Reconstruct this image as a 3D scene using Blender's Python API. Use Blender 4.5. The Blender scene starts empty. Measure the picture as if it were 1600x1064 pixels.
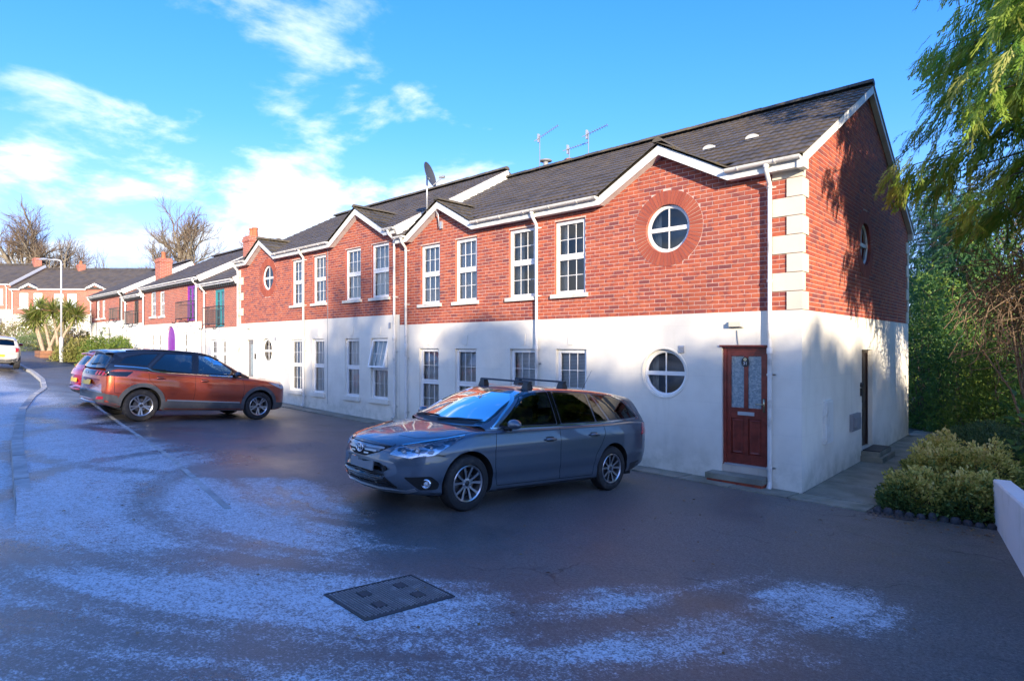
import bpy, bmesh, math, random
import numpy as np
from mathutils import Vector, Matrix
from mathutils.geometry import tessellate_polygon
from mathutils.bvhtree import BVHTree
R = math.radians
rng = random.Random(7)
nrg = np.random.default_rng(11)
SC = bpy.context.scene
COL = SC.collection

# ------------------------------------------------------------------ camera, sky, sun
CAM = Vector((3.10, -10.07, 2.343))
HEAD = R(42.8)
cam_data = bpy.data.cameras.new('camera'); cam = bpy.data.objects.new('camera', cam_data); COL.objects.link(cam)
cam.location = CAM; cam.rotation_euler = (R(90), 0, HEAD)
cam_data.sensor_width = 36; cam_data.lens = 36 * 940 / 1600; cam_data.shift_y = 8 / 1600
cam_data.clip_start = .05; cam_data.clip_end = 5000
SC.camera = cam

SUN_TO = Vector((1.5, -1.0, .40)).normalized()          # towards the sun
SUN_EL = math.asin(SUN_TO.z); SUN_AZ = math.atan2(SUN_TO.x, SUN_TO.y)   # clockwise from +Y
sun_d = bpy.data.lights.new('sun', 'SUN'); sun = bpy.data.objects.new('sun', sun_d); COL.objects.link(sun)
sun_d.energy = 2.0; sun_d.angle = R(.55); sun_d.color = (1, .85, .66)
sun.rotation_euler = (-SUN_TO).to_track_quat('-Z', 'Y').to_euler()
SC.view_settings.view_transform = 'Standard'; SC.view_settings.look = 'None'
SC.view_settings.gamma = 1; SC.view_settings.exposure = 2.32
SC.render.engine = 'CYCLES'; SC.cycles.use_denoising = True
SC.cycles.max_bounces = 8; SC.cycles.transparent_max_bounces = 16; SC.cycles.caustics_reflective = False; SC.cycles.caustics_refractive = False
SC.cycles.sample_clamp_indirect = 6

class NT:
    """tiny node-tree helper"""
    def __init__(s, tree): s.t = tree; s.n = tree.nodes; s.l = tree.links
    def node(s, typ, ins=None, **props):
        n = s.n.new(typ)
        for k, v in props.items(): setattr(n, k, v)
        for k, v in (ins or {}).items(): s.set(n, k, v)
        return n
    def set(s, n, k, v):
        sock = n.inputs[k]
        if hasattr(v, 'is_output'): s.l.new(v, sock)
        else:
            if sock.type == 'RGBA' and len(v) == 3: v = (*v, 1)
            sock.default_value = v
    def math(s, op, a, b=0., c=0., clamp=False):
        n = s.node('ShaderNodeMath', {0: a, 1: b, 2: c}, operation=op); n.use_clamp = clamp; return n.outputs[0]
    def vmath(s, op, a, b=(0, 0, 0), out=0):
        n = s.node('ShaderNodeVectorMath', {0: a, 1: b}, operation=op); return n.outputs[out]
    def noise(s, vec, scale, detail=4., rough=.55, dist=0., dim='3D'):
        n = s.node('ShaderNodeTexNoise', {'Vector': vec, 'Scale': scale, 'Detail': detail, 'Roughness': rough, 'Distortion': dist}, noise_dimensions=dim)
        return n.outputs[0]
    def ramp(s, x, lo, hi, a=0., b=1., smooth=True):
        n = s.node('ShaderNodeMapRange', {0: x, 1: lo, 2: hi, 3: a, 4: b}); n.clamp = True
        if smooth: n.interpolation_type = 'SMOOTHSTEP'
        return n.outputs[0]
    def mix(s, f, a, b):
        n = s.n.new('ShaderNodeMix'); n.data_type = 'RGBA'
        s.set(n, 0, f)
        for k, v in ((6, a), (7, b)):
            if hasattr(v, 'is_output'): s.l.new(v, n.inputs[k])
            else: n.inputs[k].default_value = (*v[:3], 1)
        return n.outputs[2]
    def pos(s): return s.node('ShaderNodeNewGeometry').outputs['Position']
    def sep(s, v):
        n = s.node('ShaderNodeSeparateXYZ', {0: v}); return n.outputs
    def comb(s, x, y, z): return s.node('ShaderNodeCombineXYZ', {0: x, 1: y, 2: z}).outputs[0]

def build_world():
    w = bpy.data.worlds.new('World'); SC.world = w; w.use_nodes = True
    t = NT(w.node_tree); t.n.clear()
    sky = t.node('ShaderNodeTexSky', sky_type='NISHITA'); sky.sun_disc = False
    sky.sun_elevation = SUN_EL; sky.sun_rotation = SUN_AZ; sky.altitude = 60; sky.air_density = 1.0; sky.dust_density = .6; sky.ozone_density = 1.6
    hs = t.node('ShaderNodeHueSaturation', {'Hue': .503, 'Saturation': 1.40, 'Value': 1.0, 'Color': sky.outputs[0]})
    # soft shoulder: the photograph holds the bright sky near the horizon below white
    den = t.vmath('ADD', t.vmath('MULTIPLY', hs.outputs[0], SHOULDER), (1, 1, 1))
    blue = t.vmath('MULTIPLY', t.vmath('DIVIDE', hs.outputs[0], den), SKY_GAIN)
    d = t.node('ShaderNodeTexCoord').outputs['Generated']
    x, y, z = t.sep(d)
    # broken cloud on a flat layer high above, drawn out along the wind
    zz = t.math('ADD', t.math('MAXIMUM', z, 0.), .20)
    u = t.math('DIVIDE', x, zz); v = t.math('DIVIDE', y, zz)
    pl = t.comb(u, v, 0.)
    pw = t.vmath('ADD', pl, CLOUD_OFF)
    n1 = t.noise(pw, 2.3, 9., .58, .2)
    n2 = t.noise(t.vmath('ADD', pl, (7.7, .2, 4.)), .55, 2., .5)
    cl = t.math('ADD', t.math('MULTIPLY', n1, .7), t.math('MULTIPLY', n2, .3))
    # broken cover all round, widened out of view for fill, clearing to the north-east
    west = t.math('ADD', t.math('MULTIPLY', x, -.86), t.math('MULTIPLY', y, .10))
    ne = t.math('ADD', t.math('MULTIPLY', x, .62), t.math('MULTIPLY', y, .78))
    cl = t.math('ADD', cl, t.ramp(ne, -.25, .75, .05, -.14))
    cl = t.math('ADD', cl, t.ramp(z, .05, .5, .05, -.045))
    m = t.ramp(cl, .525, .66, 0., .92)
    shade = t.noise(pw, 2.6, 4.)
    ccol = t.mix(t.ramp(shade, .35, .65), (1.6, 1.85, 2.2), (2.1, 2.15, 2.25))
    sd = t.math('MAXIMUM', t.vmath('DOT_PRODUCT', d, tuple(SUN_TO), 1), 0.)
    ccol = t.node('ShaderNodeVectorMath', {0: ccol, 'Scale': t.math('ADD', 1., t.math('MULTIPLY', t.math('POWER', sd, 3.), 1.4))}, operation='SCALE').outputs[0]   # cloud colour boosted towards the unseen sun, added as fill light
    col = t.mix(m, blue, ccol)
    hz = t.math('MULTIPLY', t.ramp(z, .0, .34, 1., 0.), t.ramp(west, .0, .95, .12, .62))          # thin milky veil low in the west
    col = t.mix(hz, col, (1.3, 1.6, 2.1))
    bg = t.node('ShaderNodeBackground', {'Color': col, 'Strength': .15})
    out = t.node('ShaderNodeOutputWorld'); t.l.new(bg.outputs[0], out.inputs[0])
CLOUD_OFF = (9.3, 7.2, 2.4); SHOULDER = (.14, .16, .10); SKY_GAIN = (.37, .535, .86)
build_world()

# ------------------------------------------------------------------ materials
MATS = {}
def new_mat(name):
    m = bpy.data.materials.new(name); m.use_nodes = True
    t = NT(m.node_tree); t.n.clear()
    out = t.node('ShaderNodeOutputMaterial'); MATS[name] = m
    return m, t, out
def M(name, col, rough=.6, metal=0., var=0., vscale=3., grain=0., gscale=60., bump=0., bscale=40., spec=.5, coat=0., dirt=None, dscale=1.2, damt=.5, rvar=0., sub=None):
    if name in MATS: return MATS[name]
    m, t, out = new_mat(name)
    p = t.pos()
    c = t.node('ShaderNodeRGB'); c.outputs[0].default_value = (*col, 1); c = c.outputs[0]
    if var:
        n = t.noise(p, vscale, 5.)
        c = t.mix(t.ramp(n, .3, .7), t.vmath('SCALE', c) if 0 else tuple(x * (1 - var) for x in col), tuple(min(1, x * (1 + var)) for x in col))
    if grain:
        n = t.noise(p, gscale, 2.)
        k = t.ramp(n, .3, .7, 1 - grain, 1 + grain, False)
        c = t.node('ShaderNodeVectorMath', {0: c, 'Scale': k}, operation='SCALE').outputs[0]
    if dirt:
        n = t.noise(p, dscale, 7., .65)
        c = t.mix(t.math('MULTIPLY', t.ramp(n, .48, .72), damt), c, dirt)
    b = t.node('ShaderNodeBsdfPrincipled', {'Base Color': c, 'Roughness': rough, 'Metallic': metal, 'Specular IOR Level': spec, 'Coat Weight': coat, 'Coat Roughness': .03})
    if rvar:
        t.set(b, 'Roughness', t.ramp(t.noise(p, vscale * 2, 4.), .3, .7, rough - rvar, rough + rvar))
    if bump:
        bn = t.node('ShaderNodeBump', {'Height': t.noise(p, bscale, 4.), 'Strength': bump, 'Distance': .01})
        t.l.new(bn.outputs[0], b.inputs['Normal'])
    t.l.new(b.outputs[0], out.inputs[0])
    return m
def rnd_of(t):
    a = t.node('ShaderNodeAttribute', attribute_name='rnd').outputs['Fac']
    o = t.node('ShaderNodeObjectInfo').outputs['Random']
    return t.math('FRACT', t.math('ADD', a, o))
def mat_brick():
    m, t, out = new_mat('brick'); p = t.pos(); r = rnd_of(t)
    cr = t.node('ShaderNodeValToRGB', {0: r}); e = cr.color_ramp
    cols = [(.0, (.39, .086, .043)), (.25, (.45, .112, .052)), (.5, (.35, .07, .04)), (.68, (.41, .10, .048)), (.82, (.27, .06, .046)), (.93, (.19, .052, .05)), (1., (.47, .13, .07))]
    e.elements[0].position, e.elements[0].color = cols[0][0], (*cols[0][1], 1)
    e.elements[1].position, e.elements[1].color = cols[-1][0], (*cols[-1][1], 1)
    for q, c in cols[1:-1]:
        el = e.elements.new(q); el.color = (*c, 1)
    n = t.noise(t.vmath('MULTIPLY', p, (7., 7., 12.)), 1., 3.)
    c = t.mix(t.ramp(n, .52, .62, 0., .75), cr.outputs[0], (.20, .05, .048))      # kiln-darkened ends
    g = t.noise(p, 140., 2.)
    c = t.node('ShaderNodeVectorMath', {0: c, 'Scale': t.ramp(g, .3, .7, .82, 1.15, False)}, operation='SCALE').outputs[0]
    ef = t.noise(p, 2.6, 6., .7)
    c = t.mix(t.ramp(ef, .66, .78, 0., .45), c, (.55, .42, .38))                  # salts
    b = t.node('ShaderNodeBsdfPrincipled', {'Base Color': c, 'Roughness': .85})
    bn = t.node('ShaderNodeBump', {'Height': t.noise(p, 220., 3.), 'Strength': .35, 'Distance': .003}); t.l.new(bn.outputs[0], b.inputs['Normal'])
    t.l.new(b.outputs[0], out.inputs[0])
mat_brick()
def mat_farbrick():
    """brick wall too far off to pick the bricks apart"""
    m, t, out = new_mat('far_brick'); tc = t.node('ShaderNodeTexCoord').outputs['UV']
    br = t.node('ShaderNodeTexBrick', {'Vector': tc, 'Color1': (.44, .105, .055, 1), 'Color2': (.25, .06, .048, 1), 'Mortar': (.42, .30, .24, 1), 'Scale': 1., 'Mortar Size': .008, 'Brick Width': .225, 'Row Height': .075, 'Bias': -.25})
    p = t.pos(); c = t.mix(t.ramp(t.noise(p, 1.1, 5.), .4, .7, 0., .25), br.outputs[0], (.50, .24, .17))
    b = t.node('ShaderNodeBsdfPrincipled', {'Base Color': c, 'Roughness': .85}); t.l.new(b.outputs[0], out.inputs[0])
mat_farbrick()
def mat_tile(name, base, moss, mossamt):
    m, t, out = new_mat(name); p = t.pos(); r = rnd_of(t)
    k = t.math('ADD', t.math('MULTIPLY', r, .5), .75)
    c = t.node('ShaderNodeVectorMath', {0: (*base,), 'Scale': k}, operation='SCALE').outputs[0]
    n = t.noise(p, 2.3, 7., .68); n2 = t.noise(p, 17., 4.)
    c = t.mix(t.math('MULTIPLY', t.ramp(n, .42, .68), mossamt), c, moss)
    c = t.mix(t.ramp(n2, .6, .75, 0., .45), c, (.14, .12, .085))
    b = t.node('ShaderNodeBsdfPrincipled', {'Base Color': c, 'Roughness': .62})
    bn = t.node('ShaderNodeBump', {'Height': t.noise(p, 90., 4.), 'Strength': .5, 'Distance': .006}); t.l.new(bn.outputs[0], b.inputs['Normal'])
    t.l.new(b.outputs[0], out.inputs[0])
mat_tile('roof_tile', (.092, .08, .07), (.14, .105, .062), .8)
mat_tile('mossy_tile', (.075, .066, .05), (.16, .125, .065), .9)
def mat_render():
    m, t, out = new_mat('white_render'); p = t.pos()
    n = t.noise(p, 1.3, 6., .6)
    c = t.mix(t.ramp(n, .35, .75), (.82, .78, .68), (.72, .68, .585))
    x, y, z = t.sep(p)
    st = t.noise(t.vmath('MULTIPLY', p, (4., 4., .35)), 1., 6., .65)
    c = t.mix(t.ramp(st, .55, .8, 0., .35), c, (.50, .49, .38))                    # rain streaks
    low = t.math('MULTIPLY', t.ramp(t.math('SUBTRACT', z, t.math('MULTIPLY', x, -.017)), .0, .8, 1., 0.), t.ramp(t.noise(p, 3.4, 6., .65), .35, .7))
    c = t.mix(t.math('MULTIPLY', low, .55), c, (.42, .41, .31))                   # splash dirt and algae by the ground
    # scored ashlar joints in the render
    zz = t.math('ABSOLUTE', t.math('SUBTRACT', t.math('FRACT', t.math('DIVIDE', z, .45)), .5))
    jn = t.ramp(zz, .482, .494, 0., 1.)
    b = t.node('ShaderNodeBsdfPrincipled', {'Base Color': t.mix(t.math('MULTIPLY', jn, .10), c, (.45, .43, .38)), 'Roughness': .9})
    h = t.math('SUBTRACT', t.math('MULTIPLY', t.noise(p, 120., 3.), .3), t.math('MULTIPLY', jn, .5))
    bn = t.node('ShaderNodeBump', {'Height': h, 'Strength': .25, 'Distance': .006}); t.l.new(bn.outputs[0], b.inputs['Normal'])
    t.l.new(b.outputs[0], out.inputs[0])
mat_render()
def mat_glass(name, tint=(.9, .93, .95), ior=1.7, rough=0.):
    m, t, out = new_mat(name)
    fr = t.node('ShaderNodeFresnel', {'IOR': ior})
    tr = t.node('ShaderNodeBsdfTransparent', {'Color': (*tint, 1)})
    gl = t.node('ShaderNodeBsdfGlossy', {'Color': (1, 1, 1, 1), 'Roughness': rough})
    mx = t.node('ShaderNodeMixShader', {0: fr.outputs[0], 1: tr.outputs[0], 2: gl.outputs[0]})
    t.l.new(mx.outputs[0], out.inputs[0])
mat_glass('window_glass', (.92, .95, .96), 1.62)
mat_glass('car_glass', (.30, .36, .36), 1.75)
mat_glass('privacy_glass', (.05, .06, .07), 1.75)
mat_glass('lamp_glass', (.92, .95, .97), 1.6)
def mat_frosted():
    m, t, out = new_mat('frosted_glass'); p = t.pos()
    v = t.node('ShaderNodeTexVoronoi', {'Vector': p, 'Scale': 38.}).outputs[0]
    c = t.mix(t.ramp(t.noise(p, 30., 3.), .35, .65), (.20, .27, .30), (.34, .40, .42))
    b = t.node('ShaderNodeBsdfPrincipled', {'Base Color': c, 'Roughness': .22})
    bn = t.node('ShaderNodeBump', {'Height': v, 'Strength': .8, 'Distance': .008}); t.l.new(bn.outputs[0], b.inputs['Normal'])
    t.l.new(b.outputs[0], out.inputs[0])
mat_frosted()
M('mortar', (.60, .45, .38), .95, var=.15, vscale=6.)
M('upvc', (.82, .82, .80), .32, var=.03)
M('upvc_old', (.74, .74, .70), .42, dirt=(.30, .29, .24), damt=.45, dscale=4.)
M('gutter', (.72, .70, .65), .4, dirt=(.28, .27, .22), damt=.6, dscale=3.)
M('quoin_stone', (.66, .60, .48), .85, dirt=(.55, .52, .42), damt=.4, dscale=3., bump=.15, bscale=80)
M('sill_stone', (.66, .63, .56), .85, dirt=(.35, .34, .27), damt=.6, dscale=5., bump=.2, bscale=90)
M('inside', (.30, .28, .26), .95)
M('dark_inside', (.05, .05, .05), .95)
M('curtain', (.62, .58, .50), .9, var=.08)
M('net', (.82, .82, .80), .9)
M('blind', (.84, .86, .88), .6)
M('black_metal', (.02, .02, .022), .45)
M('grey_metal', (.33, .34, .35), .4, metal=.6)
M('galv', (.52, .54, .56), .45, metal=.5, dirt=(.3, .3, .28), damt=.4)
M('lead', (.23, .24, .26), .6)
M('slab', (.24, .235, .19), .8, var=.25, vscale=2., dirt=(.13, .145, .085), damt=.7, dscale=1.5, bump=.4, bscale=60, grain=.2, gscale=150)
M('kerb_stone', (.40, .40, .39), .8, var=.25, vscale=4., dirt=(.16, .16, .15), damt=.5, dscale=6., bump=.4, bscale=70)
M('soil', (.035, .027, .02), .95, var=.4, vscale=9., bump=1., bscale=30)
M('mahogany', (.21, .040, .026), .35, var=.25, vscale=8., spec=.5)
M('tread_tile', (.56, .50, .42), .4, var=.08)
M('white_paint', (.80, .80, .80), .4)

# ------------------------------------------------------------------ mesh helpers
class MB:
    def __init__(s): s.v = []; s.f = []; s.r = []; s.m = []; s.uv = None; s.cur = 0.; s.mi = 0
    def add(s, vs, fs, r=None, m=None):
        o = len(s.v); s.v.extend(tuple(v) for v in vs)
        for f in fs:
            s.f.append(tuple(o + i for i in f)); s.r.append(s.cur if r is None else r); s.m.append(s.mi if m is None else m)
    def hexa(s, p, r=None, m=None, back=True):
        """p: 8 corners, 0-3 one side (loop), 4-7 other side"""
        fs = [(3, 2, 1, 0), (0, 1, 5, 4), (1, 2, 6, 5), (2, 3, 7, 6), (3, 0, 4, 7)]
        if back: fs.append((4, 5, 6, 7))
        s.add(p, fs, r, m)
    def box(s, lo, hi, r=None, m=None):
        (a, b, c), (d, e, f) = lo, hi
        s.hexa([(a, b, c), (d, b, c), (d, e, c), (a, e, c), (a, b, f), (d, b, f), (d, e, f), (a, e, f)], r, m)
    def tube(s, path, rad, n=8, caps=True, r=None, m=None, flat=None):
        path = [Vector(p) for p in path]; k = len(path)
        if not hasattr(rad, '__len__'): rad = [rad] * k
        up = Vector((0, 0, 1)); rings = []
        d0 = (path[1] - path[0]).normalized()
        ref = up if abs(d0.z) < .9 else Vector((1, 0, 0))
        nrm = d0.cross(ref).normalized()
        for i, p in enumerate(path):
            d = (path[min(i + 1, k - 1)] - path[max(i - 1, 0)])
            if d.length < 1e-9: d = d0
            d.normalize(); nrm = (nrm - d * nrm.dot(d)).normalized(); b = d.cross(nrm)
            rings.append([p + (nrm * math.cos(t) + b * math.sin(t)) * rad[i] for t in (2 * math.pi * j / n for j in range(n))])
        vs = [v for rg in rings for v in rg]
        fs = [(i * n + j, i * n + (j + 1) % n, (i + 1) * n + (j + 1) % n, (i + 1) * n + j) for i in range(k - 1) for j in range(n)]
        if caps: fs += [tuple(reversed(range(n))), tuple((k - 1) * n + j for j in range(n))]
        s.add(vs, fs, r, m)
    def lathe(s, prof, axis_o, axis_d, n=24, r=None, m=None, close=False):
        """prof: (radius, along) pairs"""
        o = Vector(axis_o); d = Vector(axis_d).normalized(); ref = Vector((0, 0, 1)) if abs(d.z) < .9 else Vector((1, 0, 0))
        e1 = d.cross(ref).normalized(); e2 = d.cross(e1); vs = []; k = len(prof)
        for rr, al in prof:
            for j in range(n):
                t = 2 * math.pi * j / n; vs.append(o + d * al + (e1 * math.cos(t) + e2 * math.sin(t)) * rr)
        fs = [(i * n + j, i * n + (j + 1) % n, (i + 1) * n + (j + 1) % n, (i + 1) * n + j) for i in range(k - 1) for j in range(n)]
        if close: fs += [tuple(reversed(range(n))), tuple((k - 1) * n + j for j in range(n))]
        s.add(vs, fs, r, m)
    def grid(s, P, r=None, m=None, closed_u=False):
        """P: rows x cols of points"""
        h = len(P); w = len(P[0]); vs = [p for row in P for p in row]
        fs = [(i * w + j, i * w + j + 1, (i + 1) * w + j + 1, (i + 1) * w + j) for i in range(h - 1) for j in range(w - 1)]
        s.add(vs, fs, r, m)
    def build(s, name, mat, parent=None, smooth=False, loc=None, local=False, fix=False, kind=None, uvs=None, angle=None):
        me = bpy.data.meshes.new(name)
        off = Vector((0, 0, 0))
        if parent is not None and not local: off = world_loc(parent)
        elif loc is not None and not local: off = Vector(loc)
        vs = np.array(s.v, dtype=np.float64).reshape(-1, 3) - np.array(off)
        me.from_pydata(vs.tolist(), [], s.f)
        mats = mat if isinstance(mat, (list, tuple)) else [mat]
        for q in mats: me.materials.append(MATS[q] if isinstance(q, str) else q)
        if len(mats) > 1: me.polygons.foreach_set('material_index', s.m)
        if any(s.r):
            a = me.attributes.new('rnd', 'FLOAT', 'FACE'); a.data.foreach_set('value', s.r)
        if uvs is not None:
            ul = me.uv_layers.new(name='UVMap')
            li = np.empty(len(me.loops), dtype=np.int32); me.loops.foreach_get('vertex_index', li)
            ul.data.foreach_set('uv', np.array(uvs, dtype=np.float32)[li].ravel())
        if fix:
            bm = bmesh.new(); bm.from_mesh(me); bmesh.ops.remove_doubles(bm, verts=bm.verts, dist=1e-5); bmesh.ops.recalc_face_normals(bm, faces=bm.faces); bm.to_mesh(me); bm.free()
        if smooth:
            me.polygons.foreach_set('use_smooth', [True] * len(me.polygons))
            if angle:
                try: me.set_sharp_from_angle(angle=R(angle))
                except Exception: pass
        me.update()
        o = bpy.data.objects.new(name, me); COL.objects.link(o)
        if parent is not None: o.parent = parent
        elif loc is not None: o.location = loc
        if kind: o['kind'] = kind
        return o
def world_loc(o):
    l = Vector((0, 0, 0))
    while o is not None: l = l + Vector(o.location); o = o.parent
    return l
def tag(o, label, cat=None, group=None, kind=None):
    if label: o['label'] = label
    if cat: o['category'] = cat
    if group: o['group'] = group
    if kind: o['kind'] = kind
    return o
def thing(name, loc, label=None, cat=None, group=None, rz=0.):
    o = bpy.data.objects.new(name, None); COL.objects.link(o); o.location = loc; o.rotation_euler = (0, 0, rz); o.empty_display_size = .2
    return tag(o, label, cat, group)
def struct(o, name=None):
    o['kind'] = 'structure'; return o
class Frame:
    """wall plane: u along the wall, v up, w outwards"""
    def __init__(s, o, u): s.o = Vector(o); s.u = Vector(u).normalized(); s.w = s.u.cross(Vector((0, 0, 1))).normalized()
    def __call__(s, u, v, w=0.): return s.o + s.u * u + s.w * w + Vector((0, 0, v))
def fbox(mb, F, u0, u1, v0, v1, w0, w1, r=None, m=None):
    mb.hexa([F(u0, v0, w0), F(u1, v0, w0), F(u1, v1, w0), F(u0, v1, w0), F(u0, v0, w1), F(u1, v0, w1), F(u1, v1, w1), F(u0, v1, w1)], r, m)
def fprism(mb, F, poly, w0, w1, r=None, m=None):
    """extrude a (u,v) polygon between depths w0 < w1"""
    n = len(poly); vs = [F(u, v, w0) for u, v in poly] + [F(u, v, w1) for u, v in poly]
    mb.add(vs, [tuple(range(n, 2 * n)), tuple(reversed(range(n)))] + [(i, (i + 1) % n, n + (i + 1) % n, n + i) for i in range(n)], r, m)
def fholes(mb, F, outer, holes, w, reveal=0., m=None, rev_m=None):
    """flat wall with openings and their reveals"""
    polys = [[Vector((u, v, 0)) for u, v in p] for p in [outer] + holes]
    tri = tessellate_polygon(polys); flat = [p for q in polys for p in q]
    mb.add([F(p.x, p.y, w) for p in flat], tri, None, m)
    if reveal:
        for h in holes:
            n = len(h); vs = [F(u, v, w) for u, v in h] + [F(u, v, w - reveal) for u, v in h]
            mb.add(vs, [(i, (i + 1) % n, n + (i + 1) % n, n + i) for i in range(n)], None, rev_m if rev_m is not None else m)
def circ(cu, cv, r, n=40): return [(cu + r * math.cos(2 * math.pi * i / n), cv + r * math.sin(2 * math.pi * i / n)) for i in range(n)]
def rect(u0, u1, v0, v1): return [(u0, v0), (u1, v0), (u1, v1), (u0, v1)]
def interp(x, xs, ys): return float(np.interp(x, xs, ys))
def sstep(a, b, x):
    t = np.clip((x - a) / (b - a), 0, 1); return t * t * (3 - 2 * t)
def depth_of(p): return (p[0] - CAM.x) * -math.sin(HEAD) + (p[1] - CAM.y) * math.cos(HEAD)
def ray_dir(px, py):
    r = (px - 800) / 940; z = (540 - py) / 940
    return Vector((math.cos(HEAD) * r - math.sin(HEAD), math.sin(HEAD) * r + math.cos(HEAD), z))
def at_depth(px, py, d): return CAM + ray_dir(px, py) * d
# ------------------------------------------------------------------ ground
GX = [-160, -70, -57, -45, -38, -32, -25, -21, -16, -10, 0, 10, 60]; GZ = [5.6, 2.5, 2.1, 1.5, 1.2, .9, .58, .42, .28, .16, 0, -.1, -.1]
KX = [-90, -60, -40, -32, -30.3, -26, -22, -18.5, -14.8, -9.3, -4.4, -3.2, 3, 60]; KY = [-4., -4., -4.6, -5., -5.05, -5.4, -6.0, -6.86, -7.6, -8.45, -9.05, -9.25, -10.2, -14.]
def kerb_y(x): return interp(x, KX, KY)
def g(x, y):
    b = interp(x, GX, GZ)
    s = interp(x, [-12, -3], [.079, .070])
    return b + s * max(0., min(-y, 5.)) + .083 * max(0., min(-y - 5., 5.)) + .02 * max(0., min(-y - 10, 60.))
def drop(x): return .10 * (1 - float(sstep(-5.2, -3.4, x)))
def on_ground(px, py):
    d = ray_dir(px, py); k = 1.5
    while k < 200:
        p = CAM + d * k
        if p.z < g(p.x, p.y): return p
        k += .02
    return p

def mat_asphalt():
    m, t, out = new_mat('asphalt'); p = t.pos(); x, y, z = t.sep(p)
    agg = t.noise(p, 240., 3., .7); agg2 = t.noise(p, 48., 4., .75); big = t.noise(p, .55, 6., .62); mid = t.noise(p, 3.2, 6., .65)
    k = t.math('MULTIPLY', t.ramp(agg, .34, .70, .5, 1.6, False), t.ramp(agg2, .32, .68, .45, 1.65, False))
    base = t.mix(t.ramp(big, .35, .68), (.096, .096, .100), (.145, .138, .130))
    base = t.mix(t.ramp(mid, .5, .75, 0., .5), base, (.125, .118, .112))
    green = t.math('MULTIPLY', t.ramp(x, -.4, 2.2), t.ramp(y, -7., -2.))
    base = t.mix(t.math('MULTIPLY', green, t.ramp(mid, .3, .7, .15, .55)), base, (.075, .078, .05))   # algae near the bed
    c = t.node('ShaderNodeVectorMath', {0: base, 'Scale': k}, operation='SCALE').outputs[0]
    sp = t.noise(p, 26., 2., .5)
    c = t.mix(t.ramp(sp, .735, .76, 0., .55), c, (.16, .14, .11))                                        # grit and leaf crumbs
    stn = t.noise(p, 1.15, 5., .7, .6); c = t.mix(t.ramp(stn, .60, .70, 0., .45), c, (.028, .028, .030))       # damp and oil
    crk = t.node('ShaderNodeTexVoronoi', {'Vector': t.vmath('ADD', p, t.vmath('MULTIPLY', t.node('ShaderNodeTexNoise', {'Vector': p, 'Scale': 1.6, 'Detail': 4.}).outputs['Color'], (.9, .9, 0.))), 'Scale': .42}, feature='DISTANCE_TO_EDGE').outputs[0]
    c = t.mix(t.math('MULTIPLY', t.ramp(crk, .0, .006, 1., 0.), t.ramp(big, .48, .6, 0., .8)), c, (.02, .02, .02))          # hairline cracks
    # --- hoar frost: where tyres have not passed
    def blob(cx, cy, rx, ry, rot=0.):
        dx = t.math('SUBTRACT', x, cx); dy = t.math('SUBTRACT', y, cy); cr, sr = math.cos(rot), math.sin(rot)
        a = t.math('DIVIDE', t.math('ADD', t.math('MULTIPLY', dx, cr), t.math('MULTIPLY', dy, sr)), rx)
        b = t.math('DIVIDE', t.math('SUBTRACT', t.math('MULTIPLY', dy, cr), t.math('MULTIPLY', dx, sr)), ry)
        return t.ramp(t.math('ADD', t.math('MULTIPLY', a, a), t.math('MULTIPLY', b, b)), 0., 1., 1., 0.)
    edge = t.math('ADD', y, t.math('MULTIPLY', t.math('SUBTRACT', big, .5), 2.2))
    far = t.ramp(x, -12., -4., -.55, 0., False)                       # the frost keeps to the pavement further up
    zone = t.math('MULTIPLY', t.ramp(t.math('ADD', edge, far), -5.9, -7.6), t.ramp(x, 1.2, 2.6, 1., 0.))
    zone = t.math('MAXIMUM', zone, t.math('MULTIPLY', blob(1.45, -5.0, 1.1, 1.15, .3), .8)); zone = t.math('MAXIMUM', zone, t.math('MULTIPLY', blob(1.25, -6.6, 1.5, 1.5, .3), .74)); zone = t.math('MAXIMUM', zone, t.math('MULTIPLY', blob(-3.8, -6.5, 2.2, .8, -.1), .8))
    def band(cx, cy, ang, wdt, warp=.25):
        d = t.math('ADD', t.math('MULTIPLY', t.math('SUBTRACT', x, cx), -math.sin(ang)), t.math('MULTIPLY', t.math('SUBTRACT', y, cy), math.cos(ang)))
        d = t.math('ADD', d, t.math('MULTIPLY', t.math('SUBTRACT', big, .5), warp * 3))
        return t.ramp(t.math('ABSOLUTE', d), wdt * .2, wdt * 1.7, 1., 0.)
    def polar(cx, cy):
        dx = t.math('SUBTRACT', x, cx); dy = t.math('SUBTRACT', y, cy)
        return t.math('SQRT', t.math('ADD', t.math('MULTIPLY', dx, dx), t.math('MULTIPLY', dy, dy))), t.math('ARCTAN2', dy, dx)
    def ring(cx, cy, rad, wdt):
        d = t.math('SUBTRACT', polar(cx, cy)[0], rad); return t.ramp(t.math('ABSOLUTE', t.math('ADD', d, t.math('MULTIPLY', t.math('SUBTRACT', mid, .5), .25))), wdt * .2, wdt * 1.7, 1., 0.)
    tr = band(-2., -8.4, R(52), .30)
    for q in (band(-.45, -8.75, R(40), .24), band(.55, -8.55, R(36), .2, .15)): tr = t.math('MAXIMUM', tr, q)
    for q in (ring(-3.4, -5.0, 3.1, .2), ring(-3.4, -5.0, 4.55, .16), ring(-8.5, -5.0, 3.6, .2), ring(-13., -3., 4.6, .3)): tr = t.math('MAXIMUM', tr, t.math('MULTIPLY', q, .8))
    pr, pa = polar(-3.4, -4.6); sw = t.noise(t.comb(t.math('MULTIPLY', pr, 5.), t.math('MULTIPLY', pa, 2.2), 0.), 1., 5., .6)      # wheels have swept it in arcs
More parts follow.
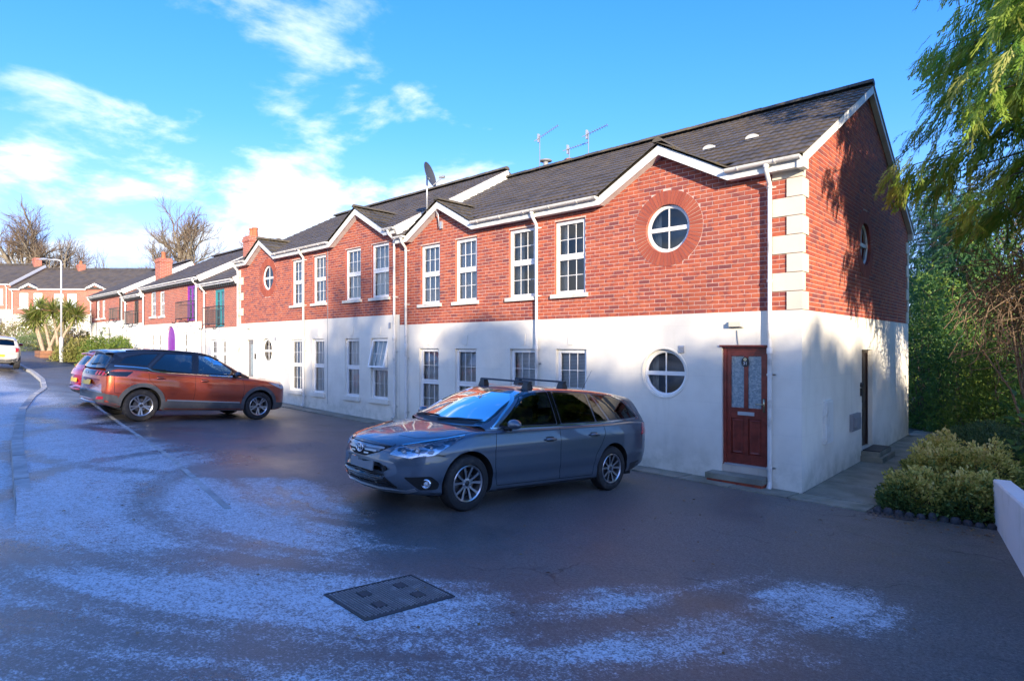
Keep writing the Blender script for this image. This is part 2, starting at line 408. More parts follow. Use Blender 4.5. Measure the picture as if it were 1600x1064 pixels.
    cover = t.math('ADD', t.math('MULTIPLY', zone, .93), t.math('MULTIPLY', t.math('SUBTRACT', mid, .5), .7))
    cover = t.math('ADD', cover, t.math('ADD', t.math('MULTIPLY', t.math('SUBTRACT', big, .5), .7), t.math('MULTIPLY', t.math('SUBTRACT', sw, .5), .9)))
    cover = t.math('SUBTRACT', cover, t.math('MULTIPLY', tr, .48))
    cov = t.ramp(cover, -.05, 1.0)
    fine = t.noise(p, 62., 3., .75); fine2 = t.noise(p, 19., 3., .65)
    thr = t.math('ADD', t.math('MULTIPLY', t.math('SUBTRACT', fine, .5), 1.5), t.math('MULTIPLY', t.math('SUBTRACT', fine2, .5), .7))
    lv = t.math('ADD', t.math('ADD', thr, t.math('MULTIPLY', t.math('SUBTRACT', cov, 1.), .55)), .18)
    fm = t.ramp(lv, -.14, .30)
    c = t.mix(t.math('MULTIPLY', fm, .80), c, (.76, .80, .85))
    damp = t.math('MULTIPLY', t.ramp(edge, -4.6, -6.6), t.ramp(x, 1., 2.8, 1., 0.))       # melt water keeps the frosted part wet
    c = t.node('ShaderNodeVectorMath', {0: c, 'Scale': t.math('SUBTRACT', 1., t.math('MULTIPLY', t.math('MULTIPLY', damp, .35), t.math('SUBTRACT', 1., fm)))}, operation='SCALE').outputs[0]
    rough = t.math('ADD', t.math('SUBTRACT', t.ramp(big, .35, .7, .44, .62), t.math('MULTIPLY', damp, .19)), t.math('MULTIPLY', fm, .35))
    b = t.node('ShaderNodeBsdfPrincipled', {'Base Color': c, 'Roughness': rough, 'Specular IOR Level': t.math('ADD', .35, t.math('MULTIPLY', damp, .3))})
    h = t.math('ADD', t.math('MULTIPLY', agg, .6), t.math('MULTIPLY', agg2, .8))
    bn = t.node('ShaderNodeBump', {'Height': h, 'Strength': .45, 'Distance': .006}); t.l.new(bn.outputs[0], b.inputs['Normal'])
    t.l.new(b.outputs[0], out.inputs[0])
mat_asphalt()
M('verge_soil', (.05, .055, .025), .95, var=.4, vscale=.8, bump=1., bscale=20)

def sheet(name, xs, yfun, zfun, ts, mat):
    mb = MB(); mb.grid([[(x, yy, zfun(x, yy)) for yy in (yfun(x, t) for t in ts)] for x in xs])
    return mb.build(name, mat, smooth=True)
xs = sorted(set([-1500, -600, -300, -160, -120, -90, -75] + list(np.arange(-70, 40, 1.5)) + [45, 60, 100, 300, 600, 1500]))
ys = sorted(set([-1500, -600, -300, -150, -80, -50] + list(np.arange(-40, 30, 1.5)) + [35, 50, 80, 150, 300, 700, 1500]))
gmb = MB(); gmb.grid([[(x, y, g(max(-160, min(x, 60)), y) - .22 + .03 * max(0, y - 40) * (1 if y < 200 else 0)) for y in ys] for x in xs])
struct(gmb.build('ground', 'verge_soil', smooth=True))
dx = list(np.arange(-80, -26, 1.)) + list(np.arange(-26, 14, .5))
tt = list(np.linspace(0, 1, 30) ** 1.0)
drv = sheet('driveway', dx, lambda x, t: kerb_y(x) + (11. - kerb_y(x)) * t, g, tt, 'asphalt'); struct(drv)
rd = sheet('road', list(np.arange(-90, -26, 1.)) + list(np.arange(-26, 40, .5)), lambda x, t: kerb_y(x) - 26 * t, lambda x, y: g(x, y) - drop(x), list(np.linspace(0, 1, 30)), 'asphalt'); struct(rd)

# kerb stones along the road
kerb = struct(thing('kerb', (-4.4, -9.05, g(-4.4, -9.05))))
def along(a, b, step):
    """points along the kerb line"""
    x = a; out = []
    while x > b: out.append((x, kerb_y(x))); x -= step
    return out
for i, (x, y) in enumerate(along(-4.1, -46., .91)):
    x2 = x - .885; y2 = kerb_y(x2); mb = MB(); d = Vector((x2 - x, y2 - y, 0)).normalized(); n = Vector((d.y, -d.x, 0))   # n to pavement side (+y)
    if n.y < 0: n = -n
    h0 = .012 - (.09 if i == 0 else (.03 if i == 1 else 0)) ; h1 = .012 - (.03 if i == 0 else 0)
    j = rng.uniform(-.004, .004)
    A, B = Vector((x, y, 0)), Vector((x2, y2, 0)); hw = .135
    def P(q, s, z): return (q + n * s) + Vector((0, 0, z))
    za, zb = g(x, y) + h0 + j, g(x2, y2) + h1 + j
    mb.hexa([P(A, -.03, za - .25), P(B, -.03, zb - .25), P(B, hw, zb - .25), P(A, hw, za - .25), P(A, -.005, za), P(B, -.005, zb), P(B, hw, zb), P(A, hw, za)])
    mb.build('kerb_stone', 'kerb_stone', kerb, fix=True)
# flush edging stones between the pavement and the drive
edge = struct(thing('edging', (-3.6, -7.4, g(-3.6, -7.4))))
ex, ey = [-3.45, -7.04, -11.86, -22], [-7.43, -6.86, -6.34, -5.1]
x = -3.45
while x > -20:
    x2 = x - .6
    y, y2 = -interp(-x, [-q for q in ex], [-q for q in ey]), -interp(-x2, [-q for q in ex], [-q for q in ey])
    d = Vector((x2 - x, y2 - y, 0)).normalized(); n = Vector((d.y, -d.x, 0)); mb = MB(); A, B = Vector((x, y, 0)) + d * .012, Vector((x2, y2, 0)); z = rng.uniform(.004, .012)
    mb.hexa([A - n * .035 + Vector((0, 0, g(A.x, A.y) - .1)), B - n * .035 + Vector((0, 0, g(B.x, B.y) - .1)), B + n * .035 + Vector((0, 0, g(B.x, B.y) - .1)), A + n * .035 + Vector((0, 0, g(A.x, A.y) - .1)),
             A - n * .032 + Vector((0, 0, g(A.x, A.y) + z)), B - n * .032 + Vector((0, 0, g(B.x, B.y) + z)), B + n * .032 + Vector((0, 0, g(B.x, B.y) + z)), A + n * .032 + Vector((0, 0, g(A.x, A.y) + z))])
    mb.build('edging_stone', 'kerb_stone', edge, fix=True); x = x2
# paving flags along the foot of the wall and the path round the gable
path = struct(thing('footpath', (0, -.4, 0)))
def flag(x0, x1, y0, y1):
    j = rng.uniform(-.004, .006); mb = MB(); c = .008
    P = lambda x, y, z: (x, y, g(x, y) + z + j)
    mb.hexa([P(x0, y0, -.1), P(x1, y0, -.1), P(x1, y1, -.1), P(x0, y1, -.1), P(x0 + c, y0 + c, .022), P(x1 - c, y0 + c, .022), P(x1 - c, y1 - c, .022), P(x0 + c, y1 - c, .022)])
    mb.build('paving_slab', 'slab', path, fix=True)
x = -.02
while x > -20.9:
    w = .9 if x > -10 else 1.2
    flag(x - w + .012, x, -.62 if x > -10 else -.75, -.005); x -= w
flag(-.008, 1.04, -.62, -.01)
y = 0.
while y < 9.5:
    flag(.012, 1.15, y, y + 1.18); y += 1.19
# ------------------------------------------------------------------ building pieces
def sub_intervals(base, cuts):
    out = []
    for a, b in base:
        segs = [(a, b)]
        for c, d in cuts:
            nx = []
            for p, q in segs:
                if d <= p or c >= q: nx.append((p, q)); continue
                if c > p: nx.append((p, c))
                if d < q: nx.append((d, q))
            segs = nx
        out += segs
    return sorted(out)
_brick_mesh = {}
def lay_bricks(parent, F, vb, vt, fn, indiv, proud=0.):
    L = .225; H = .075; items = []
    n = int(round((vt - vb) / H))
    for i in range(n):
        v0 = vb + i * H + .005; v1 = v0 + .065
        ia, ib = fn(v0), fn(v1)
        if len(ia) != len(ib): ia = ib = fn((v0 + v1) / 2)
        off = (.1125 if i % 2 else 0.)
        for (a0, a1), (b0, b1) in zip(ia, ib):
            lo, hi = min(a0, b0), max(a1, b1); k = math.floor((lo - off) / L)
            while off + k * L < hi:
                s, e = off + k * L + .005, off + (k + 1) * L - .005; k += 1
                p = [(min(max(s, a0 + .004), e), v0), (max(min(e, a1 - .004), s), v0), (max(min(e, b1 - .004), s), v1), (min(max(s, b0 + .004), e), v1)]
                if (p[1][0] - p[0][0]) + (p[2][0] - p[3][0]) < .03: continue
                if p[1][0] < p[0][0]: p[1] = p[0] = ((p[0][0] + p[1][0]) / 2, v0)
                if p[2][0] < p[3][0]: p[2] = p[3] = ((p[2][0] + p[3][0]) / 2, v1)
                full = abs(p[1][0] - p[0][0] - .215) < 1e-6 and abs(p[2][0] - p[3][0] - .215) < 1e-6
                items.append((p, full))
    items.sort(key=lambda q: (F((q[0][0][0] + q[0][1][0]) / 2, q[0][0][1]) - CAM).length)
    base = world_loc(parent); rest = MB(); fkey = (round(F.u.x, 3), round(F.u.y, 3))
    def brick(mb, c, p, r):
        j = rng.uniform(-.0012, .0012)
        vs = [F(u, v, -.014) - c for u, v in p] + [F(u, v, j + proud) - c for u, v in p]
        mb.add(vs, [(4, 5, 6, 7), (0, 1, 5, 4), (1, 2, 6, 5), (2, 3, 7, 6), (3, 0, 4, 7)], r)
    for q, (p, full) in enumerate(items):
        if q < indiv:
            c = F(sum(t[0] for t in p) / 4, sum(t[1] for t in p) / 4, 0)
            if full and fkey in _brick_mesh:
                o = bpy.data.objects.new('brick', _brick_mesh[fkey]); COL.objects.link(o); o.parent = parent; o.location = c - base
            else:
                mb = MB(); brick(mb, c, p, 0.); o = mb.build('brick', 'brick', parent, local=True); o.location = c - base
                if full: _brick_mesh[fkey] = o.data
        else: brick(rest, Vector((0, 0, 0)), p, rng.uniform(.001, .999))
    if rest.v: rest.build('brickwork', 'brick', parent, kind='stuff')
    return len(items)

PANE = {}
def pane_obj(parent, F, u0, u1, v0, v1, w, mat='window_glass'):
    mb = MB(); mb.add([F(u0, v0, w), F(u1, v0, w), F(u1, v1, w), F(u0, v1, w)], [(0, 1, 2, 3)])
    return mb.build('pane', mat, parent)
def sash(mb, F, u0, u1, v0, v1, w0, w1, cols, rows, fr=.045, bar=.012):
    fbox(mb, F, u0, u0 + fr, v0, v1, w0, w1); fbox(mb, F, u1 - fr, u1, v0, v1, w0, w1)
    fbox(mb, F, u0 + fr, u1 - fr, v0, v0 + fr, w0, w1 - .002); fbox(mb, F, u0 + fr, u1 - fr, v1 - fr, v1, w0, w1 - .002)
    U0, U1, V0, V1 = u0 + fr, u1 - fr, v0 + fr, v1 - fr; g_ = w0 + .012
    for i in range(1, cols):
        u = U0 + (U1 - U0) * i / cols; fbox(mb, F, u - bar / 2, u + bar / 2, V0, V1, g_ - .006, g_ + .008)
    for j in range(1, rows):
        v = V0 + (V1 - V0) * j / rows; fbox(mb, F, U0, U1, v - bar / 2, v + bar / 2, g_ - .005, g_ + .0075)
    cells = []
    for i in range(cols):
        for j in range(rows):
            a, b = U0 + (U1 - U0) * i / cols, U0 + (U1 - U0) * (i + 1) / cols; c, d = V0 + (V1 - V0) * j / rows, V0 + (V1 - V0) * (j + 1) / rows
            cells.append((a + (bar / 2 if i else 0), b - (bar / 2 if i < cols - 1 else 0), c + (bar / 2 if j else 0), d - (bar / 2 if j < rows - 1 else 0), g_))
    return cells
def drape(mb, F, u0, u1, v0, v1, w, amp=.03, folds=7., ph=0.):
    n = max(8, int((u1 - u0) * 60))
    top = [(u0 + (u1 - u0) * i / n) for i in range(n + 1)]
    def pt(u, v): return F(u, v, w + amp * math.sin((u - u0) * folds * 2 * math.pi / .35 + ph) * (.6 + .4 * math.sin(u * 13 + ph)))
    mb.grid([[pt(u, v0) for u in top], [pt(u, v1) for u in top]])
def window(parent, F, u0, u1, v0, v1, inside='curtain', sill=True, open_top=False, split=.5, cols=3, rows=2, mat='upvc', sillm='sill_stone', wd=-.075, simple=False, sill_h=.085):
    mb = MB(); wb, wf = wd - .045, wd + .012; fr = .04
    fbox(mb, F, u0, u0 + fr, v0, v1, wb, wf); fbox(mb, F, u1 - fr, u1, v0, v1, wb, wf)
    fbox(mb, F, u0 + fr, u1 - fr, v0, v0 + fr, wb, wf - .003); fbox(mb, F, u0 + fr, u1 - fr, v1 - fr, v1, wb, wf - .003)
    vm = v0 + (v1 - v0) * split
    cells = []
    if split < 1: fbox(mb, F, u0 + fr, u1 - fr, vm - .025, vm + .025, wb, wf - .001)
    else: vm = v1
    cells += sash(mb, F, u0 + fr, u1 - fr, v0 + fr, vm - .025, wb + .01, wf + .004, cols, rows, .03)
    if split < 1 and not open_top: cells += sash(mb, F, u0 + fr, u1 - fr, vm + .025, v1 - fr, wb + .016, wf + .014, cols, rows, .042)
    win = mb.build('window', mat, parent)
    for c in cells: pane_obj(win, F, *c)
    if open_top:
        # top-hung sash pushed out at the foot
        a = R(13); hp = F(0, v1 - fr, wf)
        class TF:
            def __call__(s, u, v, w=0.):
                dv, dw = v - (v1 - fr), w - wf
                return F(u, v1 - fr + dv * math.cos(a) + dw * math.sin(a), wf - dv * math.sin(a) + dw * math.cos(a) + .012)
        T = TF(); sm = MB(); cs = sash(sm, T, u0 + fr - .012, u1 - fr + .012, vm + .012, v1 - fr, wb + .016, wf + .014, cols, rows, .05)
        so = sm.build('open_sash', mat, parent); tag(so, 'open top-hung window sash')
        for c in cs: pane_obj(so, T, *c)
    if sill:
        sb = MB(); e = .075
        fbox(sb, F, u0 - e, u1 + e, v0 - sill_h, v0 - .002, wd - .04, .07); sb.build('window_sill', sillm, win)
    if inside and not simple:
        cb = MB(); w = wd - (.16 if inside == 'curtain' else .095)
        if inside == 'curtain':       # drawn back to both sides
            s = rng.uniform(.2, .3); drape(cb, F, u0, u0 + s, v0, v1, w, .025, 5); drape(cb, F, u1 - rng.uniform(.1, .16), u1 + .03, v0, v1, w, .025, 5, 1.)
            cb.build('curtain', 'curtain', win, smooth=True)
        elif inside == 'net':
            drape(cb, F, u0, u1, v0, v1, w, .02, 4., rng.uniform(0, 6)); cb.build('curtain', 'net', win, smooth=True)
        elif inside == 'blind':
            v = v1 - .03
            while v > v0 + .03:
                cb.add([F(u0 + .02, v, w + .012), F(u1 - .02, v, w + .012), F(u1 - .02, v + .021, w - .012), F(u0 + .02, v + .021, w - .012)], [(0, 1, 2, 3)]); v -= .03
            cb.build('blind', 'blind', win)
    return win
def round_window(parent, F, cu, cv, r, wd=-.07, ring=0., ring_m='brick', n=40, bricks=False):
    mb = MB(); o = F(cu, cv, wd)
    prof = [(r, -.045), (r, .012), (r - .035, .02), (r - .065, .004), (r - .065, -.045)]
    mb.lathe([(a, b) for a, b in prof], o, F.w, n)
    fbox(mb, F, cu - r + .05, cu + r - .05, cv - .045, cv + .03, wd - .03, wd + .014)
    ri = r - .065
    fbox(mb, F, cu - .011, cu + .011, cv + .03, cv + ri + .005, wd - .022, wd - .004); fbox(mb, F, cu - .011, cu + .011, cv - ri - .005, cv - .045, wd - .022, wd - .004)
    win = mb.build('round_window', 'upvc', parent, smooth=True, angle=30)
    for q, (su, sv) in enumerate(((1, 1), (-1, 1), (-1, -1), (1, -1))):
        vs = cv + (.03 if sv > 0 else -.045); us = cu + su * .011; arc = []
        a0 = math.atan2(vs - cv, 1); rr = ri + .008
        th0 = math.asin((vs - cv) / rr); th1 = math.acos((us - cu) / rr) if su > 0 else math.pi - math.acos(-(us - cu) / rr)
        # corner + arc
        ang = [math.asin(abs(vs - cv) / rr) + (math.acos(abs(us - cu) / rr) - math.asin(abs(vs - cv) / rr)) * i / 8 for i in range(9)]
        pts = [(us, vs)] + [(cu + su * rr * math.cos(t), cv + sv * rr * math.sin(t)) for t in ang]
        if su * sv < 0: pts = pts[::-1]
        pm = MB(); pm.add([F(u, v, wd - .013) for u, v in pts], [tuple(range(len(pts)))]); pm.build('pane', 'window_glass', win)
    cb = MB(); drape(cb, F, cu - r, cu - r + .2, cv - r, cv + r, wd - .16, .02, 5); cb.build('curtain', 'curtain', win, smooth=True)
    if bricks:
        ro, k = r + .255, 52
        for i in range(k):
            a, b = 2 * math.pi * i / k + .008, 2 * math.pi * (i + 1) / k - .008
            p = [(cu + r * 1.005 * math.cos(a), cv + r * 1.005 * math.sin(a)), (cu + ro * math.cos(a), cv + ro * math.sin(a)), (cu + ro * math.cos(b), cv + ro * math.sin(b)), (cu + r * 1.005 * math.cos(b), cv + r * 1.005 * math.sin(b))]
            bm = MB(); c = F(cu, cv, 0); j = rng.uniform(0, .003) + .003
            bm.add([F(u, v, -.10) for u, v in p] + [F(u, v, j) for u, v in p], [(4, 5, 6, 7), (0, 1, 5, 4), (1, 2, 6, 5), (2, 3, 7, 6), (3, 0, 4, 7)])
            bm.build('brick', 'ring_brick', parent)
    return win
def mat_ring():
    m, t, out = new_mat('ring_brick'); p = t.pos(); r = t.node('ShaderNodeObjectInfo').outputs['Random']
    c = t.mix(r, (.29, .064, .038), (.38, .092, .048)); n = t.noise(p, 22., 3.)
    c = t.mix(t.ramp(n, .55, .7, 0., .5), c, (.28, .075, .055))
    b = t.node('ShaderNodeBsdfPrincipled', {'Base Color': c, 'Roughness': .85}); t.l.new(b.outputs[0], out.inputs[0])
mat_ring()

# ---- roof tiles
def tile_template(w, gauge, rolls=2, thick=.024):
    k = 4 * rolls; us = [w * i / k for i in range(k + 1)]
    prof = [.0 + .014 * max(0., math.sin(2 * math.pi * (i / 4) - math.pi / 2) * .5 + .5) for i in range(k + 1)]
    V = []; L = gauge + .04
    V += [(u, 0., .040 + p) for u, p in zip(us, prof)]; V += [(u, L, .012 + p) for u, p in zip(us, prof)]; V += [(u, .002, .040 + p - thick) for u, p in zip(us, prof)]
    n = k + 1; Fc = [(i, i + 1, n + i + 1, n + i) for i in range(k)] + [(2 * n + i, 2 * n + i + 1, i + 1, i) for i in range(k)]
    Fc += [(0, n, 2 * n), (k, 2 * n + k, n + k)]
    return np.array(V), Fc
class Slope:
    def __init__(s, o, u, up):
        s.o = Vector(o); s.u = Vector(u).normalized(); s.s = Vector(up).normalized(); s.n = s.u.cross(s.s).normalized()
        if s.n.z < 0: s.n = -s.n
    def __call__(s, a, b, c=0.): return s.o + s.u * a + s.s * b + s.n * c
def lay_tiles(parent, S, rows, mat='roof_tile', indiv=0, gauge=.32, w=.30, jit=.0025):
    """rows: list of (row index, u0, u1)"""
    V, Fc = tile_template(w - .003, gauge); items = []
    for i, u0, u1 in rows:
        n = max(1, round((u1 - u0) / w)); ww = (u1 - u0) / n
        for k in range(n): items.append((u0 + k * ww, i * gauge, ww / w))
    items.sort(key=lambda q: (S(q[0], q[1]) - CAM).length)
    B = np.array([S.u[:], S.s[:], S.n[:]]); base = np.array(world_loc(parent)); mesh = None; vs = []; fs = []; rs = []; nv = len(V)
    for q, (u, s, sc) in enumerate(items):
        o = np.array(S(u, s, rng.uniform(-jit, jit)))
        if q < indiv:
            if mesh is None:
                mb = MB(); mb.add((V * (1, 1, 1)) @ B, Fc); ob = mb.build('roof_tile', mat, parent, local=True, smooth=True, angle=40); mesh = ob.data
            else: ob = bpy.data.objects.new('roof_tile', mesh); COL.objects.link(ob); ob.parent = parent
            ob.location = o - base
        else:
            k = len(vs) * nv; vs.append((V * (sc, 1, 1)) @ B + o); fs += [tuple(k + j for j in f) for f in Fc]; rs += [rng.uniform(.001, .999)] * len(Fc)
    if vs:
        mb = MB(); mb.v = np.concatenate(vs).tolist(); mb.f = fs; mb.r = rs; mb.m = [0] * len(fs)
        mb.build('roof_tiling', mat, parent, smooth=True, angle=40, kind='stuff')
def ridge_tiles(parent, p0, p1, r=.12, step=.44, mat='mossy_tile', indiv=True):
    p0, p1 = Vector(p0), Vector(p1); d = (p1 - p0); n = max(1, int(d.length / step)); d /= n; dn = d.normalized(); side = dn.cross(Vector((0, 0, 1)))
    J = MB()
    for i in range(n):
        mb = MB() if indiv else J; a = p0 + d * i; b = p0 + d * (i + .985); j = rng.uniform(-.006, .006)
        rows = []
        for q, rr in ((a, r), (b, r * .97)):
            rows.append([q + side * math.cos(t) * rr + Vector((0, 0, math.sin(t) * rr * .8 + j - .01)) for t in (math.pi * k / 8 for k in range(9))])
        mb.grid(rows); mb.add([rows[1][k] for k in range(9)], [tuple(range(9))]); mb.add([rows[0][k] for k in range(9)], [tuple(reversed(range(9)))])
        if indiv: mb.build('ridge_tile', mat, parent, smooth=True, angle=40)
    if not indiv: J.build('ridge_tiling', mat, parent, smooth=True, angle=40, kind='stuff')

# ---- rainwater goods
def gutter(parent, a, b, r=.058, mat='gutter'):
    """half-round gutter from a to b with brackets and stop ends"""
    a, b = Vector(a), Vector(b); d = (b - a).normalized(); s = d.cross(Vector((0, 0, 1))).normalized(); mb = MB()
    def ring(q, rr, dz=0): return [q + s * math.cos(t) * rr + Vector((0, 0, -math.sin(t) * rr + dz)) for t in (math.pi * k / 10 for k in range(11))]
    mb.grid([ring(a, r), ring(b, r)]); mb.grid([ring(a, r - .006), ring(b, r - .006)])
    for q in (a, b): mb.add(ring(q, r), [tuple(range(11))])
    L = (b - a).length; n = max(2, int(L / .9) + 1)
    for i in range(n):
        q = a + d * (L * (i + .35) / n); w = .02
        mb.grid([ring(q, r + .008, -.001), ring(q + d * w, r + .008, -.001)]); mb.grid([ring(q, r + .001), ring(q, r + .008)]); mb.grid([ring(q + d * w, r + .001), ring(q + d * w, r + .008)])
    if L > 3:
        q = a + d * L * .55; mb.grid([ring(q - d * .06, r + .009), ring(q + d * .06, r + .009)])
    return mb.build('gutter', mat, parent, smooth=True, angle=50)
def downpipe(parent, F, u, vtop, vbot, woff=.085, r=.036, wg=.24, mat='gutter', shoe=True, swan=.12, lat=0.):
    mb = MB(); p = [F(u + lat, vtop, wg), F(u + lat, vtop - .10, wg), F(u + lat * .9, vtop - .13, wg - .012), F(u, vtop - .13 - swan, woff + .012), F(u, vtop - .17 - swan, woff)]
    mb.tube(p, r, 12); mb.tube([F(u, vtop - .16 - swan, woff), F(u, vbot + .12, woff)], r - .002, 12, caps=False)
    mb.lathe([(r + .012, 0), (r + .014, .05), (r + .008, .07)], F(u + lat, vtop - .07, wg), (0, 0, 1), 12)
    L = vtop - .3 - vbot; k = max(2, int(L / 1.5))
    for i in range(k + 1):
        v = vbot + .35 + (L - .4) * i / k
        mb.lathe([(r, -.02), (r + .007, -.018), (r + .007, .018), (r, .02)], F(u, v, woff), (0, 0, 1), 12)
        fbox(mb, F, u - .075, u + .075, v - .01, v + .01, .002, .012); fbox(mb, F, u - .012, u + .012, v - .012, v + .012, .01, woff - r + .004)
    mb.lathe([(r + .01, 0), (r + .01, .09), (r, .1)], F(u, (vtop + vbot) * .42, woff), (0, 0, 1), 12)
    if shoe: mb.tube([F(u, vbot + .13, woff), F(u, vbot + .07, woff + .01), F(u, vbot + .02, woff + .07)], r + .006, 12)
    return mb.build('downpipe', mat, parent, smooth=True, angle=50)
def quoins(parent, F, F2, v0, n, h=.3, short=.215, long=.44, proud=.022, left=False, first_short=True, g_short=.14, g_long=.30):
    """alternating corner blocks; F facade (corner at u=0), F2 the return wall"""
    for i in range(n):
        sh = (i % 2 == 0) == first_short; a = short if sh else long; b = g_long if sh else g_short
        mb = MB(); v, V = v0 + i * h + .006, v0 + (i + 1) * h - .006
        s = -1 if not left else 1
        # L-shaped block in plan
        if F2 is not None:
            pl = [F(s * a, 0, -.01), F(s * a, 0, proud), F(0, 0, proud) + F2.w * proud, F2(b, 0, proud), F2(b, 0, -.01), F(0, 0, -.01) - F2.w * .01]
        else: pl = [F(s * a, 0, -.01), F(s * a, 0, proud), F(0, 0, proud), F(0, 0, -.01)]
        k = len(pl); c = .006
        cen = sum((p for p in pl), Vector()) / k
        vs = [p + Vector((0, 0, v)) for p in pl] + [p + Vector((0, 0, V)) for p in pl]
        mb.add(vs, [tuple(range(k)), tuple(range(k, 2 * k))] + [(q, (q + 1) % k, k + (q + 1) % k, k + q) for q in range(k)])
        o = mb.build('quoin', 'quoin_stone', parent, fix=True)
def rake(parent, F, uc, half, vk, tan, h, w0, w1, mat='upvc_old', name='bargeboard', left=True, right=True, ext=.0):
    """pair of sloping boards meeting at an apex"""
    for s, on in ((-1, left), (1, right)):
        if not on: continue
        mb = MB(); e = half + ext
        p = [(uc + s * e, vk - ext * tan), (uc, vk + half * tan), (uc, vk + half * tan + h), (uc + s * e, vk - ext * tan + h)]
        if s > 0: p = p[::-1]
        fprism(mb, F, p, w0, w1); mb.build(name, mat, parent, fix=True)
# ------------------------------------------------------------------ the two apartment blocks
FACADE = Frame((0, 0, 0), (1, 0, 0)); GABLE = Frame((0, 0, 0), (0, 1, 0))
BAND = 2.91; EAVE = 5.12; YE = -.24; ZE = 5.29; TAN = .549; YR = 4.27; DEPTH = 8.54
def gablet_roof(parent, uc, half, zo, tan=.55, mat='mossy_tile'):
    zk = ZE + zo; half2 = half + .10; up = Vector((1, 0, tan)).normalized(); sl = math.hypot(half2, half2 * tan)
    for s in (-1, 1):
        S = Slope((uc + s * half2, YE, zk - .10 * tan + .02), (0, 1, 0), (-s, 0, tan))
        rows = []; n = max(2, round(sl / .32)); gz = sl / n
        for i in range(n):
            z = zk + (i + 1) * gz * tan / math.hypot(1, tan); yv = (z - zk) / TAN + .25
            rows.append((i, 0., yv + .12))
        lay_tiles(parent, S, rows, mat, 0, gauge=gz, w=.30)
    zr = zk + half * tan + .04
    ridge_tiles(parent, (uc, YE + .0, zr + .02), (uc, (zr - zk) / TAN - .12, zr + .02), .10, .40)
def block(B, uL, uR, zo, wins, gwins, rnds, gablets, doors, pipes, indiv_b, indiv_t, gable=False, quoin_left=False, gutters=()):
    F = Frame((0, 0, zo), (1, 0, 0))
    # --- brick storey
    cuts = [(a, b, c, d) for a, b, c, d, *_ in wins]
    def fn(v):
        base = [(uL, uR)] if v < EAVE + .03 else []
        if v >= EAVE + .03:
            for uc, hf in gablets:
                q = hf - (v - EAVE - .05) / .55
                if q > .05: base.append((uc - q, uc + q))
        c = [(a, b) for a, b, c_, d in cuts if c_ < v < d]
        for cu, cv, r in rnds:
            ro = r + .262
            if abs(v - cv) < ro: q = math.sqrt(ro * ro - (v - cv) ** 2); c.append((cu - q, cu + q))
        return sub_intervals(sorted(base), c)
    lay_bricks(B, F, BAND, 5.97, fn, indiv_b)
    # mortar bed behind the bricks, with openings
    top = [(uR, EAVE + .04)]
    for uc, hf in sorted(gablets, reverse=True): top += [(uc + hf, EAVE + .04), (uc, EAVE + .04 + hf * .55), (uc - hf, EAVE + .04)]
    top += [(uL, EAVE + .04)]
    mb = MB(); holes = [rect(a, b, c, d) for a, b, c, d, *_ in wins] + [circ(cu, cv, r) for cu, cv, r in rnds]
    fholes(mb, F, [(uL, BAND - .02), (uR, BAND - .02)] + top, holes, -.004, .15, 0, 1)
    mb.build('upper_wall', ['mortar', 'brick'], B)
    # --- rendered ground storey
    mb = MB(); holes = []
    for a, b, c, d, *_ in gwins: holes.append(rect(a, b, c, d))
    for a, b, c, d in doors: holes.append(rect(a, b, c, d))
    gr = [(cu, cv - 2.66, r) for cu, cv, r in rnds]
    holes += [circ(cu - .06, cv, r) for cu, cv, r in gr]
    uW = uR + (.012 if gable else 0)
    fholes(mb, F, [(uL, -.9), (uW, -.9), (uW, BAND), (uL, BAND)], holes, .012, .16)
    mb.add([F(uL, BAND, .012), F(uW, BAND, .012), F(uR, BAND, -.02), F(uL, BAND, -.02)], [(0, 1, 2, 3)])
    mb.build('ground_floor_wall', 'white_render', B)
    for i, (a, b, c, d, ins) in enumerate(wins): window(B, F, a, b, c, d, ins)
    for i, (a, b, c, d, ins, op) in enumerate(gwins):
        window(B, F, a, b, c, d, ins, open_top=op, sillm='white_render', sill_h=.12)
        ks = MB(); m = (a + b) / 2; fprism(ks, F, [(m - .06, d + .09), (m + .06, d + .09), (m + .085, d + .33), (m - .085, d + .33)], .01, .026); ks.build('keystone', 'white_render', B)
    for cu, cv, r in rnds: round_window(B, F, cu, cv, r, bricks=True)
    for cu, cv, r in gr:
        w = round_window(B, F, cu - .06, cv, r)
        rb = MB(); rb.lathe([(r + .002, -.02), (r + .002, .022), (r + .028, .022), (r + .034, .012), (r + .034, -.02)], F(cu - .06, cv, 0), F.w, 48); rb.build('window_surround', 'white_render', B, smooth=True, angle=40)
    # back wall, inner lining and floor so that rooms are dark and deep
    mb = MB(); mb.box((uL + .02, .55, -.6 + zo), (uR - .22, .6, 5.1 + zo), m=0); mb.box((uL, DEPTH - .1, -.6 + zo), (uR - .004, DEPTH, EAVE + zo), m=1)
    mb.box((uL + .02, .17, 2.55 + zo), (uR - .22, .549, 2.85 + zo), m=0)
    mb.build('rear_wall', ['inside', 'white_render'], B)
    # --- eaves
    spans = []; cur = uR + (.13 if gable else -.02)
    for uc, hf in sorted(gablets, reverse=True):
        spans.append((uc + hf, cur)); cur = uc - hf
    spans.append((uL + .02, cur))
    for a, b in spans:
        if b - a < .08: continue
        mb = MB(); fbox(mb, F, a, b, EAVE, EAVE + .155, .17, .192); mb.build('fascia', 'upvc_old', B)
        mb = MB(); fbox(mb, F, a, b - (.12 if b > uR else 0), EAVE + .008, EAVE + .022, .001, .17); mb.build('soffit', 'upvc_old', B)
    for a, b in gutters:
        gutter(B, F(a, EAVE + .165, .252), F(b, EAVE + .165, .252))
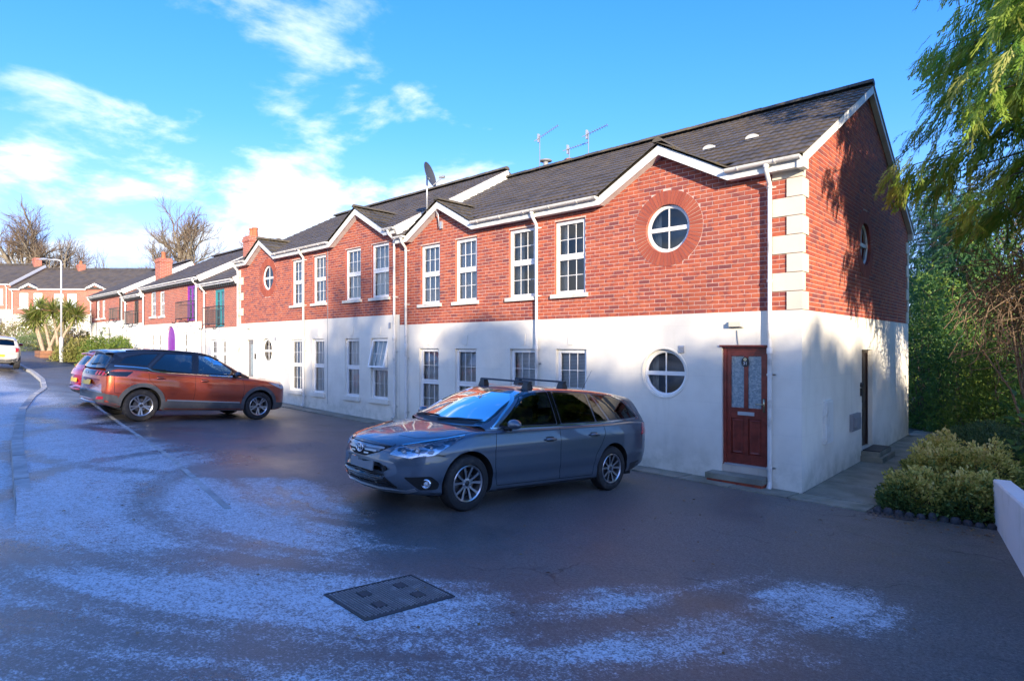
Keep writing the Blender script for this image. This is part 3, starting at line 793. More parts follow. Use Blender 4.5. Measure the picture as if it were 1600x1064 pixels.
    for uc, hf in gablets:
        rake(B, F, uc, hf, EAVE, .55, .17, .17, .194)
        mb = MB()
        for s in (-1, 1):
            p = [F(uc + s * hf, EAVE + .01, .0), F(uc + s * hf, EAVE + .01, .17), F(uc, EAVE + .01 + hf * .55, .17), F(uc, EAVE + .01 + hf * .55, .0)]
            mb.add(p, [(0, 1, 2, 3)])
        mb.build('gablet_soffit', 'upvc_old', B)
        gablet_roof(B, uc, hf, zo)
    # --- roof
    vR = uR + (.12 if gable else .06); vL = uL - .02
    sl = math.hypot(YR - YE, (YR - YE) * TAN); n = 16; gz = sl / n; S = Slope((0, YE, ZE + zo - .005), (1, 0, 0), (0, 1, TAN))
    rows = []
    for i in range(n):
        segs = [(vL, vR)]
        if i == 0: segs = sub_intervals(segs, [(uc - hf - .02, uc + hf + .02) for uc, hf in gablets])
        rows += [(i, a, b) for a, b in segs]
    lay_tiles(B, S, rows, 'roof_tile', indiv_t, gauge=gz)
    zr = ZE + zo + (YR - YE) * TAN
    mb = MB()
    # sarking under the front tiles and the rear slope
    mb.hexa([(vL, .02, ZE + zo + .26 * TAN - .06), (vR - .03, .02, ZE + zo + .26 * TAN - .06), (vR - .03, YR, zr - .03), (vL, YR, zr - .03), (vL, .02, ZE + zo + .26 * TAN - .02), (vR - .03, .02, ZE + zo + .26 * TAN - .02), (vR - .03, YR, zr), (vL, YR, zr)])
    mb.hexa([(vL, YR, zr - .05), (vR, YR, zr - .05), (vR, 2 * YR - YE, ZE + zo - .05), (vL, 2 * YR - YE, ZE + zo - .05), (vL, YR, zr + .03), (vR, YR, zr + .03), (vR, 2 * YR - YE, ZE + zo + .03), (vL, 2 * YR - YE, ZE + zo + .03)])
    mb.build('roof', 'roof_tile', B)
    ridge_tiles(B, (vR - .01, YR, zr + .055), (vL, YR, zr + .055), .125, .45, indiv=gable)
    for u, vt, vb, lat, sw in pipes: downpipe(B, F, u, vt, vb, lat=lat, swan=sw)
    return F, zr

# ============ near block
A = thing('apartment_block', (-5.2, 0, 0), 'near red brick and white rendered block, its gable end facing the shrub bed', 'building', 'two-storey brick terrace')
gabA = [(-2.41, 1.29), (-8.64, 1.26)]
doorA = (-1.29, -.51, .05, 2.33)
winsA = [(-4.98, -4.18, 3.43, 4.98, 'curtain'), (-6.32, -5.53, 3.43, 4.98, 'curtain'), (-8.16, -7.38, 3.43, 4.98, 'net'), (-9.53, -8.75, 3.43, 4.98, 'net')]
gwA = [(-4.94, -4.14, .52, 2.27, 'blind', False), (-6.28, -5.49, .52, 2.27, 'blind', False), (-8.16, -7.38, .52, 2.27, 'blind', False), (-9.58, -8.78, .52, 2.27, 'blind', False)]
FA, ZRA = block(A, -10.43, 0., 0., winsA, gwA, [(-2.33, 4.50, .44)], gabA, [doorA], [(-.46, EAVE + .14, .0, 0., .16), (-5.42, EAVE + .14, .12, 0., .14), (-10.06, EAVE + .14, .2, 0., .14)], 150, 240, gable=True,
      gutters=[(-1.13, .06), (-7.35, -3.74), (-10.40, -9.95)])
# gable end
GF = GABLE
def gtop(y): return EAVE + .12 + (min(y, DEPTH - y)) * TAN
def fg(v):
    base = [(0., DEPTH)] if v < EAVE + .12 else []
    if v >= EAVE + .12:
        q = (v - EAVE - .12) / TAN
        if q < DEPTH / 2 - .03: base = [(q, DEPTH - q)]
    c = []
    cu, cv, ro = 4.07, 4.44, .44 + .262
    if abs(v - cv) < ro: q = math.sqrt(ro * ro - (v - cv) ** 2); c.append((cu - q, cu + q))
    return sub_intervals(base, c)
lay_bricks(A, GF, BAND, 7.70, fg, 100)
mb = MB(); fholes(mb, GF, [(.0, BAND - .02), (DEPTH, BAND - .02), (DEPTH, EAVE + .12), (DEPTH / 2, EAVE + .12 + DEPTH / 2 * TAN), (0., EAVE + .12)], [circ(4.07, 4.44, .44)], -.004, .15, 0, 1)
mb.build('gable_wall', ['mortar', 'brick'], A)
sd = (3.72, 4.62, .22, 2.26)
mb = MB(); fholes(mb, GF, [(-.012, -.9), (DEPTH, -.9), (DEPTH, BAND), (-.012, BAND)], [rect(*sd)], .012, .14); mb.add([GF(0, BAND, .012), GF(DEPTH, BAND, .012), GF(DEPTH, BAND, -.02), GF(0, BAND, -.02)], [(0, 1, 2, 3)])
mb.build('gable_ground_wall', 'white_render', A)
round_window(A, GF, 4.07, 4.44, .44, bricks=True)
mb = MB(); mb.box((-.205, .6, -.6), (-.2, DEPTH - .12, 5.0)); mb.build('inner_wall', 'inside', A)
quoins(A, FACADE, GABLE, BAND + .004, 7)
mb = MB(); v, V = BAND + 2.11, EAVE + .03; pl = [FACADE(-.44, 0, -.01), FACADE(-.44, 0, .022), Vector((.022, -.022, 0)), GABLE(.14, 0, .022), GABLE(.14, 0, -.01), Vector((-.01, .01, 0))]
mb.add([p + Vector((0, 0, v)) for p in pl] + [p + Vector((0, 0, V)) for p in pl], [tuple(range(6)), tuple(range(6, 12))] + [(q, (q + 1) % 6, 6 + (q + 1) % 6, 6 + q) for q in range(6)]); mb.build('quoin', 'quoin_stone', A, fix=True)
for i in range(7):   # far corner of the gable
    mb = MB(); b = .30 if i % 2 == 0 else .16; fbox(mb, GABLE, DEPTH - b, DEPTH + .022, BAND + .004 + i * .3 + .006, BAND + (i + 1) * .3 - .006, -.01, .022); mb.build('quoin', 'quoin_stone', A)
rake(A, GABLE, DEPTH / 2, DEPTH / 2 + .20, EAVE + .03, TAN, .16, .085, .108)
mb = MB()
for s in (-1, 1):
    hf = DEPTH / 2 + .18; p = [GABLE(DEPTH / 2 + s * hf, EAVE + .05, .0), GABLE(DEPTH / 2 + s * hf, EAVE + .05, .085), GABLE(DEPTH / 2, EAVE + .05 + hf * TAN, .085), GABLE(DEPTH / 2, EAVE + .05 + hf * TAN, 0.)]
    mb.add(p, [(0, 1, 2, 3)])
mb.build('gable_soffit', 'upvc_old', A)
# boxed end of the eaves
mb = MB(); mb.box((.0, YE + .02, EAVE - .02), (.106, -.001, EAVE + .13)); mb.build('eaves_box', 'upvc_old', A)
mb = MB(); mb.box((.0, DEPTH + .002, EAVE - .02), (.106, DEPTH + .24, EAVE + .13)); mb.build('eaves_box', 'upvc_old', A)
# front door
def panel_door(parent, F, u0, u1, v0, v1, wd, mat='mahogany', glass=True):
    fr = .055; mb = MB(); fbox(mb, F, u0, u0 + fr, v0, v1, wd - .06, wd + .02); fbox(mb, F, u1 - fr, u1, v0, v1, wd - .06, wd + .02); fbox(mb, F, u0 + fr, u1 - fr, v1 - fr, v1, wd - .06, wd + .018)
    fbox(mb, F, u0 - .03, u1 + .015, v1 - .002, v1 + .028, wd - .06, .05)
    mb.build('door_frame', mat, parent)
    a, b, c, d = u0 + fr + .003, u1 - fr - .003, v0 + .03, v1 - fr - .003; st = .072; mid = (a + b) / 2; lock = c + .90
    mb = MB(); w0, w1 = wd - .05, wd
    fbox(mb, F, a, a + st, c, d, w0, w1); fbox(mb, F, b - st, b, c, d, w0, w1)
    fbox(mb, F, a + st, b - st, c, c + .16, w0, w1 - .001); fbox(mb, F, a + st, b - st, d - .10, d, w0, w1 - .001); fbox(mb, F, a + st, b - st, lock - .13, lock + .05, w0, w1 - .001)
    for v, V in ((c + .16, lock - .13), (lock + .05, d - .10)): fbox(mb, F, mid - .034, mid + .034, v, V, w0, w1 - .002)
    for s, e in ((a + st, mid - .034), (mid + .034, b - st)):
        v, V = c + .16, lock - .13; fbox(mb, F, s, e, v, V, w0 + .01, w1 - .022)
        i = .022; P = lambda k, w: [F(s + k, v + k, w), F(e - k, v + k, w), F(e - k, V - k, w), F(s + k, V - k, w)]
        q0, q1, q2 = P(.004, w1 - .022), P(.03, w1 - .004), P(.055, w1 - .012); vs = q0 + q1 + q2
        mb.add(vs, [(k, (k + 1) % 4, 4 + (k + 1) % 4, 4 + k) for k in range(4)] + [(4 + k, 4 + (k + 1) % 4, 8 + (k + 1) % 4, 8 + k) for k in range(4)] + [(8, 9, 10, 11)])
    door = mb.build('door', mat, parent)
    for s, e in ((a + st, mid - .034), (mid + .034, b - st)):
        pm = MB(); fbox(pm, F, s, e, lock + .05, d - .10, w0 + .012, w0 + .03); pm.build('pane', 'frosted_glass', door)
    lm = MB(); fbox(lm, F, mid - .14, mid + .14, lock - .075, lock - .015, w1 - .004, w1 + .006); fbox(lm, F, mid - .125, mid + .125, lock - .065, lock - .026, w1 + .006, w1 + .010); lm.build('letter_plate', 'galv', door)
    hm = MB(); fbox(hm, F, b - .045, b - .012, lock + .0, lock + .22, w1 - .002, w1 + .008); hm.tube([F(b - .028, lock + .13, w1 + .006), F(b - .028, lock + .13, w1 + .05), F(b - .05, lock + .13, w1 + .055), F(b - .15, lock + .128, w1 + .05)], .009, 8); hm.build('handle', 'brass', door, smooth=True)
    tm = MB(); fbox(tm, F, u0 + .03, u1 - .02, v0 - .0, v0 + .028, wd - .06, wd + .05); tm.build('threshold', 'galv', parent)
    return door, mid, d, w1
M('brass', (.62, .52, .33), .3, metal=1.)
dr, dmid, dtop, dw = panel_door(A, FACADE, -1.285, -.515, .31, 2.325, -.06)
# number plaque on the door
mb = MB(); n = 28; c0 = (dmid - .01, dtop - .20)
el = [(c0[0] + .062 * math.cos(2 * math.pi * i / n), c0[1] + .085 * math.sin(2 * math.pi * i / n)) for i in range(n)]; fprism(mb, FACADE, el, dw - .001, dw + .012); pq = mb.build('number_plaque', 'black_metal', dr)
M('plaque_gold', (.65, .55, .3), .5)
mb = MB(); mb.lathe([(.028, 0), (.028, .004), (.0, .005)], FACADE(c0[0], c0[1] + .042, dw + .012), FACADE.w, 14); mb.build('plaque_crest', 'plaque_gold', dr)
def text_mesh(parent, txt, size, F, u, v, w, mat, name='lettering', align='CENTER', italic=0.):
    cu = bpy.data.curves.new(name, 'FONT'); cu.body = txt; cu.size = size; cu.align_x = align; cu.align_y = 'CENTER'; cu.extrude = .0008; cu.shear = italic
    to = bpy.data.objects.new(name, cu); COL.objects.link(to)
    dg = bpy.context.evaluated_depsgraph_get(); me = bpy.data.meshes.new_from_object(to.evaluated_get(dg)); bpy.data.objects.remove(to)
    z = (F(0, 1, 0) - F(0, 0, 0)); uu = F(1, 0, 0) - F(0, 0, 0); ww = F(0, 0, 1) - F(0, 0, 0); o = F(u, v, w) - (world_loc(parent) if parent.rotation_euler.z == 0 else Vector())
    m4 = Matrix(((uu.x, z.x, ww.x, o.x), (uu.y, z.y, ww.y, o.y), (uu.z, z.z, ww.z, o.z), (0, 0, 0, 1))); me.transform(m4)
    me.materials.clear(); me.materials.append(MATS[mat]); ob = bpy.data.objects.new(name, me); COL.objects.link(ob); ob.parent = parent
    return ob
text_mesh(dr, '31', .075, FACADE, c0[0], c0[1] - .025, dw + .0135, 'white_paint')
# tiled riser, step and mat under the door
for i in range(5):
    mb = MB(); w = .765 / 5; fbox(mb, FACADE, -1.285 + i * w + .003, -1.285 + (i + 1) * w - .003, .195, .305, -.12, -.012); mb.build('riser_tile', 'tread_tile', A)
mb = MB(); fbox(mb, FACADE, -1.30, -.50, .0, .308, -.15, -.016); mb.build('riser_backing', 'mortar', A)
mb = MB(); fbox(mb, FACADE, -1.46, -.50, .10, .192, -.01, .30); mb.build('door_step', 'slab', A)
# brick face of the step
mb = MB(); fbox(mb, FACADE, -1.44, -.52, -.06, .099, -.01, .28); mb.build('step_riser', 'brick', A)
# bulkhead light over the door, its cable, an extract vent
def bulkhead(parent, F, u, v, s=1.):
    mb = MB(); fbox(mb, F, u - .12 * s, u + .12 * s, v - .05 * s, v + .05 * s, .011, .05); o = mb.build('wall_light', 'light_body', parent)
    mb = MB(); P = lambda k, w: [F(u - .105 * s + k, v - .042 * s + k, w), F(u + .105 * s - k, v - .042 * s + k, w), F(u + .105 * s - k, v + .042 * s - k, w), F(u - .105 * s + k, v + .042 * s - k, w)]
    vs = P(0, .05) + P(.008, .10); mb.add(vs, [(k, (k + 1) % 4, 4 + (k + 1) % 4, 4 + k) for k in range(4)] + [(4, 5, 6, 7)]); mb.build('diffuser', 'diffuser', o)
M('light_body', (.55, .53, .45), .5); M('diffuser', (.62, .58, .46), .35)
bulkhead(A, FACADE, -1.03, 2.70, 1.05)
mb = MB(); mb.tube([FACADE(-1.02, 2.60, .022), FACADE(-1.015, 2.5, .022), FACADE(-1.0, 2.36, .022)], .008, 6); mb.build('light_cable', 'lead', A)
def vent(parent, F, u, v, w=.10, h=.13):
    mb = MB(); fbox(mb, F, u - w / 2, u + w / 2, v - h / 2, v + h / 2, .01, .03)
    for i in range(4): q = v - h / 2 + h * (i + .5) / 4; mb.add([F(u - w * .42, q - .012, .05), F(u + w * .42, q - .012, .05), F(u + w * .42, q + .012, .03), F(u - w * .42, q + .012, .03)], [(0, 1, 2, 3)])
    mb.build('wall_vent', 'galv', parent)
vent(A, FACADE, -2.03, 2.28)
# gable fittings: access panel, meter box, side door and step
mb = MB(); fbox(mb, GABLE, 1.07, 1.50, .66, 1.40, .012, .06); fbox(mb, GABLE, 1.10, 1.47, .69, 1.37, .06, .075); mb.build('meter_door', 'upvc_old', A)
mb = MB(); fbox(mb, GABLE, 2.78, 3.38, .70, 1.02, .012, .075); fbox(mb, GABLE, 2.82, 3.0, .78, .96, .075, .13); fbox(mb, GABLE, 3.06, 3.30, .80, .94, .075, .10); mb.build('gas_meter_box', 'lead', A)
M('dark_wood', (.03, .018, .014), .4)
mb = MB(); fbox(mb, GABLE, 3.73, 4.61, .24, 2.25, -.13, -.10); fbox(mb, GABLE, 3.73, 3.79, .24, 2.25, -.10, -.07); fbox(mb, GABLE, 4.55, 4.61, .24, 2.25, -.10, -.07); fbox(mb, GABLE, 3.79, 4.55, 2.19, 2.25, -.10, -.072)
for q in ((3.86, 4.12), (4.22, 4.48)):
    for v in ((.4, 1.0), (1.15, 2.1)): fbox(mb, GABLE, q[0], q[1], v[0], v[1], -.10, -.09)
mb.build('side_door', 'dark_wood', A)
mb = MB(); mb.box((.014, 3.6, -.05), (.40, 4.75, .12)); mb.box((.014, 3.66, .12), (.34, 4.7, .215)); mb.build('side_step', 'slab', A)
mb = MB(); mb.box((.03, 3.72, .216), (.33, 4.62, .235)); mb.build('door_mat', 'black_metal', A)
mb = MB(); mb.lathe([(.05, 0), (.05, .03), (.03, .05), (0, .05)], GABLE(3.62, 1.55, .012), GABLE.w, 12); fbox(mb, GABLE, 3.57, 3.67, 1.33, 1.49, .012, .05); mb.build('door_bell', 'black_metal', A)
# roof vents (small pale tiles)
SA = Slope((0, YE, ZE), (1, 0, 0), (0, 1, TAN))
for u, y in ((-2.22, 1.58), (-1.38, 1.64)):
    s = (y - YE) * math.hypot(1, TAN); mb = MB(); rows = []
    for k in range(5):
        t = k / 4; rows.append([SA(u + .13 * math.cos(a) * (1 - .3 * t), s - .06 + .12 * t, .05 + .075 * math.sin(a) * (1 - t * .7)) for a in (math.pi * j / 8 for j in range(9))])
    mb.grid(rows); mb.add(rows[0], [tuple(range(9))]); mb.build('roof_vent', 'upvc', A, smooth=True, angle=60)

# ============ second block of the terrace, a step up the hill
ZB = .29
Bk = thing('apartment_block', (-15.7, 0, .3), 'middle brick and rendered block with a grey front door and one window tilted open', 'building', 'two-storey brick terrace')
gabB = [(-12.37, 1.45), (-18.72, 1.14)]
winsB = [(-11.80, -10.95, 3.43, 4.98, 'net'), (-13.20, -12.36, 3.43, 4.98, 'net'), (-15.15, -14.34, 3.43, 4.98, 'net'), (-16.58, -15.74, 3.43, 4.98, 'net')]
gwB = [(-11.82, -10.98, .52, 2.27, 'net', True), (-13.20, -12.42, .52, 2.27, 'net', False), (-15.18, -14.42, .52, 2.27, 'net', False), (-16.67, -15.86, .52, 2.27, 'net', False)]
FB, ZRB = block(Bk, -20.9, -10.435, ZB, winsB, gwB, [(-18.40, 4.53, .45)], gabB, [(-20.15, -19.55, .15, 2.27)], [(-10.58, EAVE + .14, .02, -.08, .14), (-15.62, EAVE + .14, .02, 0., .14), (-20.78, EAVE + .14, .1, 0., .14)], 250, 0,
      gutters=[(-10.90, -10.40), (-17.56, -13.86), (-20.88, -19.88)])
qF = Frame((-20.9, 0, ZB), (1, 0, 0)); quoins(Bk, qF, None, BAND + .004, 7, left=True)
mb = MB(); fbox(mb, FB, -20.14, -19.56, .2, 2.26, -.13, -.09); fbox(mb, FB, -20.14, -20.06, .2, 2.26, -.09, -.06); fbox(mb, FB, -19.64, -19.56, .2, 2.26, -.09, -.06); fbox(mb, FB, -20.06, -19.64, 2.16, 2.26, -.09, -.062); fbox(mb, FB, -20.06, -19.98, .2, 2.16, -.09, -.075); fbox(mb, FB, -19.72, -19.64, .2, 2.16, -.09, -.075); fbox(mb, FB, -19.98, -19.72, .2, .9, -.09, -.076)
M('grey_door', (.20, .20, .21), .4); mb.build('door', 'grey_door', Bk)
mb = MB(); fbox(mb, FB, -19.97, -19.73, .92, 2.1, -.086, -.08); mb.build('door_pane', 'frosted_glass', Bk)
mb = MB(); fbox(mb, FB, -19.43, -19.33, 1.55, 1.75, .012, .03); mb.build('number_plate', 'black_metal', Bk)
bulkhead(Bk, FB, -19.85, 2.72, .9); vent(Bk, FB, -17.75, 2.3, .1, .12); vent(Bk, FB, -10.87, 2.62, .1, .16)
mb = MB(); fbox(mb, FB, -20.3, -19.4, -.1, .15, .012, .3); mb.build('door_step', 'slab', Bk)
# vertical movement joint
mb = MB(); fbox(mb, FB, -14.22, -14.20, .2, EAVE, .0, .0155); mb.build('movement_joint', 'lead', Bk)
# exposed verge of the higher roof where it oversails the near block
sl = Slope((-10.375, YE, ZE + ZB - .02), (1, 0, 0), (0, 1, TAN)); L = math.hypot(YR - YE, (YR - YE) * TAN)
mb = MB(); mb.hexa([sl(-.03, 0, -.26), sl(.03, 0, -.26), sl(.03, L, -.26), sl(-.03, L, -.26), sl(-.03, 0, .03), sl(.03, 0, .03), sl(.03, L, .03), sl(-.03, L, .03)]); mb.build('verge_board', 'upvc_old', Bk, fix=True)
mb = MB(); fbox(mb, Frame((-10.43, 0, 0), (0, 1, 0)), .0, DEPTH, 4.6, EAVE + ZB, 0, .004); mb.build('party_wall', 'mortar', Bk)
# ------------------------------------------------------------------ cars
from mathutils.geometry import delaunay_2d_cdt
def pchip(xs, ys, x):
    xs = np.asarray(xs, float); ys = np.asarray(ys, float); h = np.diff(xs); d = np.diff(ys) / h; m = np.zeros_like(ys)
    for i in range(1, len(xs) - 1):
        if d[i - 1] * d[i] > 0: w1, w2 = 2 * h[i] + h[i - 1], h[i] + 2 * h[i - 1]; m[i] = (w1 + w2) / (w1 / d[i - 1] + w2 / d[i])
    m[0], m[-1] = d[0], d[-1]
    x = np.clip(np.asarray(x, float), xs[0], xs[-1]); i = np.clip(np.searchsorted(xs, x) - 1, 0, len(h) - 1); t = (x - xs[i]) / h[i]
    return (1 + 2 * t) * (1 - t) ** 2 * ys[i] + t * (1 - t) ** 2 * h[i] * m[i] + t * t * (3 - 2 * t) * ys[i + 1] + t * t * (t - 1) * h[i] * m[i + 1]
def paint(name, col, flake=.0, rough=.32, dirt=.25, metal=.6):
    m, t, out = new_mat(name); p = t.node('ShaderNodeTexCoord').outputs['Object']
    c = t.mix(t.ramp(t.noise(p, 900., 1.), .3, .7), tuple(x * (1 - flake) for x in col), tuple(min(1, x * (1 + flake)) for x in col))
    z = t.sep(p)[2]; n = t.noise(p, 5., 6., .7)
    dm = t.math('MULTIPLY', t.ramp(z, .15, .75, 1., .12), t.ramp(n, .35, .75, .2, 1.))
    c2 = t.mix(t.math('MULTIPLY', dm, dirt), c, (.20, .175, .15))
    b = t.node('ShaderNodeBsdfPrincipled', {'Base Color': c2, 'Metallic': t.math('MULTIPLY', t.math('SUBTRACT', 1., t.math('MULTIPLY', dm, dirt)), metal), 'Roughness': rough, 'Coat Weight': t.math('SUBTRACT', 1., t.math('MULTIPLY', dm, dirt * 1.2)), 'Coat Roughness': .02, 'Coat IOR': 1.6})
    t.l.new(b.outputs[0], out.inputs[0])
paint('paint_grey', (.095, .13, .175), .25, .35, .2, .55); paint('paint_orange', (.42, .072, .030), .2, .32, .15, .6); paint('paint_red', (.50, .012, .022), .1, .3, .1, .2); paint('paint_cream', (.62, .58, .50), .0, .35, .15, 0.)
paint('paint_black', (.008, .008, .01), 0., .2, .1, 0.)
M('car_plastic', (.022, .023, .025), .55, grain=.2, gscale=300); M('clad', (.085, .088, .092), .6, dirt=(.2, .18, .15), damt=.5, dscale=6.); M('black_gloss', (.006, .006, .007), .08, coat=.5); M('rubber', (.020, .020, .021), .75, dirt=(.10, .09, .08), damt=.45, dscale=9.)
M('chrome', (.75, .76, .78), .12, metal=1.); M('alloy', (.52, .53, .55), .28, metal=.9); M('alloy_dark', (.05, .052, .056), .4, metal=.5); M('well', (.012, .012, .012), .9); M('seat', (.03, .03, .034), .9); M('seat_light', (.16, .15, .14), .9)
M('lamp_chrome', (.62, .65, .70), .22, metal=.85); M('red_lens', (.45, .012, .02), .12, coat=1.); M('clear_lens', (.55, .56, .58), .15, coat=1.); M('amber_lens', (.6, .2, .02), .2); M('plate_yellow', (.72, .46, .02), .4); M('plate_ink', (.01, .01, .01), .5); M('plate_dark', (.17, .18, .19), .2, coat=1.); M('mirror_glass', (.6, .65, .7), .03, metal=1.)
M('lip_silver', (.34, .37, .40), .3, metal=.7); M('brake', (.22, .2, .19), .4, metal=.8)

def densify(poly, step=.03):
    out = []
    n = len(poly)
    for i in range(n):
        a, b = np.array(poly[i], float), np.array(poly[(i + 1) % n], float); k = max(1, int(np.linalg.norm(b - a) / step))
        out += [tuple(a + (b - a) * j / k) for j in range(k)]
    return out
def rounded(poly, r=.02, k=4):
    out = []; n = len(poly)
    for i in range(n):
        p, a, b = np.array(poly[i], float), np.array(poly[i - 1], float), np.array(poly[(i + 1) % n], float)
        da, db = a - p, b - p; la, lb = np.linalg.norm(da), np.linalg.norm(db); q = min(r, la * .45, lb * .45); s, e = p + da / la * q, p + db / lb * q
        for j in range(k + 1): t = j / k; out.append(tuple((1 - t) ** 2 * s + 2 * t * (1 - t) * p + t * t * e))
    return out
def area2(p): return sum(p[i][0] * p[(i + 1) % len(p)][1] - p[(i + 1) % len(p)][0] * p[i][1] for i in range(len(p))) / 2
def inset(poly, d):
    if area2(poly) < 0: poly = poly[::-1]
    n = len(poly); out = []
    for i in range(n):
        a, b, c = np.array(poly[i - 1]), np.array(poly[i]), np.array(poly[(i + 1) % n]); e1, e2 = b - a, c - b
        n1 = np.array([-e1[1], e1[0]]) / (np.linalg.norm(e1) + 1e-9); n2 = np.array([-e2[1], e2[0]]) / (np.linalg.norm(e2) + 1e-9); m = n1 + n2; m /= max(.35, np.linalg.norm(m) ** 2 / 2) * 1.0
        out.append(tuple(b + m * d * (1 if np.linalg.norm(n1 + n2) > .2 else 0)))
    return out
def in_poly(p, poly):
    x, y = p; c = False; j = len(poly) - 1
    for i in range(len(poly)):
        xi, yi = poly[i]; xj, yj = poly[j]
        if (yi > y) != (yj > y) and x < (xj - xi) * (y - yi) / (yj - yi) + xi: c = not c
        j = i
    return c
class Snap:
    """drops 2-D outlines on to the car body along a direction"""
    def __init__(s, bvh, kind, side=1, ang=0.): s.b = bvh; s.k = kind; s.s = side; s.a = ang
    def ray(s, a, b):
        if s.k == 'side': return Vector((a, s.s * 3, b)), Vector((0, -s.s, 0))
        if s.k == 'front': return Vector((-2, a * s.s, b)), Vector((1, 0, 0))
        if s.k == 'rear': return Vector((9, a * s.s, b)), Vector((-1, 0, 0))
        if s.k == 'top': return Vector((a, b * s.s, 4)), Vector((0, 0, -1))
        if s.k == 'ofront':   # oblique front corner: a measured along the corner
            c, q = math.cos(s.a), math.sin(s.a); return Vector((a * q - 3 * c, s.s * (a * c + 3 * q), b)), Vector((c, -s.s * q, 0))
        if s.k == 'orear':
            c, q = math.cos(s.a), math.sin(s.a); return Vector((s.L - a * q + 3 * c, s.s * (a * c + 3 * q), b)), Vector((-c, -s.s * q, 0))
    def __call__(s, a, b, off=0.):
        o, d = s.ray(a, b); h, n, i, _ = s.b.ray_cast(o, d)
        if h is None:
            h, n, i, _ = s.b.find_nearest(o + d * 2.2)
        if n.dot(d) > 0: n = -n
        return h + n * off
def patch(parent, name, sn, poly, off, mat, spacing=.06, skirt=.012, smooth=True, hole=None):
    """outline poly -> a shell lying on the body; hole: inner outline left open"""
    if area2(poly) < 0: poly = poly[::-1]
    poly = densify(poly, spacing * .6); mb = MB()
    if hole is not None:
        if area2(hole) < 0: hole = hole[::-1]
        n = len(hole)
        mb.add([sn(*p, off) for p in poly] + [sn(*p, off) for p in hole], [(i, (i + 1) % n, n + (i + 1) % n, n + i) for i in range(n)]); m = n
    else:
        xs = [p[0] for p in poly]; ys_ = [p[1] for p in poly]; pts = list(poly); n = m = len(pts); ip = inset(poly, spacing * .45)
        for a in np.arange(min(xs) + spacing, max(xs), spacing):
            for b in np.arange(min(ys_) + spacing, max(ys_), spacing):
                if in_poly((a, b), ip): pts.append((a, b))
        V, _, Fc, *_ = delaunay_2d_cdt([Vector(p) for p in pts], [(i, (i + 1) % n) for i in range(n)], [], 1, 1e-5)
        mb.add([sn(v.x, v.y, off) for v in V], [tuple(f) for f in Fc])
    if skirt:
        mb.add([sn(*p, off) for p in poly[:m]] + [sn(*p, off - skirt) for p in poly[:m]], [(i, m + i, m + (i + 1) % m, (i + 1) % m) for i in range(m)])
    return mb.build(name, mat, parent, smooth=smooth, local=True, angle=35, fix=False)
def ring_patch(parent, name, sn, poly, d, off, mat, spacing=.03, skirt=.01):
    poly = densify(poly, spacing)
    if area2(poly) < 0: poly = poly[::-1]
    inn = inset(poly, d); n = len(poly); mb = MB()
    mb.add([sn(*p, off) for p in poly] + [sn(*p, off) for p in inn], [(i, (i + 1) % n, n + (i + 1) % n, n + i) for i in range(n)])
    if skirt: mb.add([sn(*p, off) for p in poly] + [sn(*p, off - skirt) for p in poly], [(i, n + i, n + (i + 1) % n, (i + 1) % n) for i in range(n)])
    return mb.build(name, mat, parent, smooth=True, local=True, angle=40)
def strip(parent, name, sn, line, w, off, mat, step=.03):
    """thin band along an open line on the body"""
    L = []
    for i in range(len(line) - 1):
        a, b = np.array(line[i], float), np.array(line[i + 1], float); k = max(1, int(np.linalg.norm(b - a) / step)); L += [a + (b - a) * j / k for j in range(k)]
    L.append(np.array(line[-1], float)); rows = [[], [], [], []]
    for i, p in enumerate(L):
        d = L[min(i + 1, len(L) - 1)] - L[max(i - 1, 0)]; d /= np.linalg.norm(d) + 1e-9; nn = np.array([-d[1], d[0]])
        ww = w if not callable(w) else w(i / (len(L) - 1)); q0, q1 = p - nn * ww / 2, p + nn * ww / 2
        rows[0].append(sn(*q0, -.006)); rows[1].append(sn(*q0, off)); rows[2].append(sn(*q1, off)); rows[3].append(sn(*q1, -.006))
    mb = MB(); mb.grid(rows); return mb.build(name, mat, parent, smooth=True, local=True, angle=40)

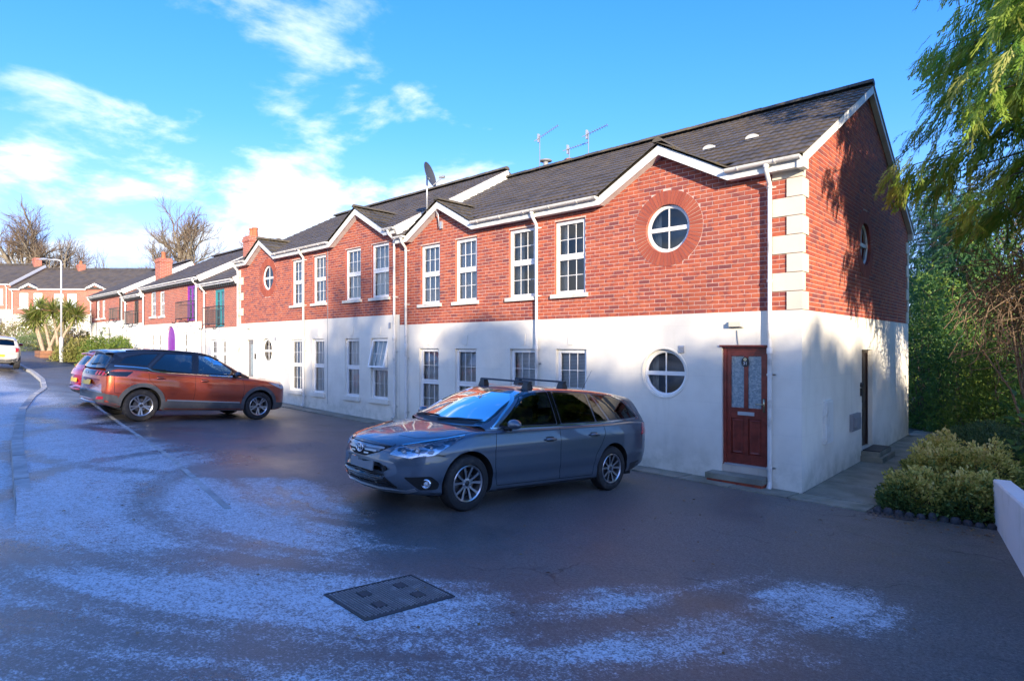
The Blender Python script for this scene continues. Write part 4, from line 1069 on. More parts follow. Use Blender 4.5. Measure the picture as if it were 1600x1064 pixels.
def make_wheel(car, x, y, r, side, style, tw=.215):
    """side -1/+1: which way the rim faces"""
    mb = MB(); rr = r * (.675 if style != 'steel' else .62); h = tw / 2; s = side
    o = Vector((x, y, r)); ax = Vector((0, s, 0))
    prof = [(rr, -h * .82), (rr + .012, -h * .95), (r - .06, -h), (r - .018, -h * .88), (r, -h * .62), (r + .001, 0), (r, h * .62), (r - .018, h * .88), (r - .06, h), (rr + .012, h * .95), (rr, h * .82)]
    e = bpy.data.objects.new('wheel', None); COL.objects.link(e); e.parent = car
    mb.lathe(prof, o, ax, 40)
    for q in (-.055, -.018, .018, .055):   # tread grooves
        mb.lathe([(r + .0015, q - .004), (r + .0035, q - .004), (r + .0035, q + .004), (r + .0015, q + .004)], o, ax, 40)
    mb.build('tyre', 'rubber', e, smooth=True, local=True, angle=40)
    mb = MB()
    mb.lathe([(rr, h * .84), (rr - .008, h * .9), (rr - .022, h * .82), (rr - .03, h * .5), (rr - .035, -h * .7)], o, ax, 40)
    mb.build('rim', 'alloy', e, smooth=True, local=True, angle=40)
    mb = MB(); mb.lathe([(0, -.02), (rr - .034, -.02), (rr - .034, -.03)], o, ax, 28); mb.build('rim_back', 'well', e, local=True)
    mb = MB(); mb.lathe([(.14, .0), (.14, .01), (.06, .01), (.06, .02), (0, .02)], o, ax, 24); mb.build('brake_disc', 'brake', e, local=True)
    n = 5; ref = Vector((1, 0, 0)); ref2 = ax.cross(ref)
    def pt(rad, th, w): return o + (ref * math.cos(th) + ref2 * math.sin(th)) * rad + ax * w
    fm = MB(); dm = MB(); ri = rr - .018
    for i in range(n):
        t0 = 2 * math.pi * i / n + .3
        for sg in ((-1, 1) if style in ('twin', 'suv') else (0,)):
            if style == 'twin': a0, a1, w0, w1 = sg * .20, sg * .30, .030, .033
            elif style == 'suv': a0, a1, w0, w1 = sg * .13, sg * .17, .034, .043
            else: a0, a1, w0, w1 = 0, 0, .05, .06
            A, B = [], []
            for rad, an, ww, dz in ((.045, a0, w0, h * .60), (ri * .55, (a0 + a1) / 2, (w0 + w1) / 2 * .75, h * .66), (ri, a1, w1, h * .76)):
                da = ww / 2 / rad; A.append((pt(rad, t0 + an - da, dz), pt(rad, t0 + an + da, dz), pt(rad, t0 + an + da * 1.15, dz - .035), pt(rad, t0 + an - da * 1.15, dz - .035)))
            for k in range(2):
                q, p = A[k], A[k + 1]; fm.add([*q, *p], [(0, 1, 5, 4)]); dm.add([*q, *p], [(1, 2, 6, 5), (3, 0, 4, 7), (2, 3, 7, 6)])
    fm.lathe([(.062, h * .56), (.058, h * .64), (.034, h * .665)], o, ax, 24)
    fm.build('spokes', 'alloy', e, local=True); dm.build('spoke_sides', 'alloy_dark', e, local=True)
    mb = MB(); mb.lathe([(.034, h * .665), (.03, h * .69), (0, h * .695)], o, ax, 20); mb.build('hub_cap', 'alloy_dark', e, smooth=True, local=True)
    mb = MB()
    for i in range(5):
        t = 2 * math.pi * i / 5 + .93; mb.lathe([(.009, 0), (.009, .008), (0, .009)], pt(.048, t, h * .63), ax, 6)
    mb.build('wheel_nuts', 'chrome', e, local=True, kind='stuff')
    return e
def make_car(S, name, loc, rz, pitch, label, cat, group=None, roll=0.):
    car = thing(name, loc, label, cat, group); car.rotation_euler = (roll, pitch, rz)
    car.rotation_mode = 'XYZ'
    T = np.array(S['body'], float); x0, x1 = T[0, 0], T[-1, 0]; L = x1
    # stations concentrated at both ends
    u = np.linspace(0, 1, S.get('nx', 110)); xs = x0 + (x1 - x0) * (.62 * u + .38 * (.5 - .5 * np.cos(np.pi * u))); xs = np.unique(np.concatenate([xs, x0 + np.array([.004, .012, .025, .045, .07]), x1 - np.array([.004, .012, .025, .045, .07])]))
    c = [pchip(T[:, 0], T[:, k], xs) for k in range(1, 6)]
    bf, br = S['bow']; W = T[:, 4].max()
    def warp(x, y, z):
        f = bf * (abs(y) / W) ** 2.6 * (1 - sstep(0, 1.25, x)); b = br * (abs(y) / W) ** 2.6 * sstep(L - 1.0, L, x); return x + f - b
    def side_y(x, z, zb, zs, wm):
        t = (z - zb) / max(zs - zb, .05); y = wm - .055 * max(0, (.42 - t) / .42) ** 2 - .05 * max(0, (t - .55) / .45) ** 2
        for (cz, amp, wd) in S.get('crease', []): y += amp * math.exp(-((z - cz(x)) / wd) ** 2)
        return y
    rows = []
    for i, x in enumerate(xs):
        zb, zt, zs, wm, wb = (q[i] for q in c); R_ = [(0, zb), (wb * .5, zb), (wb * .85, zb + .004), (wb * .96, zb + .018)]
        nS = 15; zl, zh = zb + .05, zs - .045
        if zh < zl + .02: zm = (zb + zs) / 2; zl, zh = zm - .01, zm + .01
        for k in range(nS): z = zl + (zh - zl) * k / (nS - 1); R_.append((side_y(x, z, zb, zs, wm), z))
        ys = side_y(x, zh, zb, zs, wm); wsh = ys - .05
        R_ += [(ys - .008, zs - .022), (ys - .024, zs - .006), (wsh, zs + .002)]
        for k in range(1, 11): q = 1 - k / 10; R_.append((wsh * q, zs + .002 + (zt - zs) * (1 - q ** 2.2)))
        half = [(max(0, y), z) for y, z in R_]
        ring = [(warp(x, y, z), -y, z) for y, z in half] + [(warp(x, y, z), y, z) for y, z in half[-2:0:-1]]
        rows.append(ring)
    mb = MB(); n = len(rows[0]); vs = [p for r_ in rows for p in r_]; k = len(rows)
    fs = [(i * n + j, i * n + (j + 1) % n, (i + 1) * n + (j + 1) % n, (i + 1) * n + j) for i in range(k - 1) for j in range(n)] + [tuple(range(n)), tuple(reversed(range((k - 1) * n, k * n)))]
    mb.add(vs, fs); body = mb.build('body', [S['paint'], 'well'], car, local=True, fix=True)
    # greenhouse
    G = np.array(S['cabin'], float); gx = np.linspace(G[0, 0], G[-1, 0], 120); gt = pchip(G[:, 0], G[:, 1], gx); gb = pchip(G[:, 0], G[:, 2], gx); gw = pchip(G[:, 0], G[:, 3], gx); k_t = S['tumble']
    cf, cr = S['cab_bow']; grow = []
    for i, x in enumerate(gx):
        zt, zb, wB = gt[i], gb[i], gw[i]; crown = min(.045, .25 * max(zt - zb, .01)); ze = zt - crown - .02
        def wz(z): t = max(0., z - zb); return wB - k_t * t - .16 * t * t
        R_ = [(wB + .004, zb - .06)]
        for k in range(15): z = zb + (ze - zb) * k / 14; R_.append((wz(z), z))
        we = wz(ze); R_ += [(we - .012, ze + .016), (we - .035, ze + .030), (we - .07, ze + .042)]
        for k in range(1, 13): q = 1 - k / 12; R_.append(((we - .07) * q, ze + .042 + (zt - ze - .042) * (1 - q ** 2)))
        fx = lambda y: x + cf * (abs(y) / .75) ** 2 * (1 - sstep(G[0, 0] + .75, G[0, 0] + 1.5, x)) - cr * (abs(y) / .75) ** 2 * sstep(G[-1, 0] - .9, G[-1, 0] - .2, x)
        grow.append([(fx(y), -y, z) for y, z in R_] + [(fx(y), y, z) for y, z in R_[-2::-1]])
    gmb = MB(); gmb.grid(grow); cab = gmb.build('cabin', [S.get('roof_paint', S['paint'])], car, local=True, smooth=True, fix=True)
    dg = bpy.context.evaluated_depsgraph_get()
    def bvh_of(*obs):
        V, P = [], []
        for o in obs:
            k = len(V); V += [v.co.copy() for v in o.data.vertices]; P += [tuple(k + i for i in p.vertices) for p in o.data.polygons]
        return BVHTree.FromPolygons(V, P)
    bvh = bvh_of(body, cab); bvh_c = bvh_of(cab); bvh_b = bvh_of(body)
    # wheel arches
    wr = S['wheel_r']; ar = S.get('arch_r', wr + .045); cutters = []
    for ax_ in S['axles']:
        for s in (-1, 1):
            cm = MB(); o = Vector((ax_, s * (W - .34), wr + S.get('arch_lift', .02))); cm.lathe([(ar, 0), (ar, .6)], o, (0, s, 0), 48, close=True, m=1); cu = cm.build('cutter', ['well', 'well'], None, local=True, fix=True); cu.parent = car; cutters.append(cu)
            cu.data.polygons.foreach_set('material_index', [1] * len(cu.data.polygons))
    for cu in cutters:
        md = body.modifiers.new('cut', 'BOOLEAN'); md.object = cu; md.operation = 'DIFFERENCE'; md.solver = 'EXACT'
        try: md.material_mode = 'INDEX'
        except Exception: pass
    dg = bpy.context.evaluated_depsgraph_get(); dg.update(); nm = bpy.data.meshes.new_from_object(body.evaluated_get(dg)); body.modifiers.clear(); body.data = nm
    for cu in cutters: bpy.data.objects.remove(cu)
    nm.polygons.foreach_set('use_smooth', [True] * len(nm.polygons)); nm.set_sharp_from_angle(angle=R(32))
    # window openings
    sideW = S['side_windows']; fw, rw = S['windscreen'], S['rear_window']
    bm = bmesh.new(); bm.from_mesh(cab.data); dele = []
    sw_in = [inset(rounded(p, .03), .012) for p, _ in sideW]; fw_in, rw_in = inset(rounded(fw, .05), .02), inset(rounded(rw, .04), .02)
    for f in bm.faces:
        cc = f.calc_center_median(); nn = f.normal
        if abs(nn.y) > .55 and any(in_poly((cc.x, cc.z), p) for p in sw_in): dele.append(f)
        elif cc.x < G[0, 0] + 1.6 and abs(nn.y) < .75 and in_poly((cc.y, cc.z), fw_in): dele.append(f)
        elif cc.x > G[-1, 0] - .9 and abs(nn.y) < .75 and in_poly((cc.y, cc.z), rw_in): dele.append(f)
    bmesh.ops.delete(bm, geom=dele, context='FACES'); bm.to_mesh(cab.data); bm.free()
    cab.data.polygons.foreach_set('use_smooth', [True] * len(cab.data.polygons))
    for s in (-1, 1):
        sn = Snap(bvh_c, 'side', s)
        for p, gm in sideW:
            p = rounded(p, .03); ring_patch(car, 'window_seal', sn, p, .028, .003, 'black_gloss'); patch(car, 'side_window', sn, inset(densify(p, .03), .024), .0015, gm, skirt=0)
        if S.get('chrome_line'):
            for ln in S['chrome_line']: strip(car, 'chrome_trim', sn if ln[0][1] > S['belt_split'] else Snap(bvh, 'side', s), ln, .016, .008, 'chrome')
        if S.get('b_pillar'):
            for p in S['b_pillar']: patch(car, 'pillar_trim', sn, p, .004, 'black_gloss')
        sb = Snap(bvh_b, 'side', s)
        for ln in S['seams']: strip(car, 'door_seam', sb, ln, .007, .0012, 'well', .02)
        for hx, hz, hm in S['handles']:
            mb = MB(); base = sb(hx, hz, 0); dn = Vector((0, s, 0)); pth = [sb(hx - .10, hz, .0), sb(hx - .085, hz, .028), sb(hx, hz + .004, .036), sb(hx + .085, hz, .030), sb(hx + .10, hz, .0)]
            mb.tube(pth, [.012, .015, .016, .015, .012], 8); mb.build('door_handle', hm, car, local=True, smooth=True)
            patch(car, 'handle_recess', sb, rounded(rect(hx - .075, hx + .075, hz - .025, hz + .04), .025), .0012, 'car_plastic', .05, 0)
        # door mirror
        mx, mz = S['mirror']; b0 = Snap(bvh, 'side', s)(mx, mz, 0); mb = MB()
        mw, mh, ml = .20, .135, .13; rows = []; cen = Vector((b0.x + .02, b0.y + s * .145, b0.z + .055))
        for i in range(9):
            a = math.pi * i / 8; q = math.sin(a) ** .6; xx = -ml / 2 * math.cos(a); rows.append([cen + Vector((xx, math.cos(t) * mw / 2 * max(q, .02), math.sin(t) * mh / 2 * max(q, .02) * (1 if math.sin(t) > 0 else .85))) for t in (2 * math.pi * j / 16 for j in range(17))])
        rows = rows[:7]; mb.grid(rows); mo = mb.build('wing_mirror', S.get('mirror_mat', S['paint']), car, local=True, smooth=True)
        gm = MB(); gm.add([p + Vector((.002, 0, 0)) for p in rows[-1][:-1]], [tuple(range(16))]); gm.build('mirror_glass', 'mirror_glass', mo, local=True)
        am = MB(); am.tube([b0 + Vector((0, -s * .02, -.01)), b0 + Vector((.01, s * .05, .0)), cen + Vector((0, -s * .05, -.055))], [.035, .028, .03], 8); am.build('mirror_arm', 'car_plastic', mo, local=True, smooth=True)
    fs_, rs_ = Snap(bvh_c, 'front'), Snap(bvh_c, 'rear')
    p = rounded(fw, .05); ring_patch(car, 'windscreen_seal', fs_, p, .035, .003, 'black_gloss'); patch(car, 'windscreen', fs_, inset(densify(p, .03), .03), .0015, S.get('screen_glass', 'car_glass'), skirt=0)
    p = rounded(rw, .04); ring_patch(car, 'rear_window_seal', rs_, p, .035, .003, 'black_gloss'); patch(car, 'rear_window', rs_, inset(densify(p, .03), .03), .0015, 'privacy_glass', skirt=0)
    for ax_ in S['axles']:
        for s in (-1, 1): make_wheel(car, ax_, s * (S['track'] / 2), wr, s, S['wheel'])
    # seats
    for sx in S['seats']:
        for sy in (-.37, .37):
            mb = MB(); rows = []
            for z, xo, w, d in ((.75, -.02, .23, .08), (.95, .03, .235, .075), (1.1, .07, .215, .06), (1.17, .09, .17, .04)):
                rows.append([Vector((sx + xo + d * math.sin(t), sy + w * max(-1, min(1, 1.25 * math.cos(t))), z)) for t in (2 * math.pi * j / 14 for j in range(15))])
            mb.grid(rows); mb.add(rows[-1][:-1], [tuple(range(14))])
            hz = 1.26; mb.lathe([(.02, -.13), (.085, -.11), (.1, 0), (.085, .11), (.02, .13)], Vector((sx + .12, sy, hz)), (0, 1, 0), 12); mb.build('seat', 'seat', car, local=True, smooth=True)
    mb = MB(); mb.box((G[0, 0] + .25, -.62, .8), (G[0, 0] + .75, .62, gb[20] + .015)); mb.build('dashboard', 'seat', car, local=True)
    mb = MB(); sx = S['seats'][0] - .52; mb.lathe([(.185 + .014 * math.cos(t), .014 * math.sin(t)) for t in (2 * math.pi * j / 8 for j in range(9))], Vector((sx, .37, .98)), (1, 0, .35), 24); mb.build('steering_wheel', 'seat', car, local=True, smooth=True)
    fl = MB(); fl.box((.5, -W + .16, S['floor']), (L - .5, W - .16, S['floor'] + .05)); fl.build('underbody', 'well', car, local=True)
    return car, bvh, bvh_b, bvh_c, cab
def plate(car, sn, uc, zc, txt, back, w=.52, h=.111, off=.012, ink='plate_ink'):
    """number plate: flat board standing off the body"""
    a, b = sn(uc - w / 2 * sn.s, zc, 0), sn(uc + w / 2 * sn.s, zc, 0); o, d = sn.ray(uc, zc); m = sn(uc, zc, 0)
    return m, d
def seat_car(origin_xy, rz, ax, wb):
    """height, pitch and roll of a car standing on the sloping ground"""
    d = Vector((math.cos(rz), math.sin(rz))); q = Vector((-d.y, d.x)); o = Vector(origin_xy)
    f, r_ = o + d * ax, o + d * (ax + wb); zf, zr = g(f.x, f.y), g(r_.x, r_.y); sl = (zr - zf) / wb; m = (f + r_) / 2
    ro = (g(*(m + q * .75)) - g(*(m - q * .75))) / 1.5
    return Vector((o.x, o.y, zf - sl * ax + .004)), -math.atan(sl), math.atan(ro)
def lamp_bowl(parent, o, d, r, depth=.05, mat='lamp_chrome', glass=True):
    """recessed reflector with a small projector lens"""
    mb = MB(); mb.lathe([(r, .002), (r * .93, .004), (r * .86, -.002), (r * .5, -depth * .4)], o, d, 20)
    b = mb.build('reflector', mat, parent, smooth=True, local=True)
    mb = MB(); mb.lathe([(r * .62, -depth * .45), (r * .58, -depth * .1), (r * .42, .004), (r * .2, .010), (0, .012)], o, d, 16); mb.build('projector_lens', 'clear_lens', b, smooth=True, local=True)
def board(parent, name, c, u, v, n, w, h, t, mat, r=.01):
    c, u, v, n = Vector(c), Vector(u).normalized(), Vector(v).normalized(), Vector(n).normalized(); p = rounded([(-w / 2, -h / 2), (w / 2, -h / 2), (w / 2, h / 2), (-w / 2, h / 2)], r, 3); k = len(p); mb = MB()
    mb.add([c + u * a + v * b for a, b in p] + [c + u * a + v * b + n * t for a, b in p], [tuple(range(k, 2 * k)), tuple(reversed(range(k)))] + [(i, (i + 1) % k, k + (i + 1) % k, k + i) for i in range(k)])
    return mb.build(name, mat, parent, local=True)

# ============ grey estate car, backed up to the wall
EST = dict(paint='paint_grey', wheel='twin', wheel_r=.322, axles=(.96, 3.66), track=1.55, floor=.19, bow=(.42, .22), cab_bow=(.20, .12), tumble=.40, belt_split=2., arch_r=.362,
    body=[(0, .40, .585, .56, .60, .54), (.02, .33, .665, .63, .70, .62), (.05, .27, .72, .68, .76, .70), (.10, .225, .765, .715, .80, .76), (.2, .20, .81, .75, .845, .80), (.42, .185, .868, .80, .875, .835), (.75, .175, .925, .86, .893, .85), (1.1, .17, .972, .91, .90, .855), (1.5, .168, .985, .93, .905, .858), (2.2, .168, .985, .948, .905, .858), (3., .172, .99, .97, .905, .858), (3.7, .185, 1., .992, .90, .848), (4.2, .22, 1.01, 1.005, .885, .825), (4.52, .28, 1.005, 1., .86, .79), (4.68, .33, .98, .97, .82, .75), (4.75, .38, .92, .91, .76, .70), (4.78, .45, .83, .82, .68, .60)],
    cabin=[(1.0, .955, .93, .80), (1.2, 1.062, .94, .83), (1.5, 1.222, .95, .845), (1.8, 1.352, .955, .845), (2.05, 1.425, .96, .845), (2.3, 1.458, .965, .845), (2.7, 1.475, .972, .845), (3.1, 1.472, .98, .845), (3.6, 1.45, .99, .84), (4.1, 1.405, 1., .82), (4.38, 1.368, 1., .80), (4.45, 1.335, 1., .79), (4.6, 1.15, .995, .77), (4.70, .99, .98, .75)],
    crease=[(lambda x: .70 + .035 * x, .010, .035), (lambda x: .33 + .02 * x, -.016, .05)],
    side_windows=[([(1.42, .975), (1.93, 1.335), (2.10, 1.385), (2.42, 1.41), (2.45, .99)], 'car_glass'), ([(2.54, .995), (2.51, 1.412), (3.20, 1.402), (3.26, 1.01)], 'privacy_glass'), ([(3.285, 1.012), (3.235, 1.40), (3.30, 1.398), (3.56, 1.022)], 'privacy_glass'), ([(3.61, 1.026), (3.345, 1.395), (3.75, 1.372), (4.06, 1.285), (4.33, 1.065)], 'privacy_glass')],
    windscreen=[(-.745, .99), (.745, .99), (.575, 1.40), (-.575, 1.40)], rear_window=[(-.62, 1.06), (.62, 1.06), (.52, 1.31), (-.52, 1.31)],
    chrome_line=[[(1.30, .953), (2.0, .966), (3.0, .985), (3.8, 1.018), (4.38, 1.045)], [(1.33, .965), (1.6, 1.15), (1.9, 1.34), (2.06, 1.402), (2.3, 1.432), (2.8, 1.436), (3.3, 1.425), (3.75, 1.395), (4.08, 1.305), (4.38, 1.06)]],
    b_pillar=[[(2.46, .985), (2.43, 1.412), (2.50, 1.414), (2.53, .99)]],
    seams=[[(1.36, .925), (1.33, .7), (1.34, .5), (1.40, .27)], [(2.49, .955), (2.49, .6), (2.52, .265)], [(3.42, .975), (3.45, .86), (3.36, .70), (3.24, .55), (3.20, .27)], [(1.40, .268), (3.20, .268)], [(.40, .69), (.62, .66)]],
    handles=[(2.28, .795, 'paint_grey'), (3.18, .83, 'paint_grey')], mirror=(1.52, .955), seats=(2.15, 3.0))
rz = R(85.4)
loc, pit, rol = seat_car((-3.005, -6.16), rz, .96, 2.7)
est, bv, bvb, bvc, cabo = make_car(EST, 'estate_car', loc, rz, pit, 'dark grey estate car with black roof bars parked beside the round window', 'car', None, rol)
F_ = Snap(bvb, 'front')
def est_front():
    patch(est, 'grille', F_, rounded([(-.47, .735), (.47, .735), (.33, .655), (.13, .592), (-.13, .592), (-.33, .655)], .03), .003, 'well')
    for z, w in ((.70, .40), (.662, .31), (.626, .19)):
        for s in (-1, 1): strip(est, 'grille_bar', F_, [(s * .10, z), (s * w, z + .012 * w)], .017, .012, 'lip_silver')
    strip(est, 'grille_frame', F_, [(-.47, .745), (-.2, .762), (.2, .762), (.47, .745)], .022, .010, 'paint_grey')
    patch(est, 'plate_plinth', F_, rounded([(-.40, .435), (.40, .435), (.45, .545), (-.45, .545)], .03), .003, 'black_gloss')
    patch(est, 'lower_grille', F_, rounded([(-.60, .285), (.60, .285), (.44, .42), (-.44, .42)], .03), .003, 'well')
    for z, w in ((.31, .54), (.34, .50), (.37, .46), (.40, .43)): strip(est, 'grille_bar', F_, [(-w, z), (0, z), (w, z)], .010, .012, 'black_gloss')
    strip(est, 'bumper_lip', F_, [(-.74, .285), (-.66, .255), (-.4, .243), (0, .24), (.4, .243), (.66, .255), (.74, .285)], .028, .012, 'lip_silver')
    m = F_(0, .49, 0); board(est, 'number_plate', m + Vector((-.012, 0, 0)), (0, -1, 0), (.06, 0, 1), (-1, 0, .05), .52, .11, .012, 'plate_dark')
    # three-ellipse emblem
    c = F_(0, .672, .018); mb = MB()
    def ell(rx, rz_, cz, r):
        n = 28; P = [c + Vector((-.006 + .02 * abs(math.sin(t)) * 0, rx * math.cos(t), cz + rz_ * math.sin(t))) for t in (2 * math.pi * i / n for i in range(n + 1))]; mb.tube(P, r, 6, caps=False)
    ell(.072, .050, 0, .0075); ell(.024, .048, 0, .006); ell(.052, .018, .026, .006); mb.build('emblem', 'chrome', est, smooth=True, local=True)
    for s in (-1, 1):
        O = Snap(bvb, 'ofront', s, R(42))
        patch(est, 'headlight_housing', O, rounded([(.425, .652), (.52, .735), (.80, .785), (1.20, .862), (1.08, .775), (.93, .668), (.66, .63)], .02), .003, 'lamp_chrome', .05)
        h = patch(est, 'headlight', O, rounded([(.415, .648), (.515, .74), (.80, .792), (1.22, .87), (1.09, .772), (.935, .660), (.66, .622)], .02), .016, 'lamp_glass', .05, .014)
        for a, z, r in ((.60, .684, .036), (.745, .70, .046), (.89, .738, .026)):
            p = O(a, z, .006); _, d = O.ray(a, z); lamp_bowl(h, p, -(d * .8 + Vector((.5, 0, 0))).normalized(), r, .03)
        strip(est, 'headlight_brow', O, [(.56, .752), (.80, .797), (1.05, .842), (1.21, .874)], .011, .013, 'chrome')
        patch(est, 'fog_recess', O, rounded([(.62, .42), (.92, .435), (1.00, .36), (.985, .285), (.80, .28)], .03), .003, 'well', .05)
        p = O(.865, .352, .004); _, d = O.ray(.865, .352); fo = MB(); fo.lathe([(.058, -.01), (.058, .014), (.046, .018)], p, -d, 20); f = fo.build('fog_light', 'chrome', est, smooth=True, local=True); lamp_bowl(f, p - d * .01, -d, .046, .02)
        # bonnet shut line and bonnet creases
        tp = Snap(bvb, 'top', s); strip(est, 'bonnet_seam', tp, [(.33, .30), (.42, .52), (.7, .70), (1.0, .765), (1.2, .775)], .007, .001, 'well')
        strip(est, 'bumper_seam', Snap(bvb, 'side', s), [(.46, .665), (.60, .655)], .006, .001, 'well')
        patch(est, 'tail_light', Snap(bv, 'side', s), rounded([(4.36, .80), (4.62, .82), (4.63, .97), (4.44, .985)], .03), .006, 'red_lens', .05)
        patch(est, 'rear_bumper_trim', Snap(bvb, 'side', s), rounded([(4.08, .27), (4.62, .34), (4.62, .43), (4.1, .38)], .02), .002, 'car_plastic', .06)
        # sill and mud flap
        strip(est, 'sill_trim', Snap(bvb, 'side', s), [(1.42, .215), (3.2, .225)], .02, .004, 'car_plastic')
        # wiper
        pw = [fsn(s * -.1 - .0, 1.0, .0) for _ in (0,)] if False else None
    fr = Snap(bvc, 'front')
    for y0, y1 in ((.62, .02), (-.05, -.66)):
        mb = MB(); mb.tube([fr(y0 * .95, .988, .02), fr((y0 + y1) / 2, 1.012, .03), fr(y1, 1.02, .02)], [.012, .009, .006], 6); mb.tube([fr(y0, 1.0, .014), fr((y0 + y1) / 2, 1.022, .014), fr(y1, 1.03, .014)], .007, 6); mb.build('wiper', 'car_plastic', est, smooth=True, local=True)
    pl = MB(); tpc = Snap(bv, 'top'); pl.grid([[tpc(1.03 + .045 * (abs(y) / .7) ** 2 * 4, y, .004) for y in np.linspace(-.62, .62, 21)], [tpc(1.10 + .045 * (abs(y) / .7) ** 2 * 4, y, .006) for y in np.linspace(-.62, .62, 21)]]); pl.build('scuttle', 'car_plastic', est, smooth=True, local=True)
    # roof bars
    tp = Snap(bvc, 'top')
    for x in (2.22, 2.92):
        z = tp(x, 0).z + .075; mb = MB(); mb.hexa([(x - .035, -.52, z - .012), (x + .035, -.52, z - .012), (x + .035, .52, z - .012), (x - .035, .52, z - .012), (x - .022, -.515, z + .014), (x + .022, -.515, z + .014), (x + .022, .515, z + .014), (x - .022, .515, z + .014)])
        b = mb.build('roof_bar', 'black_metal', est, local=True)
        for s in (-1, 1):
            p = tp(x, s * .46); fm = MB(); fm.hexa([(x - .06, p.y - .07, p.z - .03), (x + .06, p.y - .07, p.z - .02), (x + .06, p.y + .07, p.z - .03), (x - .06, p.y + .07, p.z - .03), (x - .035, p.y - .04, z - .01), (x + .035, p.y - .04, z - .01), (x + .035, p.y + .045, z - .01), (x - .035, p.y + .045, z - .01)]); fm.build('roof_bar_foot', 'black_metal', b, local=True)
    mb = MB(); q = tp(3.9, 0.); mb.tube([q, q + Vector((.22, 0, .33))], [.004, .0015], 5); mb.build('aerial', 'black_metal', est, local=True)
    # rear spoiler lip
    rs = Snap(bvc, 'top'); mb = MB(); mb.grid([[rs(4.36, y, .004) for y in np.linspace(-.55, .55, 15)], [rs(4.40, y, .012) for y in np.linspace(-.55, .55, 15)], [Vector((4.50, y, rs(4.40, y).z - .012)) for y in np.linspace(-.53, .53, 15)], [Vector((4.46, y, rs(4.40, y).z - .05)) for y in np.linspace(-.53, .53, 15)]]); mb.build('spoiler', 'paint_grey', est, smooth=True, local=True)
    board(est, 'rear_plate', Vector((4.77, 0, .72)), (0, 1, 0), (0, 0, 1), (1, 0, 0), .52, .11, .02, 'plate_yellow')
est_front()

# ============ copper coloured SUV, nose in to the wall
SUV = dict(paint='paint_orange', roof_paint='paint_black', mirror_mat='paint_black', wheel='suv', wheel_r=.35, axles=(.91, 3.585), track=1.58, floor=.24, bow=(.34, .22), cab_bow=(.18, .10), tumble=.36, belt_split=2., arch_r=.395,
    body=[(0, .42, .76, .72, .64, .58), (.02, .34, .87, .81, .74, .66), (.06, .28, .94, .87, .81, .75), (.14, .25, .985, .91, .86, .81), (.35, .23, 1.02, .945, .895, .85), (.7, .22, 1.05, .98, .913, .87), (1.1, .215, 1.075, 1.01, .92, .875), (2., .215, 1.085, 1.045, .92, .875), (2.8, .215, 1.095, 1.07, .92, .875), (3.4, .225, 1.115, 1.10, .92, .87), (3.9, .26, 1.13, 1.125, .908, .845), (4.18, .31, 1.135, 1.13, .885, .81), (4.34, .35, 1.11, 1.10, .85, .77), (4.42, .39, 1.04, 1.03, .80, .72), (4.447, .45, .9, .89, .72, .64)],
    cabin=[(.98, 1.06, 1.03, .80), (1.2, 1.17, 1.04, .84), (1.5, 1.325, 1.05, .86), (1.8, 1.465, 1.055, .86), (2.1, 1.56, 1.065, .86), (2.5, 1.608, 1.075, .86), (3.0, 1.615, 1.085, .86), (3.5, 1.59, 1.10, .855), (3.9, 1.548, 1.12, .84), (4.14, 1.51, 1.13, .82), (4.2, 1.47, 1.13, .81), (4.32, 1.28, 1.125, .79), (4.40, 1.12, 1.11, .77)],
    crease=[(lambda x: .86 + .03 * x, .010, .04), (lambda x: .50, -.014, .06)],
    side_windows=[([(1.46, 1.085), (1.96, 1.475), (2.18, 1.535), (2.42, 1.55), (2.46, 1.09)], 'car_glass'), ([(2.56, 1.095), (2.52, 1.552), (3.14, 1.535), (3.46, 1.20), (3.38, 1.125), (3.0, 1.105)], 'privacy_glass'), ([(3.52, 1.20), (3.22, 1.53), (3.6, 1.495), (3.95, 1.40), (4.12, 1.23)], 'privacy_glass')],
    windscreen=[(-.76, 1.10), (.76, 1.10), (.60, 1.54), (-.60, 1.54)], rear_window=[(-.64, 1.18), (.64, 1.18), (.55, 1.45), (-.55, 1.45)],
    chrome_line=[[(1.40, 1.063), (2.4, 1.07), (3.1, 1.085), (3.42, 1.115), (3.52, 1.17), (3.8, 1.185), (4.15, 1.19)]], b_pillar=[[(2.465, 1.09), (2.43, 1.55), (2.51, 1.552), (2.55, 1.095)]],
    seams=[[(1.38, 1.02), (1.33, .8), (1.36, .5), (1.42, .28)], [(2.50, 1.06), (2.50, .65), (2.53, .28)], [(3.50, 1.11), (3.48, .92), (3.30, .75), (3.14, .6), (3.10, .28)], [(1.42, .275), (3.10, .275)], [(4.16, 1.08), (4.12, .62), (3.98, .60)]],
    handles=[(2.30, .925, 'paint_orange'), (3.26, .96, 'paint_orange')], mirror=(1.52, 1.075), seats=(2.15, 3.0))
rz2 = R(-87.9)
loc, pit, rol = seat_car((-12.95, -2.37), rz2, .91, 2.675)
suv, bv, bvb, bvc, _ = make_car(SUV, 'suv', loc, rz2, pit, 'copper orange sport utility car with a black roof, seen side on', 'car', None, rol)
